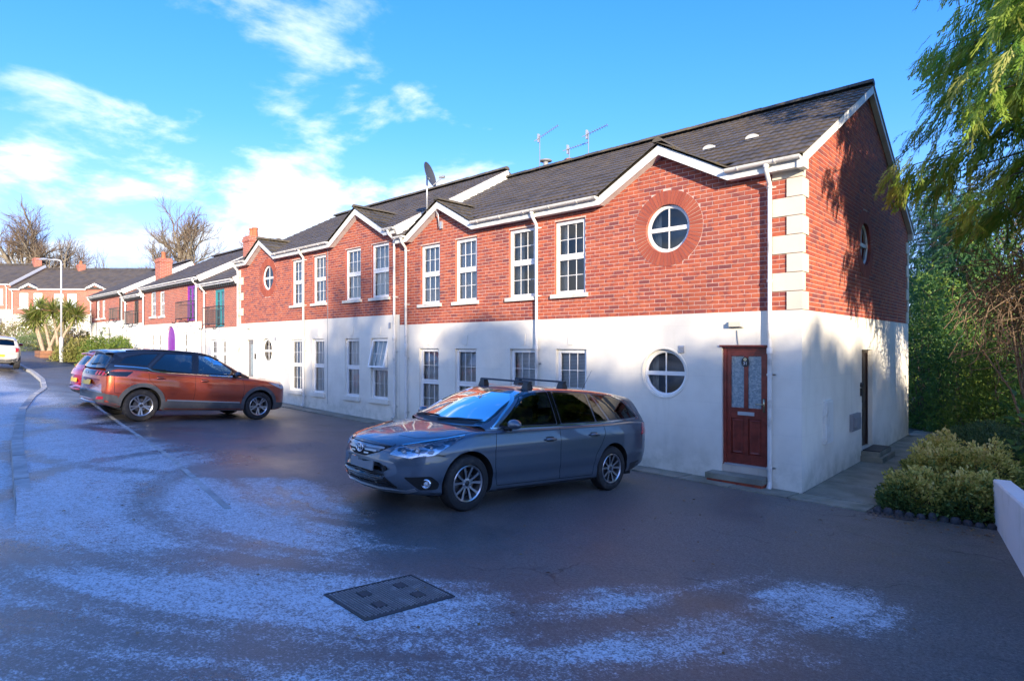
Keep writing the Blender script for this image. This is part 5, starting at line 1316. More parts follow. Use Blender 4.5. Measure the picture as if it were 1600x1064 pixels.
def suv_details():
    for s in (-1, 1):
        sb = Snap(bvb, 'side', s)
        for ax_ in SUV['axles']:
            ln = [(ax_ + .432 * math.cos(t), .37 + .432 * math.sin(t)) for t in np.linspace(R(-14), R(194), 40)]; strip(suv, 'arch_cladding', sb, ln, .085, .010, 'clad')
        patch(suv, 'sill_cladding', sb, rounded([(1.34, .245), (3.16, .245), (3.10, .46), (1.40, .42)], .02), .008, 'clad', .07)
        strip(suv, 'sill_strip', sb, [(1.42, .435), (2.2, .452), (3.08, .475)], .028, .014, 'lip_silver')
        patch(suv, 'rear_cladding', sb, rounded([(3.98, .345), (4.36, .40), (4.37, .60), (4.06, .56), (4.02, .40)], .02), .008, 'clad', .06)
        patch(suv, 'front_cladding', sb, rounded([(.15, .30), (.52, .29), (.47, .45), (.17, .44)], .02), .006, 'clad', .06)
        patch(suv, 'side_lamp_panel', Snap(bv, 'side', s), rounded([(3.92, .975), (4.30, .965), (4.33, 1.06), (3.80, 1.085)], .015), .004, 'black_gloss', .05)
        patch(suv, 'pillar_panel', Snap(bvc, 'side', s), [(3.99, 1.36), (4.14, 1.22), (4.24, 1.25), (4.13, 1.44)], .004, 'black_gloss', .05)
        O = Snap(bvb, 'ofront', s, R(45)); patch(suv, 'headlight', O, rounded([(.52, .82), (.72, .90), (1.10, .945), (.96, .86), (.80, .79)], .02), .008, 'clear_lens', .05)
        strip(suv, 'roof_rail', Snap(bvc, 'top', s), [(1.9, .60), (2.4, .61), (3.2, .61), (3.9, .585)], .03, .022, 'black_gloss')
    rr = Snap(bvb, 'rear')
    patch(suv, 'tail_band', rr, rounded([(-.80, .965), (.80, .965), (.78, 1.065), (-.78, 1.065)], .01), .004, 'black_gloss')
    for s in (-1, 1):
        for k in range(3):
            a = .46 + k * .105; patch(suv, 'tail_light', rr, rounded([(s * a, .975), (s * (a + .055), .975), (s * (a + .085), 1.055), (s * (a + .03), 1.055)], .01), .012, 'red_lens', .03)
        patch(suv, 'rear_reflector', rr, rounded([(s * .60, .46), (s * .76, .47), (s * .76, .53), (s * .60, .52)], .01), .012, 'red_lens', .04)
    patch(suv, 'rear_bumper', rr, rounded([(-.76, .40), (.76, .40), (.80, .60), (-.80, .60)], .02), .010, 'clad')
    strip(suv, 'bumper_trim', rr, [(-.74, .615), (0, .625), (.74, .615)], .03, .014, 'lip_silver'); strip(suv, 'bumper_lip', rr, [(-.55, .40), (0, .39), (.55, .40)], .03, .016, 'chrome')
    m = rr(0, .80, .0); board(suv, 'number_plate', m + Vector((.004, 0, 0)), (0, 1, 0), (-.15, 0, 1), (1, 0, .15), .52, .11, .014, 'plate_yellow')
    mb = MB()
    for y in (-.06, -.02, .02, .06): mb.box((m.x + .02, y - .012, .99), (m.x + .035, y + .012, 1.03))
    mb.build('emblem', 'chrome', suv, local=True)
    tp = Snap(bvc, 'top'); mb = MB(); ys = np.linspace(-.60, .60, 15)
    mb.grid([[tp(4.02, y, .004) for y in ys], [tp(4.12, y, .014) for y in ys], [Vector((4.30, y, tp(4.1, y).z - .02)) for y in ys], [Vector((4.27, y, tp(4.1, y).z - .055)) for y in ys], [Vector((4.17, y, tp(4.1, y).z - .05)) for y in ys]]); mb.build('spoiler', 'paint_black', suv, smooth=True, local=True)
    f = Snap(bvb, 'front'); patch(suv, 'grille', f, rounded([(-.5, .66), (.5, .66), (.56, .84), (-.56, .84)], .03), .004, 'black_gloss'); patch(suv, 'lower_grille', f, rounded([(-.6, .34), (.6, .34), (.55, .5), (-.55, .5)], .03), .004, 'clad')
    mb = MB(); fr = Snap(bvc, 'rear'); mb.tube([fr(0, 1.19, .02), fr(.2, 1.2, .02), fr(.42, 1.22, .015)], .009, 6); mb.build('rear_wiper', 'car_plastic', suv, local=True)
suv_details()

# ============ red hatchback behind the SUV and the cream hatchback by the kerb
HAT = dict(paint='paint_red', wheel='plain', wheel_r=.31, axles=(.82, 3.37), track=1.48, floor=.2, bow=(.36, .24), cab_bow=(.18, .12), tumble=.38, belt_split=3., arch_r=.35, nx=80,
    body=[(0, .40, .62, .58, .58, .52), (.03, .31, .73, .68, .70, .63), (.09, .24, .81, .75, .77, .72), (.25, .2, .87, .81, .82, .78), (.6, .19, .93, .87, .848, .81), (1., .185, .975, .92, .858, .82), (2., .185, .98, .955, .86, .82), (2.8, .19, 1., .985, .86, .82), (3.4, .2, 1.02, 1.01, .855, .81), (3.8, .26, 1.02, 1.015, .83, .77), (3.96, .32, .98, .97, .79, .72), (4.03, .38, .9, .89, .73, .66), (4.06, .45, .8, .79, .66, .58)],
    cabin=[(.9, .96, .93, .76), (1.2, 1.12, .945, .79), (1.5, 1.28, .95, .80), (1.8, 1.40, .96, .80), (2.1, 1.455, .965, .80), (2.6, 1.475, .98, .80), (3.1, 1.455, .99, .795), (3.5, 1.42, 1., .78), (3.68, 1.385, 1., .77), (3.76, 1.33, 1., .76), (3.92, 1.08, .99, .74), (3.97, .97, .96, .72)],
    side_windows=[([(1.35, .985), (1.8, 1.33), (2.02, 1.385), (2.22, 1.40), (2.25, 1.0)], 'car_glass'), ([(2.34, 1.005), (2.31, 1.405), (2.85, 1.39), (3.25, 1.22), (3.3, 1.04)], 'privacy_glass')],
    windscreen=[(-.70, .99), (.70, .99), (.55, 1.39), (-.55, 1.39)], rear_window=[(-.58, 1.06), (.58, 1.06), (.5, 1.30), (-.5, 1.30)],
    seams=[[(1.3, .93), (1.27, .6), (1.34, .27)], [(2.29, .97), (2.30, .26)], [(3.0, .98), (2.95, .6), (2.9, .27)]], handles=[(2.1, .84, 'paint_red')], mirror=(1.42, .96), seats=(1.95, 2.75))
def hatch(spec, name, xy, rz, label, z_tail, plate_c='plate_yellow'):
    loc, pit, rol = seat_car(xy, rz, spec['axles'][0], spec['axles'][1] - spec['axles'][0])
    c, bv, bvb, bvc, _ = make_car(spec, name, loc, rz, pit, label, 'car', None, rol)
    L = spec['body'][-1][0]; rr = Snap(bvb, 'rear')
    for s in (-1, 1):
        O = Snap(bv, 'orear', s, R(40)); O.L = L
        patch(c, 'tail_light', O, rounded([(.52, z_tail[0]), (.70, z_tail[0] + .02), (.74, z_tail[1]), (.56, z_tail[1] + .02)], .03), .008, 'red_lens', .04)
    patch(c, 'rear_bumper', rr, rounded([(-.66, .34), (.66, .34), (.70, .50), (-.70, .50)], .03), .006, 'car_plastic' if spec is not MIN else 'clad')
    m = rr(0, .66 if spec is HAT else .58, 0); board(c, 'number_plate', m + Vector((.004, 0, 0)), (0, 1, 0), (-.12, 0, 1), (1, 0, .12), .52, .11, .014, plate_c)
    tp = Snap(bvc, 'top'); ys = np.linspace(-.54, .54, 13); xe = spec['cabin'][-4][0]; mb = MB()
    mb.grid([[tp(xe - .14, y, .004) for y in ys], [tp(xe - .04, y, .014) for y in ys], [Vector((xe + .13, y, tp(xe - .06, y).z - .02)) for y in ys], [Vector((xe + .09, y, tp(xe - .06, y).z - .055)) for y in ys]]); mb.build('spoiler', spec.get('roof_paint', spec['paint']), c, smooth=True, local=True)
    return c
MIN = dict(HAT); MIN.update(paint='paint_cream', wheel_r=.30, axles=(.70, 3.17), track=1.46, bow=(.32, .20), handles=[(2.1, .84, 'chrome')], mirror_mat='paint_black',
    body=[(0, .40, .66, .62, .58, .52), (.03, .31, .78, .73, .70, .63), (.1, .24, .86, .80, .77, .72), (.3, .2, .92, .86, .82, .78), (.8, .19, .965, .91, .84, .80), (1.4, .185, .985, .94, .842, .80), (2.4, .19, .985, .96, .842, .80), (3.1, .2, .985, .97, .84, .79), (3.45, .25, .98, .97, .82, .75), (3.62, .31, .95, .94, .78, .70), (3.69, .37, .88, .87, .73, .65), (3.72, .45, .79, .78, .66, .58)],
    cabin=[(1.0, .98, .95, .76), (1.2, 1.10, .955, .78), (1.45, 1.26, .96, .785), (1.65, 1.35, .96, .785), (1.9, 1.395, .965, .785), (2.4, 1.41, .97, .785), (2.9, 1.395, .975, .78), (3.2, 1.37, .98, .77), (3.32, 1.335, .98, .76), (3.40, 1.28, .98, .75), (3.54, 1.05, .97, .73), (3.60, .95, .95, .71)],
    side_windows=[([(1.4, .99), (1.72, 1.30), (1.9, 1.34), (2.3, 1.355), (2.33, .995)], 'car_glass'), ([(2.4, .997), (2.38, 1.355), (2.9, 1.345), (3.15, 1.30), (3.25, 1.01)], 'privacy_glass')], windscreen=[(-.68, 1.0), (.68, 1.0), (.56, 1.34), (-.56, 1.34)], rear_window=[(-.58, 1.03), (.58, 1.03), (.52, 1.28), (-.52, 1.28)], seats=(1.9, 2.6), mirror=(1.45, .97),
    seams=[[(1.35, .95), (1.30, .6), (1.36, .28)], [(2.5, .96), (2.48, .6), (2.3, .28)]])
hatch(HAT, 'hatchback', (-16.35, -2.30), R(-88.5), 'red hatchback whose tail shows past the orange car', (.78, 1.02))
hatch(MIN, 'hatchback', (-34.55, -5.92), R(-4), 'cream small hatchback seen from behind at the kerb, cut off by the picture edge', (.76, .92))
# ------------------------------------------------------------------ cottages further up the hill
def fx(px, y=0.):
    """where the picture column px meets the terrace's front plane"""
    d = ray_dir(px, 540); k = (y - CAM.y) / d.y; return CAM.x + k * d.x
M('purple', (.20, .02, .30), .4); M('teal', (.03, .24, .27), .4); M('pot', (.42, .14, .06), .8, var=.2); M('chimney_brick', (.33, .085, .05), .85, var=.25, vscale=9.)
def uvwall(parent, name, F, outer, holes, w, mat, reveal=.1):
    mb = MB(); fholes(mb, F, outer, holes, w, reveal)
    inv = [( (Vector(v) - F.o).dot(F.u), v[2] - F.o.z) for v in mb.v]
    return mb.build(name, mat, parent, uvs=inv)
def simple_roof(parent, F, uL, uR, ze, half, tan, over=.22, indiv=0, mat='roof_tile', verge=True, gauge=.34):
    u = F.u; bk = -F.w; S = Slope(F(0, ze, over), u, bk + Vector((0, 0, tan))); sl = math.hypot(half + over, (half + over) * tan); n = round(sl / gauge)
    lay_tiles(parent, S, [(i, uL, uR) for i in range(n)], mat, indiv, gauge=sl / n, w=.33)
    zr = ze + (half + over) * tan; a = [F(uL, ze, over), F(uR, ze, over), F(uR, zr, -half), F(uL, zr, -half), F(uR, ze, -2 * half - over), F(uL, ze, -2 * half - over)]
    dn = Vector((0, 0, -.06)); mb = MB(); mb.add([p for p in a] + [p + dn for p in a], [(0, 1, 2, 3), (3, 2, 4, 5), (6, 7, 8, 9), (9, 8, 10, 11), (0, 1, 7, 6), (4, 5, 11, 10), (1, 2, 8, 7), (2, 4, 10, 8), (0, 3, 9, 6), (3, 5, 11, 9)])
    mb.build('roof', mat, parent, fix=True); ridge_tiles(parent, F(uL, zr + .07, -half), F(uR, zr + .07, -half), .13, .6, mat=mat, indiv=False)
    if verge:
        T = Slope(F(uR + .02, ze - .02, over), u, bk + Vector((0, 0, tan))); mb = MB(); mb.hexa([T(-.03, 0, -.22), T(.02, 0, -.22), T(.02, sl, -.22), T(-.03, sl, -.22), T(-.03, 0, .035), T(.02, 0, .035), T(.02, sl, .035), T(-.03, sl, .035)]); mb.build('verge_board', 'upvc', parent, fix=True)
    # end walls above the eaves
    mb = MB()
    for uu in (uL + .04, uR - .04): mb.add([F(uu, ze - 3.5, 0), F(uu, ze - 3.5, -2 * half), F(uu, ze, -2 * half), F(uu, zr - .05, -half), F(uu, ze, 0)], [(0, 1, 2, 3, 4)])
    mb.build('end_wall', 'far_brick', parent, uvs=[(v[1], v[2]) for v in mb.v]); return zr
def juliet(parent, F, u0, u1, v0, v1, d=.28):
    mb = MB(); r = .014
    for v in (v0 + .06, v1): mb.tube([F(u0, v, .01), F(u0, v, d), F(u1, v, d), F(u1, v, .01)], r * 1.3, 6)
    n = max(4, int((u1 - u0) / .13))
    for i in range(n + 1): u = u0 + (u1 - u0) * i / n; mb.tube([F(u, v0 + .06, d), F(u, v1, d)], r * .8, 5)
    for w in (.1, .19): mb.tube([F(u0, v0 + .06, w), F(u0, v1, w)], r * .8, 5); mb.tube([F(u1, v0 + .06, w), F(u1, v1, w)], r * .8, 5)
    for u in (u0 + .05, u1 - .05): mb.tube([F(u, v0 + .06, d), F(u, v0 - .05, d), F(u, v0 - .14, d + .05), F(u, v0 - .15, d + .14), F(u, v0 - .08, d + .17)], r * 1.5, 6)
    return mb.build('juliet_balcony', 'black_metal', parent)
def french(parent, F, u0, u1, v0, v1, mat):
    mb = MB(); cells = []; m = (u0 + u1) / 2; fbox(mb, F, u0, u0 + .06, v0, v1, -.08, -.02); fbox(mb, F, u1 - .06, u1, v0, v1, -.08, -.02); fbox(mb, F, u0 + .06, u1 - .06, v1 - .06, v1, -.08, -.022)
    for a, b in ((u0 + .06, m), (m, u1 - .06)): cells += sash(mb, F, a, b, v0, v1 - .06, -.075, -.03, 1, 4, .055, .03)
    o = mb.build('french_window', mat, parent)
    for c in cells: pane_obj(o, F, *c)
    cb = MB(); drape(cb, F, u0, u1, v0, v1, -.2, .02); cb.build('curtain', 'net', o, smooth=True)
def cottage(name, label, uL, uR, zo, band, eave, half, uppers, grounds, frenches, doors, pipes, loc, F=None, verge=True, rafters=True, grp='cottages up the hill', gablets=(), win_kw=None):
    """all heights absolute"""
    F = F or Frame((0, 0, 0), (1, 0, 0)); B = thing(name, loc, label, 'house', grp); win_kw = win_kw or {}
    holes = [rect(*q) for q in uppers] + [rect(*q[:4]) for q in frenches]
    top = [(uR, eave + .05)]
    for uc, hf in sorted(gablets, reverse=True): top += [(uc + hf, eave + .05), (uc, eave + .05 + hf * .5), (uc - hf, eave + .05)]
    top += [(uL, eave + .05)]
    uvwall(B, 'upper_wall', F, [(uL, band), (uR, band)] + top, holes, 0., 'far_brick')
    gh = [rect(*q) for q in grounds]; ar = []
    for u0, u1, v0, v1, mt in doors: gh.append([(u0, v0), (u1, v0), (u1, v1)] + [((u0 + u1) / 2 + (u1 - u0) / 2 * math.cos(t), v1 + (u1 - u0) / 2 * math.sin(t)) for t in np.linspace(0, math.pi, 9)[1:-1]] + [(u0, v1)])
    mb = MB(); fholes(mb, F, [(uL, zo - 1.), (uR, zo - 1.), (uR, band), (uL, band)], gh, .012, .12); mb.build('ground_floor_wall', 'white_render', B)
    mb = MB(); mb.add([F(uL, zo - 1, -.5), F(uR, zo - 1, -.5), F(uR, eave, -.5), F(uL, eave, -.5)], [(0, 1, 2, 3)]); mb.build('inner_wall', 'dark_inside', B)
    for q in uppers: window(B, F, *q, inside='net', cols=win_kw.get('cols', 2), rows=2, wd=-.06, sillm='upvc')
    for q in grounds: window(B, F, *q, inside=None, cols=win_kw.get('cols', 2), rows=2, wd=-.06, sillm='white_render')
    for u0, u1, v0, v1, mt, bal in frenches:
        french(B, F, u0, u1, v0, v1, mt)
        if bal: juliet(B, F, *bal)
    for u0, u1, v0, v1, mt in doors:
        p = [(u0, v0), (u1, v0), (u1, v1)] + [((u0 + u1) / 2 + (u1 - u0) / 2 * math.cos(t), v1 + (u1 - u0) / 2 * math.sin(t)) for t in np.linspace(0, math.pi, 9)[1:-1]] + [(u0, v1)]
        mb = MB(); fprism(mb, F, p, -.1, -.07); d = mb.build('door', mt, B); mb = MB(); m = (u0 + u1) / 2
        for a, b in ((u0 + .07, m - .03), (m + .03, u1 - .07)):
            for c, e in ((v0 + .15, v0 + .9), (v0 + 1.0, v1)): fbox(mb, F, a, b, c, e, -.07, -.06)
        mb.build('door_panel', mt, d)
    mb = MB(); cur = uR; spans = []
    for uc, hf in sorted(gablets, reverse=True): spans.append((uc + hf, cur)); cur = uc - hf
    spans.append((uL, cur))
    for a, b in spans:
        fb = MB(); fbox(fb, F, a, b, eave + .06, eave + .17, .19, .21); fb.build('fascia', 'upvc', B); gutter(B, F(a + .03, eave + .17, .268), F(b - .03, eave + .17, .268), mat='upvc')
    for uc, hf in gablets:
        rake(B, F, uc, hf, eave + .03, .5, .2, .19, .214, mat='upvc'); S_ = []
        for s in (-1, 1):
            rb = MB(); rb.add([F(uc + s * hf * 1.05, eave + .2, .22), F(uc, eave + .24 + hf * .5, .22), F(uc, eave + .24 + hf * .5, -hf), F(uc + s * hf * 1.05, eave + .2, .1)], [(0, 1, 2, 3)]); rb.build('gablet_roof', 'roof_tile', B)
    if rafters:
        rm = MB(); u = uL + .1
        while u < uR - .05: fbox(rm, F, u, u + .06, eave - .06, eave + .07, .0, .185); u += .22
        rm.build('rafter_feet', 'black_metal', B, kind='stuff')
    simple_roof(B, F, uL - .03, uR + .03, eave + .20, half, .53, verge=verge)
    for u, b in pipes: downpipe(B, F, u, eave + .15, b, mat='upvc', lat=0.)
    return B, F
def zz(px, py, y=0.):
    d = ray_dir(px, py); k = (y - CAM.y) / d.y; return CAM.z + k * d.z
def R4(x0, x1, y0, y1):
    """picture box on the terrace plane -> u0,u1,v0,v1"""
    m = (x0 + x1) / 2; return (fx(x0), fx(x1), zz(m, y1), zz(m, y0))
C1, _ = cottage('cottage', 'brick cottage with teal balcony doors beside the grey front door block', -24.62, -20.95, .5, 3.09, 4.80, 3.3, [], [R4(330, 339, 531, 575), R4(346, 354, 531, 575)], [(*R4(336, 350.5, 452, 511), 'teal', R4(327.5, 351, 480, 509))], [], [(-24.2, .55)], (-22.8, 0, .5))
C2, _ = cottage('cottage', 'brick cottage with purple balcony doors and purple arched front door', -32.70, -24.68, .75, 3.41, 5.15, 3.5, [R4(235.5, 243.5, 456, 495), R4(249.5, 257, 455, 494)], [R4(286, 293.5, 520, 565), R4(300, 308, 520, 565), R4(235, 241, 522, 560), R4(246, 252.5, 522, 560)], [(*R4(292.5, 305.5, 446, 501), 'purple', R4(284.5, 307, 472, 500))], [(fx(260), fx(274), .75, 2.66, 'purple')], [(-32.45, .8), (-25.1, .6)], (-28.7, 0, .75))
M('dark_frame', (.06, .045, .04), .5)
D1, _ = cottage('cottage', 'narrow brick cottage bay with dark balcony, left of the tall chimney', -35.85, -32.76, 1.1, 3.55, 4.88, 3.3, [], [R4(206, 210.5, 522, 550), R4(215, 219, 522, 550)], [(*R4(209.5, 216.5, 470, 508), 'dark_frame', R4(202.5, 216.5, 487, 508))], [], [(-35.6, 1.)], (-34.3, 0, 1.))
D2, _ = cottage('cottage', 'farthest cottage of the brick row, with two slim windows and a dark balcony', -43.3, -35.92, 1.3, 3.80, 5.27, 3.5, [R4(151, 155.5, 470, 498), R4(159.5, 164, 469, 497)], [R4(152, 161, 516, 532)], [(*R4(185.5, 192, 465, 500), 'dark_frame', R4(179, 192, 482, 500))], [(fx(167), fx(173), 1.4, 3.05, 'grey_door')], [(-43.1, 1.3), (-36.3, 1.1)], (-39.6, 0, 1.3))
def chimney(parent, x, y, z0, z1, w=.62, d=.55, pots=1):
    mb = MB(); mb.box((x - w / 2, y - d / 2, z0), (x + w / 2, y + d / 2, z1)); mb.box((x - w / 2 - .03, y - d / 2 - .03, z1 - .22), (x + w / 2 + .03, y + d / 2 + .03, z1 - .1)); c = mb.build('chimney', 'far_brick', parent, uvs=[(v[0] + v[1], v[2]) for v in mb.v])
    for i in range(pots):
        pm = MB(); pm.lathe([(.12, 0), (.10, .3), (.12, .33), (.12, .38), (.09, .38)], Vector((x + (i - (pots - 1) / 2) * .26, y, z1 - .02)), (0, 0, 1), 12); pm.build('chimney_pot', 'pot', c)
chimney(C2, -33.0, 1.06, 5.6, 7.05, .75, .6); chimney(C1, -21.25, .75, 5.2, 6.75, .6, .6, 2)
# ---- houses across the end of the street
EF = Frame((-70.46, -.51, 0), (.734, .679, 0))
def ex(px, d=57.): return (px - 17) / 940 * d
def ez(py, d=57.): return CAM.z + (540 - py) / 940 * d
def E4(x0, x1, y0, y1): return (ex(x0), ex(x1), ez(y1), ez(y0))
E1, _ = cottage('terrace_house', 'brick house with two white gablets closing the end of the street', 0., 13.5, 2.3, ez(491), ez(454.5), 4.2, [E4(30, 44, 458, 482), E4(52, 66, 458, 482), E4(84, 99, 459, 482), E4(105, 119.5, 459, 482)], [E4(31, 43.5, 503, 520), E4(53, 65, 503, 520), E4(85, 97, 503, 520), E4(106.5, 119, 503, 520)], [], [], [(.2, 2.4)], EF(6, 2.3), EF, verge=False, rafters=False, grp='houses across the street end', gablets=[(ex(47), .95), (ex(150), .95)], win_kw={'cols': 3})
E2F = Frame(EF(-.05, 0, .0), (.734, .679, 0))
def E4b(x0, x1, y0, y1): return (ex(x0) , ex(x1), ez(y1), ez(y0))
E2, _ = cottage('terrace_house', 'higher brick house at the left picture edge behind the cream car', -9., -.02, 2.6, ez(483.5), ez(447), 4.2, [E4b(-10, 4.5, 451, 476)], [E4b(-3, 4, 496, 521)], [], [], [(-.35, 2.6)], EF(-4, 2.6), EF, verge=True, rafters=False, grp='houses across the street end', win_kw={'cols': 3})
for px_, w in ((77, .9), (3, 1.2)):
    q = EF(ex(px_), 0, -4.2); chimney(E1 if px_ > 50 else E2, q.x, q.y, 9.4, 10.55 if px_ > 50 else 11.2, w, .6, 2 if px_ > 50 else 0)

# ------------------------------------------------------------------ street furniture and small things
def lamp_post():
    p = Vector((-38.3, -2.5, g(-38.3, -2.5))); t = thing('street_lamp', p, 'tall white street lamp standing in front of the palm', 'lamp post')
    mb = MB(); mb.tube([p, p + Vector((0, 0, 1.35)), p + Vector((0, 0, 1.42))], [.095, .095, .06], 14); mb.build('base_column', 'galv_white', t, smooth=True, angle=40)
    mb = MB(); fbox(mb, Frame(p, (.6, .8, 0)), -.05, .05, .35, .85, .098, .108); mb.build('access_door', 'galv', t)
    a = Vector((-.734, -.679, 0)); h = 5.72; mb = MB()
    mb.tube([p + Vector((0, 0, 1.4)), p + Vector((0, 0, h - .15)), p + Vector((0, 0, h - .04)) + a * .05, p + Vector((0, 0, h)) + a * .2, p + Vector((0, 0, h + .03)) + a * .8], [.05, .042, .04, .036, .032], 12); mb.build('pole', 'galv_white', t, smooth=True)
    mb = MB(); q = p + Vector((0, 0, h + .04)) + a * .75
    rows = []
    for k in range(7):
        s = k / 6; c = q + a * (s * .62); w = .04 + .10 * math.sin(math.pi * min(1, s * 1.1 + .1)); rows.append([c + Vector((.679, -.734, 0)) * math.cos(th) * w + Vector((0, 0, math.sin(th) * w * .55)) for th in (2 * math.pi * j / 10 for j in range(11))])
    mb.grid(rows); mb.add(rows[0][:-1], [tuple(range(10))]); mb.add(rows[-1][:-1], [tuple(range(10))]); mb.build('lantern', 'galv', t, smooth=True)
    mb = MB(); mb.lathe([(.1, 0), (.085, -.05), (0, -.07)], q + a * .34 - Vector((0, 0, .04)), (0, 0, -1), 10); mb.build('lens', 'clear_lens', t, smooth=True)
M('galv_white', (.48, .50, .52), .45)
lamp_post()
def manhole():
    P = [on_ground(510, 932), on_ground(640, 898), on_ground(700, 930), on_ground(580, 972)]
    c = (P[0] + P[1] + P[2] + P[3]) / 4; u = ((P[2] - P[1]) + (P[3] - P[0])).normalized(); v = ((P[1] - P[0]) + (P[2] - P[3])).normalized(); n = u.cross(v).normalized(); v = n.cross(u)
    hu = ((P[2] - P[1]).length + (P[3] - P[0]).length) / 4; hv = ((P[1] - P[0]).length + (P[2] - P[3]).length) / 4
    t = thing('manhole_cover', c, 'rectangular studded iron manhole cover in the frosted tarmac', 'manhole cover')
    def B(mb, a, b, d, e, z0, z1): mb.hexa([c + u * x + v * y + n * z for z in (z0, z1) for x, y in ((a, d), (b, d), (b, e), (a, e))])
    mb = MB(); B(mb, -hu, hu, -hv, hv, -.05, .006); mb.build('plate', 'iron', t)
    for a, b, d, e in ((-hu - .012, hu + .012, -hv - .012, -hv - .003), (-hu - .012, hu + .012, hv + .003, hv + .012), (-hu - .012, -hu - .003, -hv - .003, hv + .003), (hu + .003, hu + .012, -hv - .003, hv + .003)): mb = MB(); B(mb, a, b, d, e, -.05, .009); mb.build('frame', 'iron', t)
    pads = [(-.12, .16), (.10, .16), (-.12, -.14), (.10, -.16)]
    for a, b in pads: mb = MB(); B(mb, a - .045, a + .045, b - .035, b + .035, .006, .0115); mb.build('pad', 'iron', t)
    mb = MB(); nx, ny = 22, 30
    for i in range(nx):
        for j in range(ny):
            x = -hu + .02 + (2 * hu - .04) * (i + .5 * (j % 2)) / nx; y = -hv + .02 + (2 * hv - .04) * j / (ny - 1)
            if x > hu - .015 or any(abs(x - a) < .052 and abs(y - b) < .042 for a, b in pads): continue
            s = .0098; mb.hexa([c + u * (x + q * k) + v * (y + w * k) + n * z for z, k in ((.006, s), (.0125, s * .7)) for q, w in ((-1, 0), (0, -1), (1, 0), (0, 1))])
    mb.build('studs', 'iron_pad', t, kind='stuff')
M('iron', (.045, .046, .05), .6, metal=.2, grain=.3, gscale=90, dirt=(.05, .055, .03), damt=.6, dscale=6.); M('iron_pad', (.20, .205, .21), .5, metal=.2, grain=.2, dirt=(.4, .43, .46), damt=.6, dscale=9.)
manhole()
def gully():
    c = Vector((1.32, -.62, 0)); c.z = g(c.x, c.y) + .006; t = thing('gully_grate', c, 'small slotted drain grate at the foot of the golden shrubs', 'drain')
    u = Vector((.97, .24, 0)); v = Vector((-.24, .97, 0)); n = Vector((0, 0, 1))
    mb = MB(); B = lambda mb, a, b, d, e, z0, z1: mb.hexa([c + u * x + v * y + n * z for z in (z0, z1) for x, y in ((a, d), (b, d), (b, e), (a, e))])
    B(mb, -.26, .26, -.11, .11, -.05, -.004); mb.build('sump', 'dark_inside', t)
    for k in range(10): mb = MB(); x = -.25 + .5 * k / 9; B(mb, x - .013, x + .013, -.095, .095, -.004, .006); mb.build('bar', 'iron', t)
    for d in (-.12, .095): mb = MB(); B(mb, -.265, .265, d, d + .025, -.004, .008); mb.build('frame', 'iron', t)
gully()
def wall_right():
    t = thing('retaining_wall', (2.45, -.6, 0), 'low white rendered retaining wall curving beside the shrub bed', 'wall')
    pts = [(2.36, .12), (2.42, -.2), (2.48, -.55), (2.56, -1.1), (2.68, -1.9), (2.83, -2.9), (3.05, -4.2), (3.35, -5.6), (3.7, -7.)]
    L = []
    for i in range(len(pts) - 1):
        for k in range(4): s = k / 4; L.append(Vector((pts[i][0] + (pts[i + 1][0] - pts[i][0]) * s, pts[i][1] + (pts[i + 1][1] - pts[i][1]) * s, 0)))
    L.append(Vector((*pts[-1], 0))); rows = []
    # smooth the plan
    for _ in range(4): L = [L[0]] + [(L[i - 1] + L[i] * 2 + L[i + 1]) / 4 for i in range(1, len(L) - 1)] + [L[-1]]
    for i, p in enumerate(L):
        d = (L[min(i + 1, len(L) - 1)] - L[max(i - 1, 0)]).normalized(); n = Vector((-d.y, d.x, 0))     # towards the bed (right)
        if n.x < -.2 or (abs(n.x) <= .2 and n.y > 0): pass
        z = g(p.x, p.y); h = .60 + .07 * sstep(0, 3, -p.y); w = .2
        rows.append([p + Vector((0, 0, z - .3)), p + Vector((0, 0, z + h - .02)), p + n * .015 + Vector((0, 0, z + h)), p + n * (w - .015) + Vector((0, 0, z + h)), p + n * w + Vector((0, 0, z + h - .02)), p + n * w + Vector((0, 0, z - .3))])
    mb = MB(); mb.grid(rows); mb.add(rows[0], [tuple(range(6))]); mb.add(rows[-1], [tuple(range(6))]); mb.build('rendered_wall', 'bed_wall', t, smooth=True, angle=35)
M('bed_wall', (.74, .73, .72), .85, dirt=(.42, .44, .36), damt=.45, dscale=1.6, bump=.15, bscale=90)
wall_right()
# soil of the beds
def soil(name, poly, lift, res=.25, rough=.04):
    xs_, ys_ = [p[0] for p in poly], [p[1] for p in poly]; pts = [Vector(p) for p in densify(poly, res)]; n = len(pts)
    for a in np.arange(min(xs_), max(xs_), res):
        for b in np.arange(min(ys_), max(ys_), res):
            if in_poly((a, b), inset(poly, .1)): pts.append(Vector((a, b)))
    V, _, Fc, *_ = delaunay_2d_cdt(pts, [(i, (i + 1) % n) for i in range(n)], [], 1, 1e-5); mb = MB()
    mb.add([(v.x, v.y, g(v.x, v.y) + lift + (rng.uniform(-rough, rough) if i >= n else -.05)) for i, v in enumerate(V)], [tuple(f) for f in Fc]); return struct(mb.build(name, 'soil', smooth=True))
soil('planting_bed', [(1.16, -.42), (2.38, -.18), (2.44, .5), (2.6, .95), (3.4, 1.4), (3.4, 9.), (1.18, 9.)], .05)
soil('raised_bed', [(2.62, .3), (2.72, -1.), (3.0, -3.), (3.5, -5.5), (9., -5.5), (9., 9.), (3.3, 9.), (3.3, 1.6), (2.9, 1.0)], .52, .4, .05)
soil('street_bed', [(-37.6, -2.35), (-31., -1.8), (-26.6, -1.0), (-26.6, -.35), (-43., -.6), (-48, -1.2), (-56, -.5), (-60, 5), (-52, 6), (-44, 1.2), (-41, -2.6), (-39.4, -3.2)], .05, .6)
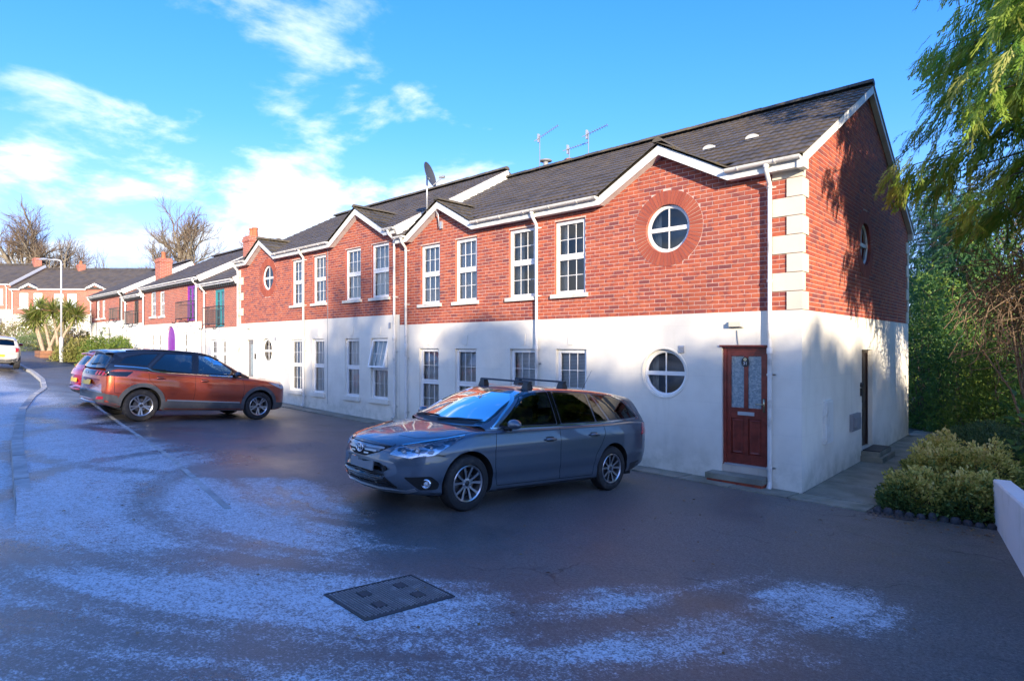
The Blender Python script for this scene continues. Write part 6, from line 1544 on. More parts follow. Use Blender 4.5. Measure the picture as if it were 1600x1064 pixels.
# edging stones of the shrub bed
M('edging_stone', (.045, .045, .05), .8, var=.4, vscale=12.)
bed = tag(thing('bed_edging', (1.8, -.4, 0)), 'row of small dark edging stones under the golden shrubs', 'edging')
for i in range(11):
    s = i / 10; x, y = 1.14 + 1.24 * s, -.46 + .22 * s + rng.uniform(-.02, .02); mb = MB(); w, h = rng.uniform(.045, .06), rng.uniform(.06, .11)
    mb.lathe([(w, -.05), (w * 1.05, h * .5), (w * .7, h * .92), (0, h)], Vector((x, y, g(x, y))), (rng.uniform(-.1, .1), rng.uniform(-.1, .1), 1), 8); mb.build('stone', 'edging_stone', bed, smooth=True)


# satellite dish
def dish():
    p = Vector((-9.07, -.16, 5.62)); t = thing('satellite_dish', p, 'grey satellite dish on a pole rising from the middle gablet', 'satellite dish')
    mb = MB(); mb.tube([p, p + Vector((0, 0, 1.42))], .022, 8); mb.tube([p + Vector((0, 0, .22)), p + Vector((.12, 0, .20)), p + Vector((.34, .0, .16)), p + Vector((.42, .02, .05)), p + Vector((.42, .05, -.26))], .016, 8); mb.build('mast', 'galv', t, smooth=True)
    mb = MB(); mb.box((p.x + .38, p.y + .10, p.z - .3), (p.x + .46, p.y + .155, p.z - .12)); mb.build('wall_bracket', 'galv', t)
    n = Vector((.86, .40, .28)).normalized(); c = p + Vector((.10, -.03, 1.10)); e2 = Vector((0, 0, 1)); e1 = e2.cross(n).normalized(); e2 = n.cross(e1); mb = MB(); rows = []
    for k in range(8):
        r = k / 7; rows.append([c + n * (.075 * r * r - .02) + e1 * math.cos(th) * .29 * r + e2 * math.sin(th) * .33 * r for th in (2 * math.pi * j / 32 for j in range(33))])
    mb.grid(rows); rows2 = [[q - n * .012 for q in rw] for rw in rows]; mb.grid(rows2); mb.grid([rows[-1], rows2[-1]]); mb.build('reflector', 'dish', t, smooth=True, angle=50)
    mb = MB(); a = c - e2 * .30 + n * .05; f = c + n * .36 - e2 * .20; mb.tube([a, f], .014, 6); mb.tube([c - e2 * .1 - n * .02, p + Vector((0, 0, 1.05))], .03, 6); mb.build('arm', 'galv', t)
    mb = MB(); mb.lathe([(.035, -.05), (.04, .02), (.025, .03), (.025, .08), (.04, .1)], f, -n + e2 * .4, 10); mb.build('receiver', 'lead', t)
M('dish', (.06, .063, .07), .5)
dish()
def aerial(x, y, z0, h, label, rods, tilt):
    p = Vector((x, y, z0)); t = thing('tv_aerial', p, label, 'aerial', 'aerials on the ridge'); mb = MB(); mb.tube([p, p + Vector((0, 0, h))], .012, 6); mb.build('mast', 'lead', t)
    d = Vector((math.cos(tilt[0]) * math.cos(tilt[1]), math.sin(tilt[0]) * math.cos(tilt[1]), math.sin(tilt[1]))); s = d.cross(Vector((0, 0, 1))).normalized(); q = p + Vector((0, 0, h * .93)); mb = MB(); mb.tube([q - d * .2, q + d * rods * .075], .012, 6); mb.build('boom', 'lead', t)
    for k in range(rods): mb = MB(); c = q + d * (k * .075 + .05); mb.tube([c - s * .13, c + s * .13], .005, 5); mb.build('rod', 'lead', t)
    mb = MB(); mb.box(tuple(q + Vector((-.09, -.02, -.13))), tuple(q + Vector((-.05, .06, .13)))); mb.build('reflector_plate', 'galv', t)
aerial(-9.0, 4.27, 7.7, 1.2, 'tall aerial with a rod pointing up to the right, nearest the chimney cowl', 9, (.6, .55))
aerial(-7.15, 4.27, 7.7, .85, 'rightmost aerial on the ridge, a white plate with a slanting boom', 8, (.45, .35))
aerial(-7.85, 4.27, 7.7, .55, 'low aerial on the ridge between two taller ones', 8, (.5, .25))
def cowl():
    p = Vector((-8.95, 4.5, 7.5)); t = thing('flue_cowl', p, 'dark round flue cowl on the ridge', 'flue'); mb = MB(); mb.tube([p, p + Vector((0, 0, .62))], .08, 12); mb.build('flue', 'galv', t, smooth=True)
    mb = MB(); mb.lathe([(.02, .16), (.19, .1), (.20, .07), (.05, .05)], p + Vector((0, 0, .55)), (0, 0, 1), 18); mb.build('cap', 'lead', t, smooth=True)
    mb = MB(); mb.lathe([(.16, 0), (.13, .2), (.16, .24), (.16, .3)], Vector((-8.1, 4.6, 7.72)), (0, 0, 1), 14); pt = mb.build('chimney_pot', 'pot', smooth=True); tag(pt, 'orange clay pot just showing over the ridge', 'chimney pot')
cowl()
# ------------------------------------------------------------------ vegetation
def mesh_np(name, V, F, mat, parent=None, rnd=None, smooth=False, kind=None, loc=None):
    me = bpy.data.meshes.new(name); V = np.asarray(V, np.float32); F = np.asarray(F, np.int32); k = F.shape[1]
    if parent is not None: V = V - np.array(world_loc(parent), np.float32)
    me.vertices.add(len(V)); me.vertices.foreach_set('co', V.ravel()); me.loops.add(F.size); me.loops.foreach_set('vertex_index', F.ravel())
    me.polygons.add(len(F)); me.polygons.foreach_set('loop_start', np.arange(0, F.size, k, dtype=np.int32))
    if smooth: me.polygons.foreach_set('use_smooth', np.ones(len(F), bool))
    me.materials.append(MATS[mat]); me.update(calc_edges=True)
    if rnd is not None: a = me.attributes.new('rnd', 'FLOAT', 'FACE'); a.data.foreach_set('value', np.asarray(rnd, np.float32))
    o = bpy.data.objects.new(name, me); COL.objects.link(o)
    if parent is not None: o.parent = parent
    if kind: o['kind'] = kind
    return o
def unit(a): return a / (np.linalg.norm(a, axis=-1, keepdims=True) + 1e-9)
def scatter(TV, TF, P, D, N, S, RN=None):
    """copies of a template (y = length axis, z = face normal) at P"""
    D = unit(D); X = unit(np.cross(D, N)); Z = np.cross(X, D); B = np.stack([X, D, Z], 1); n = len(P)
    S = np.asarray(S).reshape(-1, 1, 1) if np.ndim(S) else S
    V = np.einsum('vk,nkc->nvc', TV, B) * S + P[:, None, :]; F = TF[None] + (np.arange(n) * len(TV))[:, None, None]
    r = np.repeat(RN if RN is not None else nrg.random(n), len(TF)); return V.reshape(-1, 3), F.reshape(-1, TF.shape[1]), r
LEAF_V = np.array([(0, 0, 0), (.28, .45, .10), (0, 1, -.06), (-.28, .45, .10)], float); LEAF_F = np.array([(0, 1, 2), (0, 2, 3)])
def spray_template(n=9, droop=.35, w=.030, seed=1):
    """flat fern-like spray of scale-leaved twigs"""
    q = np.random.default_rng(seed); V, F = [], []
    def blade(a, b, w):
        d = b - a; s = np.array([-d[1], d[0], 0]); s = s / (np.linalg.norm(s) + 1e-9) * w; m = a + d * .55; k = len(V); V.extend([a, m + s, b, m - s]); F.extend([(k, k + 1, k + 2), (k, k + 2, k + 3)])
    ax = lambda t: np.array([.05 * math.sin(t * 4), t, -droop * t * t])
    blade(ax(0), ax(.55), .018); blade(ax(.5), ax(1.), .022)
    for i in range(n):
        t = .06 + .86 * i / n; L = .30 * (1 - .55 * t) * q.uniform(.8, 1.25); s = 1 if i % 2 else -1; a = ax(t); d = np.array([s * .50, .84, -.30 + q.uniform(-.2, .2)]); b = a + d * L; blade(a, b, w)
        m = a + d * L * .35; blade(m, m + np.array([s * .12, .95, -.35]) * L * .8, w * .8)
    return np.array(V), np.array(F)
SP_V, SP_F = spray_template(12, .42, .024)
SPL_V, SPL_F = spray_template(5, .4, .06, 2)
def leaf_mat(name, cols, trans=.35, rough=.5):
    m, t, out = new_mat(name); r = rnd_of(t); cr = t.node('ShaderNodeValToRGB', {0: t.node('ShaderNodeAttribute', attribute_name='rnd').outputs['Fac']}); e = cr.color_ramp
    e.elements[0].position, e.elements[0].color = 0, (*cols[0], 1); e.elements[1].position, e.elements[1].color = 1, (*cols[-1], 1)
    for i, c in enumerate(cols[1:-1]): el = e.elements.new((i + 1) / (len(cols) - 1)); el.color = (*c, 1)
    b = t.node('ShaderNodeBsdfPrincipled', {'Base Color': cr.outputs[0], 'Roughness': rough, 'Specular IOR Level': .3})
    tr = t.node('ShaderNodeBsdfTranslucent', {'Color': cr.outputs[0]}); mx = t.node('ShaderNodeMixShader', {0: trans, 1: b.outputs[0], 2: tr.outputs[0]}); t.l.new(mx.outputs[0], out.inputs[0])
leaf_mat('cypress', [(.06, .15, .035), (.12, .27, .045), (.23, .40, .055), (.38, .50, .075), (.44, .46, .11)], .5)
leaf_mat('dark_conifer', [(.05, .13, .06), (.085, .20, .07), (.15, .28, .08)], .45)
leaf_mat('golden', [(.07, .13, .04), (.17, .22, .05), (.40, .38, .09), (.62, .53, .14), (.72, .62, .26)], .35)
leaf_mat('box_green', [(.05, .11, .05), (.08, .15, .06), (.12, .19, .075)], .3)
leaf_mat('ivy', [(.055, .14, .06), (.095, .21, .065), (.17, .29, .06), (.32, .40, .07)], .45)
leaf_mat('laurel', [(.07, .14, .03), (.16, .24, .04), (.32, .37, .07)], .45)
leaf_mat('palm', [(.11, .17, .03), (.20, .25, .05), (.33, .34, .09), (.42, .36, .17)], .35)
leaf_mat('heath', [(.16, .11, .05), (.26, .17, .08), (.20, .20, .06), (.36, .21, .10)], .3)
leaf_mat('grassy', [(.15, .18, .04), (.27, .27, .07), (.38, .32, .14)], .35)
leaf_mat('sage', [(.13, .19, .07), (.19, .26, .10), (.25, .30, .15)], .3)
leaf_mat('dead_leaf', [(.14, .075, .03), (.22, .13, .05), (.30, .22, .10)], .1)
M('bark', (.12, .095, .07), .9, var=.35, vscale=6., bump=.8, bscale=25); M('bark_light', (.20, .17, .125), .9, var=.3, vscale=4.); M('bark_red', (.16, .09, .075), .9, var=.3, vscale=4.); M('twig', (.20, .14, .09), .9, var=.3, vscale=4.); M('palm_bark', (.36, .28, .19), .9, var=.3, vscale=14., bump=.8, bscale=40)

# ---- branches as tapered segments
def segs_mesh(name, segs, mat, parent, sides=5):
    """segs: rows x0,y0,z0,x1,y1,z1,r0,r1"""
    A = np.asarray(segs, float); P0, P1, r0, r1 = A[:, :3], A[:, 3:6], A[:, 6], A[:, 7]; D = unit(P1 - P0); ref = np.where(np.abs(D[:, 2:3]) < .9, np.array([[0, 0, 1.]]), np.array([[1., 0, 0]])); U = unit(np.cross(D, ref)); W = np.cross(D, U)
    th = np.arange(sides) * 2 * np.pi / sides; c, s = np.cos(th)[None, :, None], np.sin(th)[None, :, None]
    ring = U[:, None] * c + W[:, None] * s; V = np.concatenate([P0[:, None] + ring * r0[:, None, None], P1[:, None] + ring * r1[:, None, None]], 1)
    j = np.arange(sides); F = np.stack([j, (j + 1) % sides, (j + 1) % sides + sides, j + sides], 1); Fa = F[None] + (np.arange(len(A)) * 2 * sides)[:, None, None]
    return mesh_np(name, V.reshape(-1, 3), Fa.reshape(-1, 4), mat, parent, smooth=True)
def grow(base, height, seed, levels=5, spread=.75, trunk=.035, up=.12, wob=.16, first=.28, kids=(3, 4), fork=False, decay=.72):
    q = np.random.default_rng(seed); thick, thin = [], []
    def branch(p, d, L, r, lv):
        n = 4 if lv < 3 else 3; step = L / n; pts = [p]; rr = [r]
        for i in range(n):
            d = d + q.normal(0, wob, 3) * (.6 if lv == 0 else 1.) + np.array([0, 0, up if lv else .05]); d = d / np.linalg.norm(d); p2 = p + d * step; r2 = r * (1 - .42 * (i + 1) / n) if lv < levels else r * (1 - .8 * (i + 1) / n)
            (thick if rr[-1] > .03 else thin).append((*p, *p2, rr[-1], r2)); p = p2; pts.append(p); rr.append(r2)
        if lv >= levels: return
        k = q.integers(*kids) if lv else kids[1] + 2
        for i in range(k):
            t = (first if lv == 0 else .25) + (1 - (first if lv == 0 else .25)) * (i + q.uniform(.2, .9)) / k; j = min(n - 1, int(t * n)); f = t * n - j; s = pts[j] + (pts[j + 1] - pts[j]) * f; rb = rr[j] + (rr[j + 1] - rr[j]) * f
            ax = unit(pts[j + 1] - pts[j]); v = q.normal(0, 1, 3); v = unit(v - ax * (v @ ax)); an = q.uniform(.55, 1.05) * spread; dd = ax * math.cos(an) + v * math.sin(an)
            branch(s, dd, L * q.uniform(decay - .16, decay + .06) * (1 - .25 * t if lv == 0 else 1), rb * q.uniform(.5, .7), lv + 1)
        branch(p, unit(d + q.normal(0, .2, 3)), L * .6, rr[-1] * .9, lv + 1)
    base = np.array(base, float)
    if fork:
        for s in (-1, 1): branch(base, unit(np.array([s * .13, s * .12, 1.])), height * .42, height * trunk * .8, 0)
    else: branch(base, np.array([q.normal(0, .04), q.normal(0, .04), 1.]), height * .42, height * trunk, 0)
    return thick, thin
def bare_tree(loc, height, seed, label, mat='bark_light', twig='twig', group='bare winter trees', name='bare_tree', **kw):
    t = thing(name, loc, label, 'tree', group); th, tn = grow((0, 0, 0), height, seed, **kw); th = np.array(th); tn = np.array(tn)
    a = np.array(loc); 
    for A in (th, tn): A[:, :3] += a; A[:, 3:6] += a
    segs_mesh('trunk', th, mat, t, 7); segs_mesh('crown', tn, twig, t, 3); return t
def copy_tree(o, loc, rz, sc, label, group=None):
    c = o.copy(); COL.objects.link(c); c.location = loc; c.rotation_euler = (0, 0, rz); c.scale = (sc,) * 3 if not hasattr(sc, '__len__') else sc; c['label'] = label
    if group: c['group'] = group
    for ch in list(o.children): k = ch.copy(); COL.objects.link(k); k.parent = c
    return c
# ---- conifer with hanging sprays
def conifer(name, loc, height, rad, label, seed, mat, n_br=150, sp=26, size=.5, z0=.12, tmpl=None, lean=(0, 0), group=None, droop=.55, bark='bark', power=.75, cat='tree', low=1., thin_above=99.):
    q = np.random.default_rng(seed); L = np.array(loc, float); t = thing(name, loc, label, cat, group); segs = []; n = 10
    pts = [L + np.array([lean[0] * (i / n) ** 2, lean[1] * (i / n) ** 2, height * i / n]) for i in range(n + 1)]; r0 = height * .022
    for i in range(n): segs.append((*pts[i], *pts[i + 1], r0 * (1 - i / n) + .02, r0 * (1 - (i + 1) / n) + .015))
    segs_mesh('trunk', segs, bark, t, 8); br = []; P, D, S, RN = [], [], [], []
    for k in range(n_br):
        f = z0 + (1 - z0) * (k + q.uniform(0, 1)) / n_br; h = height * f; th = k * 2.399 + q.uniform(-.4, .4); R_ = rad * (1 - ((f - z0) / (1 - z0)) ** 1.6) ** power * q.uniform(.7, 1.1) * min(1., low + (f - z0) * 4) + .25
        c = L + np.array([lean[0] * f * f, lean[1] * f * f, h]); o = np.array([math.cos(th), math.sin(th), 0]); m = 7; prev = c
        for i in range(1, m + 1):
            s = i / m; p = c + o * R_ * s + np.array([0, 0, .28 * R_ * s - droop * R_ * s * s]) + q.normal(0, .03 * R_, 3) * s; br.append((*prev, *p, .03 * (1 - s) + .012, .03 * (1 - s * .95) + .006)); prev = p
            cnt = max(1, int(sp * (.3 + .7 * s) * R_ / rad / m * 1.6 * (.3 if h > thin_above else 1.) + .5))
            sd = np.cross(o, (0, 0, 1))
            for _ in range(cnt):
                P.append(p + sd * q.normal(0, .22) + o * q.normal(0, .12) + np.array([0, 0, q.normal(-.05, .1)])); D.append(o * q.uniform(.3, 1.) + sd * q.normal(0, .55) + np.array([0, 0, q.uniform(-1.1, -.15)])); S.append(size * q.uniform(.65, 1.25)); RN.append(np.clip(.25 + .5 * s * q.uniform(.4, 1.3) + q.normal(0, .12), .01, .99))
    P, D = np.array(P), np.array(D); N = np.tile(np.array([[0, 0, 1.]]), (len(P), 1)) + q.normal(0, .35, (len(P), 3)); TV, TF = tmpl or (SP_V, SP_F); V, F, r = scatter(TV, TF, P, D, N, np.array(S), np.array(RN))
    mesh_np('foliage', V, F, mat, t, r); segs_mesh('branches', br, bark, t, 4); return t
# ---- rounded leafy shrubs
def shrub(name, loc, rx, ry, rz_, label, mat, n=3500, leaf=.045, seed=1, group=None, up=.5, cat='shrub', lump=.18, fill=.35, col_up=.0, clumps=0, stems=True):
    q = np.random.default_rng(seed); L = np.array(loc, float); t = thing(name, loc, label, cat, group)
    th = q.uniform(0, 2 * np.pi, n); cz = q.uniform(-.15, 1, n); sr = np.sqrt(np.clip(1 - cz * cz, 0, 1)); O = np.stack([sr * np.cos(th), sr * np.sin(th), cz], 1)
    ph = q.uniform(0, 6, 6); lm = 1 + lump * (np.sin(O[:, 0] * 5 + ph[0]) * np.sin(O[:, 1] * 6 + ph[1]) + .6 * np.sin(O[:, 2] * 7 + O[:, 0] * 9 + ph[2]) + .5 * np.sin(O[:, 1] * 13 + ph[3]))
    dep = 1 - fill * q.random(n) ** 2; P = O * (lm * dep)[:, None] * np.array([rx, ry, rz_]) + L
    P[:, 2] = np.maximum(P[:, 2], L[2] + .01); D = O + q.normal(0, .55, (n, 3)) + np.array([0, 0, up]); N = q.normal(0, 1, (n, 3)) + np.array([0, 0, .6])
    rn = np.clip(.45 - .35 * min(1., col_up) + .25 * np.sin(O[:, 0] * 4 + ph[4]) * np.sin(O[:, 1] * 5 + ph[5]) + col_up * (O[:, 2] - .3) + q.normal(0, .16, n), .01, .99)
    if clumps:
        K = 5; m = n // K; off = q.normal(0, leaf * .5, (m, K, 3)); P = (P[:m, None] + off).reshape(-1, 3); D = (D[:m, None] + q.normal(0, .6, (m, K, 3))).reshape(-1, 3); N = q.normal(0, 1, (m * K, 3)) + np.array([0, 0, .6]); rn = np.clip(np.repeat(rn[:m], K) + q.normal(0, .08, m * K), .01, .99)
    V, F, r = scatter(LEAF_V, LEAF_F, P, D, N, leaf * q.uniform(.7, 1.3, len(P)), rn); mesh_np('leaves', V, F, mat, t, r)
    if stems:
        sg = []
        for k in range(40):
            o = unit(q.normal(0, 1, 3) + np.array([0, 0, .9])); o[2] = abs(o[2]); a = L + o * np.array([.1 * rx, .1 * ry, 0]); b = L + o * np.array([rx, ry, rz_]) * .85; m_ = (a + b) / 2 + q.normal(0, .06, 3); sg += [(*a, *m_, .012, .008), (*m_, *b, .008, .003)]
        segs_mesh('stems', sg, 'bark', t, 4)
    return t

# ============ right-hand side
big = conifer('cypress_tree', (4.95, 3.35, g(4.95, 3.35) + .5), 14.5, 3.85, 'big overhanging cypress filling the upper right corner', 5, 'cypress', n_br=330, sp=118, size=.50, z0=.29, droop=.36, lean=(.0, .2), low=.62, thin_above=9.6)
tb = 'trees beyond the gable'
conifer('cypress_tree', (.75, 14.3, .0), 7.6, 2.0, 'dark green conifer behind the far gable corner', 8, 'dark_conifer', n_br=130, sp=44, size=.42, z0=.08, group=tb)
conifer('cypress_tree', (-.85, 19., .0), 9.6, 2.0, 'feathery conifer rising just past the gable verge', 9, 'dark_conifer', n_br=130, sp=40, size=.45, z0=.1, group=tb)
conifer('cypress_tree', (3.9, 14.8, .0), 8.8, 2.4, 'conifer behind the tangle of dead stems', 10, 'cypress', n_br=130, sp=44, size=.45, z0=.1, group=tb)
bare_tree((.4, 23., 0.), 11.5, 31, 'bare tree showing above the conifers beside the gable', 'bark', 'twig', tb, levels=4, spread=.8)
eb = 'evergreen bank behind the shrub bed'
shrub('ivy_bank', (-.05, 11.4, 0), 1.1, 1.2, 4.6, 'dark ivy-clad mass beside the far gable corner', 'ivy', 9000, .10, 3, eb, up=-.1, lump=.12, clumps=1)
shrub('ivy_bank', (.95, 10.4, 0), .95, 1.2, 3.4, 'blue-green ivy bank behind the low dark shrub', 'ivy', 9000, .09, 33, eb, up=-.2, lump=.12, clumps=1)
shrub('ivy_bank', (1.9, 9.2, 0), 1.0, 1.3, 2.7, 'sunlit yellow-green bank behind the low dark shrub', 'laurel', 9000, .09, 4, eb, lump=.2, clumps=1)
shrub('ivy_bank', (2.9, 7.6, .3), .9, 1.3, 2.9, 'leafy evergreen bank at the right picture edge', 'ivy', 9000, .09, 5, eb, lump=.2, clumps=1)
shrub('ivy_bank', (1.2, 13.2, 0), 2.4, 1.2, 5.0, 'tall ivy mass behind the other evergreens', 'ivy', 11000, .13, 6, eb, lump=.2, clumps=1)
shrub('dark_shrub', (2.05, 4.5, .05), .98, 1.9, .78, 'broad low dark green shrub behind the golden ones', 'box_green', 16000, .045, 7, None, lump=.06, fill=.2, clumps=1)
gs = 'golden variegated shrubs'
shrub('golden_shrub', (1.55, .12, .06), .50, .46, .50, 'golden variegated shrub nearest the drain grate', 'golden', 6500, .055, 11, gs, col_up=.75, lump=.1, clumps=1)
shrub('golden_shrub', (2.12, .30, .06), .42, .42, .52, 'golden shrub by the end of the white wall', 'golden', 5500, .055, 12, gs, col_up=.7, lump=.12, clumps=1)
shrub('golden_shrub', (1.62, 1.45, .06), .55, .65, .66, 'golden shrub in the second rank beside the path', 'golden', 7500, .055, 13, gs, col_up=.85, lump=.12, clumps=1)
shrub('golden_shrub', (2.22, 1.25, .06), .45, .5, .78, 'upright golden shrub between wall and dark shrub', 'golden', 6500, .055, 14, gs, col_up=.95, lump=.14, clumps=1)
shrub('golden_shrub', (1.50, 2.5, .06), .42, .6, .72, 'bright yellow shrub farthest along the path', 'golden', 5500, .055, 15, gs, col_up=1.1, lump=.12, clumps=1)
shrub('rhododendron', (2.95, 2.35, .45), .45, .6, 1.25, 'loose broad-leaved shrub at the right edge above the wall', 'ivy', 900, .13, 16, None, up=-.2, lump=.2, fill=.6)
def tangle():
    c = np.array((2.45, 4.9, 2.95)); t = thing('dead_stems', (2.6, 4.9, g(2.6, 4.9) + .1), 'tangle of brown dead climbing stems at the right edge', 'dead stems'); q = np.random.default_rng(4); sg = []
    for k in range(420):
        p = c + q.normal(0, 1, 3) * np.array([.34, .6, .5]) + np.array([0, 0, .3]); d = unit(q.normal(0, 1, 3)); 
        for i in range(7):
            d = unit(d + q.normal(0, .35, 3) + np.array([0, 0, -.12])); p2 = p + d * .17; r = .009 * q.uniform(.6, 1.); sg.append((*p, *p2, r, r * .9)); p = p2
    for k in range(10):
        a = np.array((2.7 + q.normal(0, .15), 5. + q.normal(0, .3), g(2.7, 4.9))); b = c + q.normal(0, .4, 3); m = (a + b) / 2 + q.normal(0, .15, 3); sg += [(*a, *m, .025, .02), (*m, *b, .02, .012)]
    segs_mesh('stem', sg, 'twig', t, 4)
    n = 900; P = c + q.normal(0, 1, (n, 3)) * np.array([.36, .6, .55]) + np.array([0, 0, .3]); V, F, r = scatter(LEAF_V, LEAF_F, P, q.normal(0, 1, (n, 3)) + np.array([0, 0, -.5]), q.normal(0, 1, (n, 3)), .06 * q.uniform(.7, 1.3, n)); mesh_np('leaves', V, F, 'dead_leaf', t, r)
tangle()
# ============ up the street
def cordyline():
    b = Vector((-43.2, -2.05, g(-43.2, -2.05))); t = thing('cabbage_palm', b, 'three-stemmed cabbage palm in a timber planter', 'palm'); q = np.random.default_rng(3); sg = []; V0 = np.array([(0, 0, 0), (.03, .3, .02), (.022, .75, -.03), (0, 1, -.12), (-.022, .75, -.03), (-.03, .3, .02)]); F0 = np.array([(0, 1, 5), (1, 2, 4), (1, 4, 5), (2, 3, 4)])
    heads = [(-1.05, -.9, 2.55), (-.5, -.5, 3.0), (.1, .0, 2.9), (.75, .65, 2.95), (1.15, 1.0, 2.6), (.4, .5, 2.5), (-.7, -.75, 2.3)]; P, D, S = [], [], []; B = np.array(b); 
    stems = [(-.35, -.3), (0., 0), (.35, .3)]
    for i, h in enumerate(heads):
        H = B + np.array(h); s = B + np.array([*stems[i % 3], 0]); m = s + (H - s) * .55 + np.array([0, 0, .15]); sg += [(*s, *m, .10, .08), (*m, *H, .08, .06)]
        for k in range(230):
            d = unit(q.normal(0, 1, 3) + np.array([0, 0, .35])); P.append(H + d * .05); D.append(d + np.array([0, 0, -.12])); S.append(q.uniform(.7, 1.05))
    segs_mesh('trunk', sg, 'palm_bark', t, 7); n = len(P); V, F, r = scatter(V0, F0, np.array(P), np.array(D), q.normal(0, .3, (n, 3)) + np.array([0, 0, 1.]), np.array(S)); mesh_np('crown', V, F, 'palm', t, r)
    pb = thing('planter', b, 'low timber planter around the palm stems', 'planter'); M('timber', (.26, .12, .06), .8, var=.2)
    for k, (x0, x1, y0, y1) in enumerate(((-.85, .85, -.75, -.68), (-.85, .85, .68, .75), (-.85, -.78, -.68, .68), (.78, .85, -.68, .68))):
        for j in range(2): mb = MB(); mb.box((b.x + x0, b.y + y0, b.z + .02 + j * .22), (b.x + x1, b.y + y1, b.z + .22 + j * .22)); mb.build('board', 'timber', pb)
cordyline()
st = 'shrubs in the street bed'
def bush(px, py, d, w, h, lab, mat, seed, n=5200, leaf=.085, up=.4):
    p = at_depth(px, py, d); z = g(p.x, p.y); shrub('street_shrub', (p.x, p.y, z), w, w, h, lab, mat, n, leaf, seed, st, up=up, lump=.15, clumps=1)
bush(118, 560, 34.5, 1.05, 1.15, 'brownish green tufted shrub right of the street lamp', 'grassy', 21, 5200, 0.106, 1.2)
bush(140, 560, 35, 1.2, 1.35, 'grassy shrub behind the red car roof', 'grassy', 22, 5200, 0.106, 1.2)
bush(172, 555, 33, 1.5, 1.75, 'bright glossy green bush in front of the far cottages', 'laurel', 23, 8400, 0.086)
bush(190, 555, 31, .9, 1.5, 'low glossy bush nearest the narrow cottage bay', 'laurel', 24, 4800, 0.086)
bush(130, 545, 40, 1.6, 1.9, 'rust brown bush behind the street lamp', 'heath', 25)
bush(108, 545, 44, 1.8, 1.7, 'copper coloured bush right of the palm stems', 'heath', 26)
bush(43, 548, 52, 3.0, 2.3, 'wide reddish brown bush behind the cream car', 'heath', 27, 8400, 0.099)
bush(55, 550, 44, 2.2, 1.25, 'pale sage green mound left of the palm', 'sage', 28, 7200, 0.079)
bush(78, 540, 50, 1.3, 2.0, 'yellow bush behind the palm stems', 'golden', 29)
bush(148, 540, 40, 1.0, 2.0, 'golden brown bush by the far cottage wall', 'golden', 30)
bush(10, 548, 50, 2., 1.7, 'yellow-green hedge above the cream car roof', 'grassy', 32)
# bare trees on the rise behind the houses
T1 = bare_tree((-91., 4.8, 3.4), 18.5, 41, 'big twin-stemmed bare tree at the far left skyline', 'bark_light', 'twig', fork=True, levels=5, spread=.74, decay=.68, kids=(4, 5), wob=.16, up=.07, first=.35)
T2 = bare_tree((-84., 19., 3.6), 19., 42, 'broad bare oak rising behind the tall chimney', 'bark_light', 'twig', levels=5, spread=.82, decay=.70, kids=(4, 5), wob=.15, up=.10, first=.4)
T3 = bare_tree((-95., 13., 3.5), 13., 43, 'slim pale bare tree between the two big ones', 'bark_light', 'twig', levels=4, spread=.6, trunk=.02)
bare_tree((-66., 22., 2.6), 14., 44, 'reddish bare tree behind the block chimney', 'bark_red', 'bark_red', levels=5, spread=.6, trunk=.025, kids=(3, 5))
for i, (x, y, s, lab) in enumerate(((-88, 14.5, .8, 'thin bare tree left of the oak'), (-90, 11., .62, 'low bare tree nearest the end house ridge'), (-82, 15, .72, 'bare sapling behind the tall chimney'), (-80, 21, .7, 'bare tree right of the oak trunk'), (-97, 2., .6, 'small bare tree left of the twin-stemmed one'), (-76, 17, .6, 'twiggy bare tree between oak and block roof'))):
    copy_tree(T3, (x, y, 3.2), i * 1.3, s, lab)
for i, (x, y, r, h, lab) in enumerate(((-96, 8, 3.5, 8.6, 'round evergreen above the end house ridge'), (-92, 12, 3.4, 7.6, 'dull green scrub behind the end house'), (-88, 18, 4., 7.4, 'brown scrub behind the oak'), (-100, 1., 4., 7.6, 'scrub at the left skyline'), (-80, 24, 4, 7.4, 'scrub behind the cottages'))):
    shrub('far_scrub', (x, y, 3.), r, r, h, lab, 'heath' if i % 2 else 'grassy', 3000, .35, 60 + i, 'scrub on the skyline', stems=False, clumps=1)

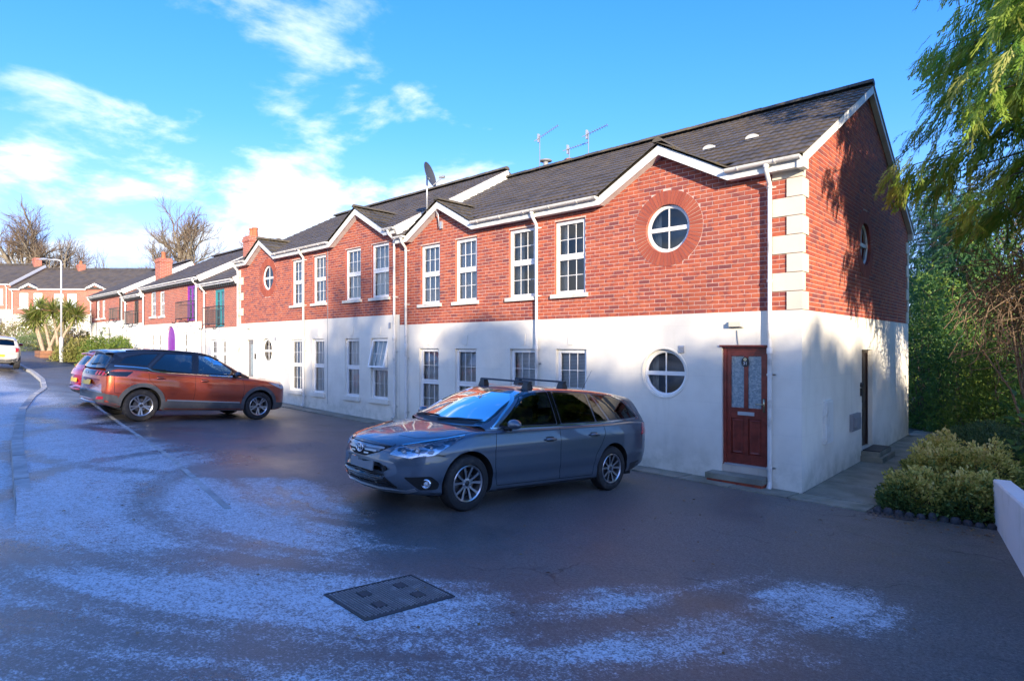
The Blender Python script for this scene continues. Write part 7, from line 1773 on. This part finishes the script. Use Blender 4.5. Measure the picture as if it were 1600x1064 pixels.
# ============ across the road, behind the viewpoint: what shades the forecourt
row = conifer('row_cypress', (30., -24., g(30, -24)), 11.0, 2.1, 'evergreen of the tall row across the road', 71, 'dark_conifer', n_br=170, sp=34, size=.75, z0=.03, tmpl=(SPL_V, SPL_F), group='evergreen row across the road', power=.45)
q = random.Random(3)
for x, h in [(19.6, 9.6), (21.8, 10.9), (23.9, 11.4), (26., 11.1), (28., 11.6), (32.1, 10.7), (34.3, 11.1), (36.4, 11.2), (37.6, 11.9), (38.9, 12.0), (40.8, 12.4), (43., 12.8), (45.4, 13.2), (48., 13.4), (50.5, 13.5),
             (17.6, 7.6), (15.7, 6.9), (13.7, 6.6), (11.7, 6.8), (9.7, 6.5), (7.7, 6.6), (5.7, 6.4), (3.7, 6.6), (1.7, 6.4), (-.3, 6.5), (-2.3, 6.3), (-4.3, 6.4)]:
    y = -24 + q.uniform(-.5, .5); copy_tree(row, (x, y, g(x, y)), q.uniform(0, 6), (.95 + q.uniform(0, .15), .95, h / 11.0), 'evergreen of the tall row across the road', 'evergreen row across the road')
bt = bare_tree((27., -29., 1.2), 17., 81, 'bare tree behind the evergreen row across the road', 'bark', 'bark', 'bare trees across the road', levels=4, spread=.8)
copy_tree(bt, (36., -30., 1.2), 2., 1.05, 'bare tree behind the evergreen row across the road'); copy_tree(bt, (20., -28., 1.2), 4., .9, 'bare tree behind the evergreen row across the road')
# fallen leaves and grit
def litter():
    q = np.random.default_rng(9); n = 260; X = np.concatenate([q.uniform(-5, 2.4, 120), q.uniform(1., 2.45, 140)]); Y = np.concatenate([q.uniform(-9, -.7, 120), q.normal(-.75, .25, 140)])
    P = np.array([(x, y, g(x, y) + .008) for x, y in zip(X, Y)]); D = np.stack([q.normal(0, 1, n), q.normal(0, 1, n), q.normal(0, .1, n)], 1); N = q.normal(0, .25, (n, 3)) + np.array([0, 0, 1.])
    V, F, r = scatter(LEAF_V, LEAF_F, P, D, N, q.uniform(.02, .055, n)); o = mesh_np('leaf_litter', V, F, 'dead_leaf', None, r); tag(o, 'brown fallen leaves scattered over the tarmac', 'leaves', kind='stuff')
litter()
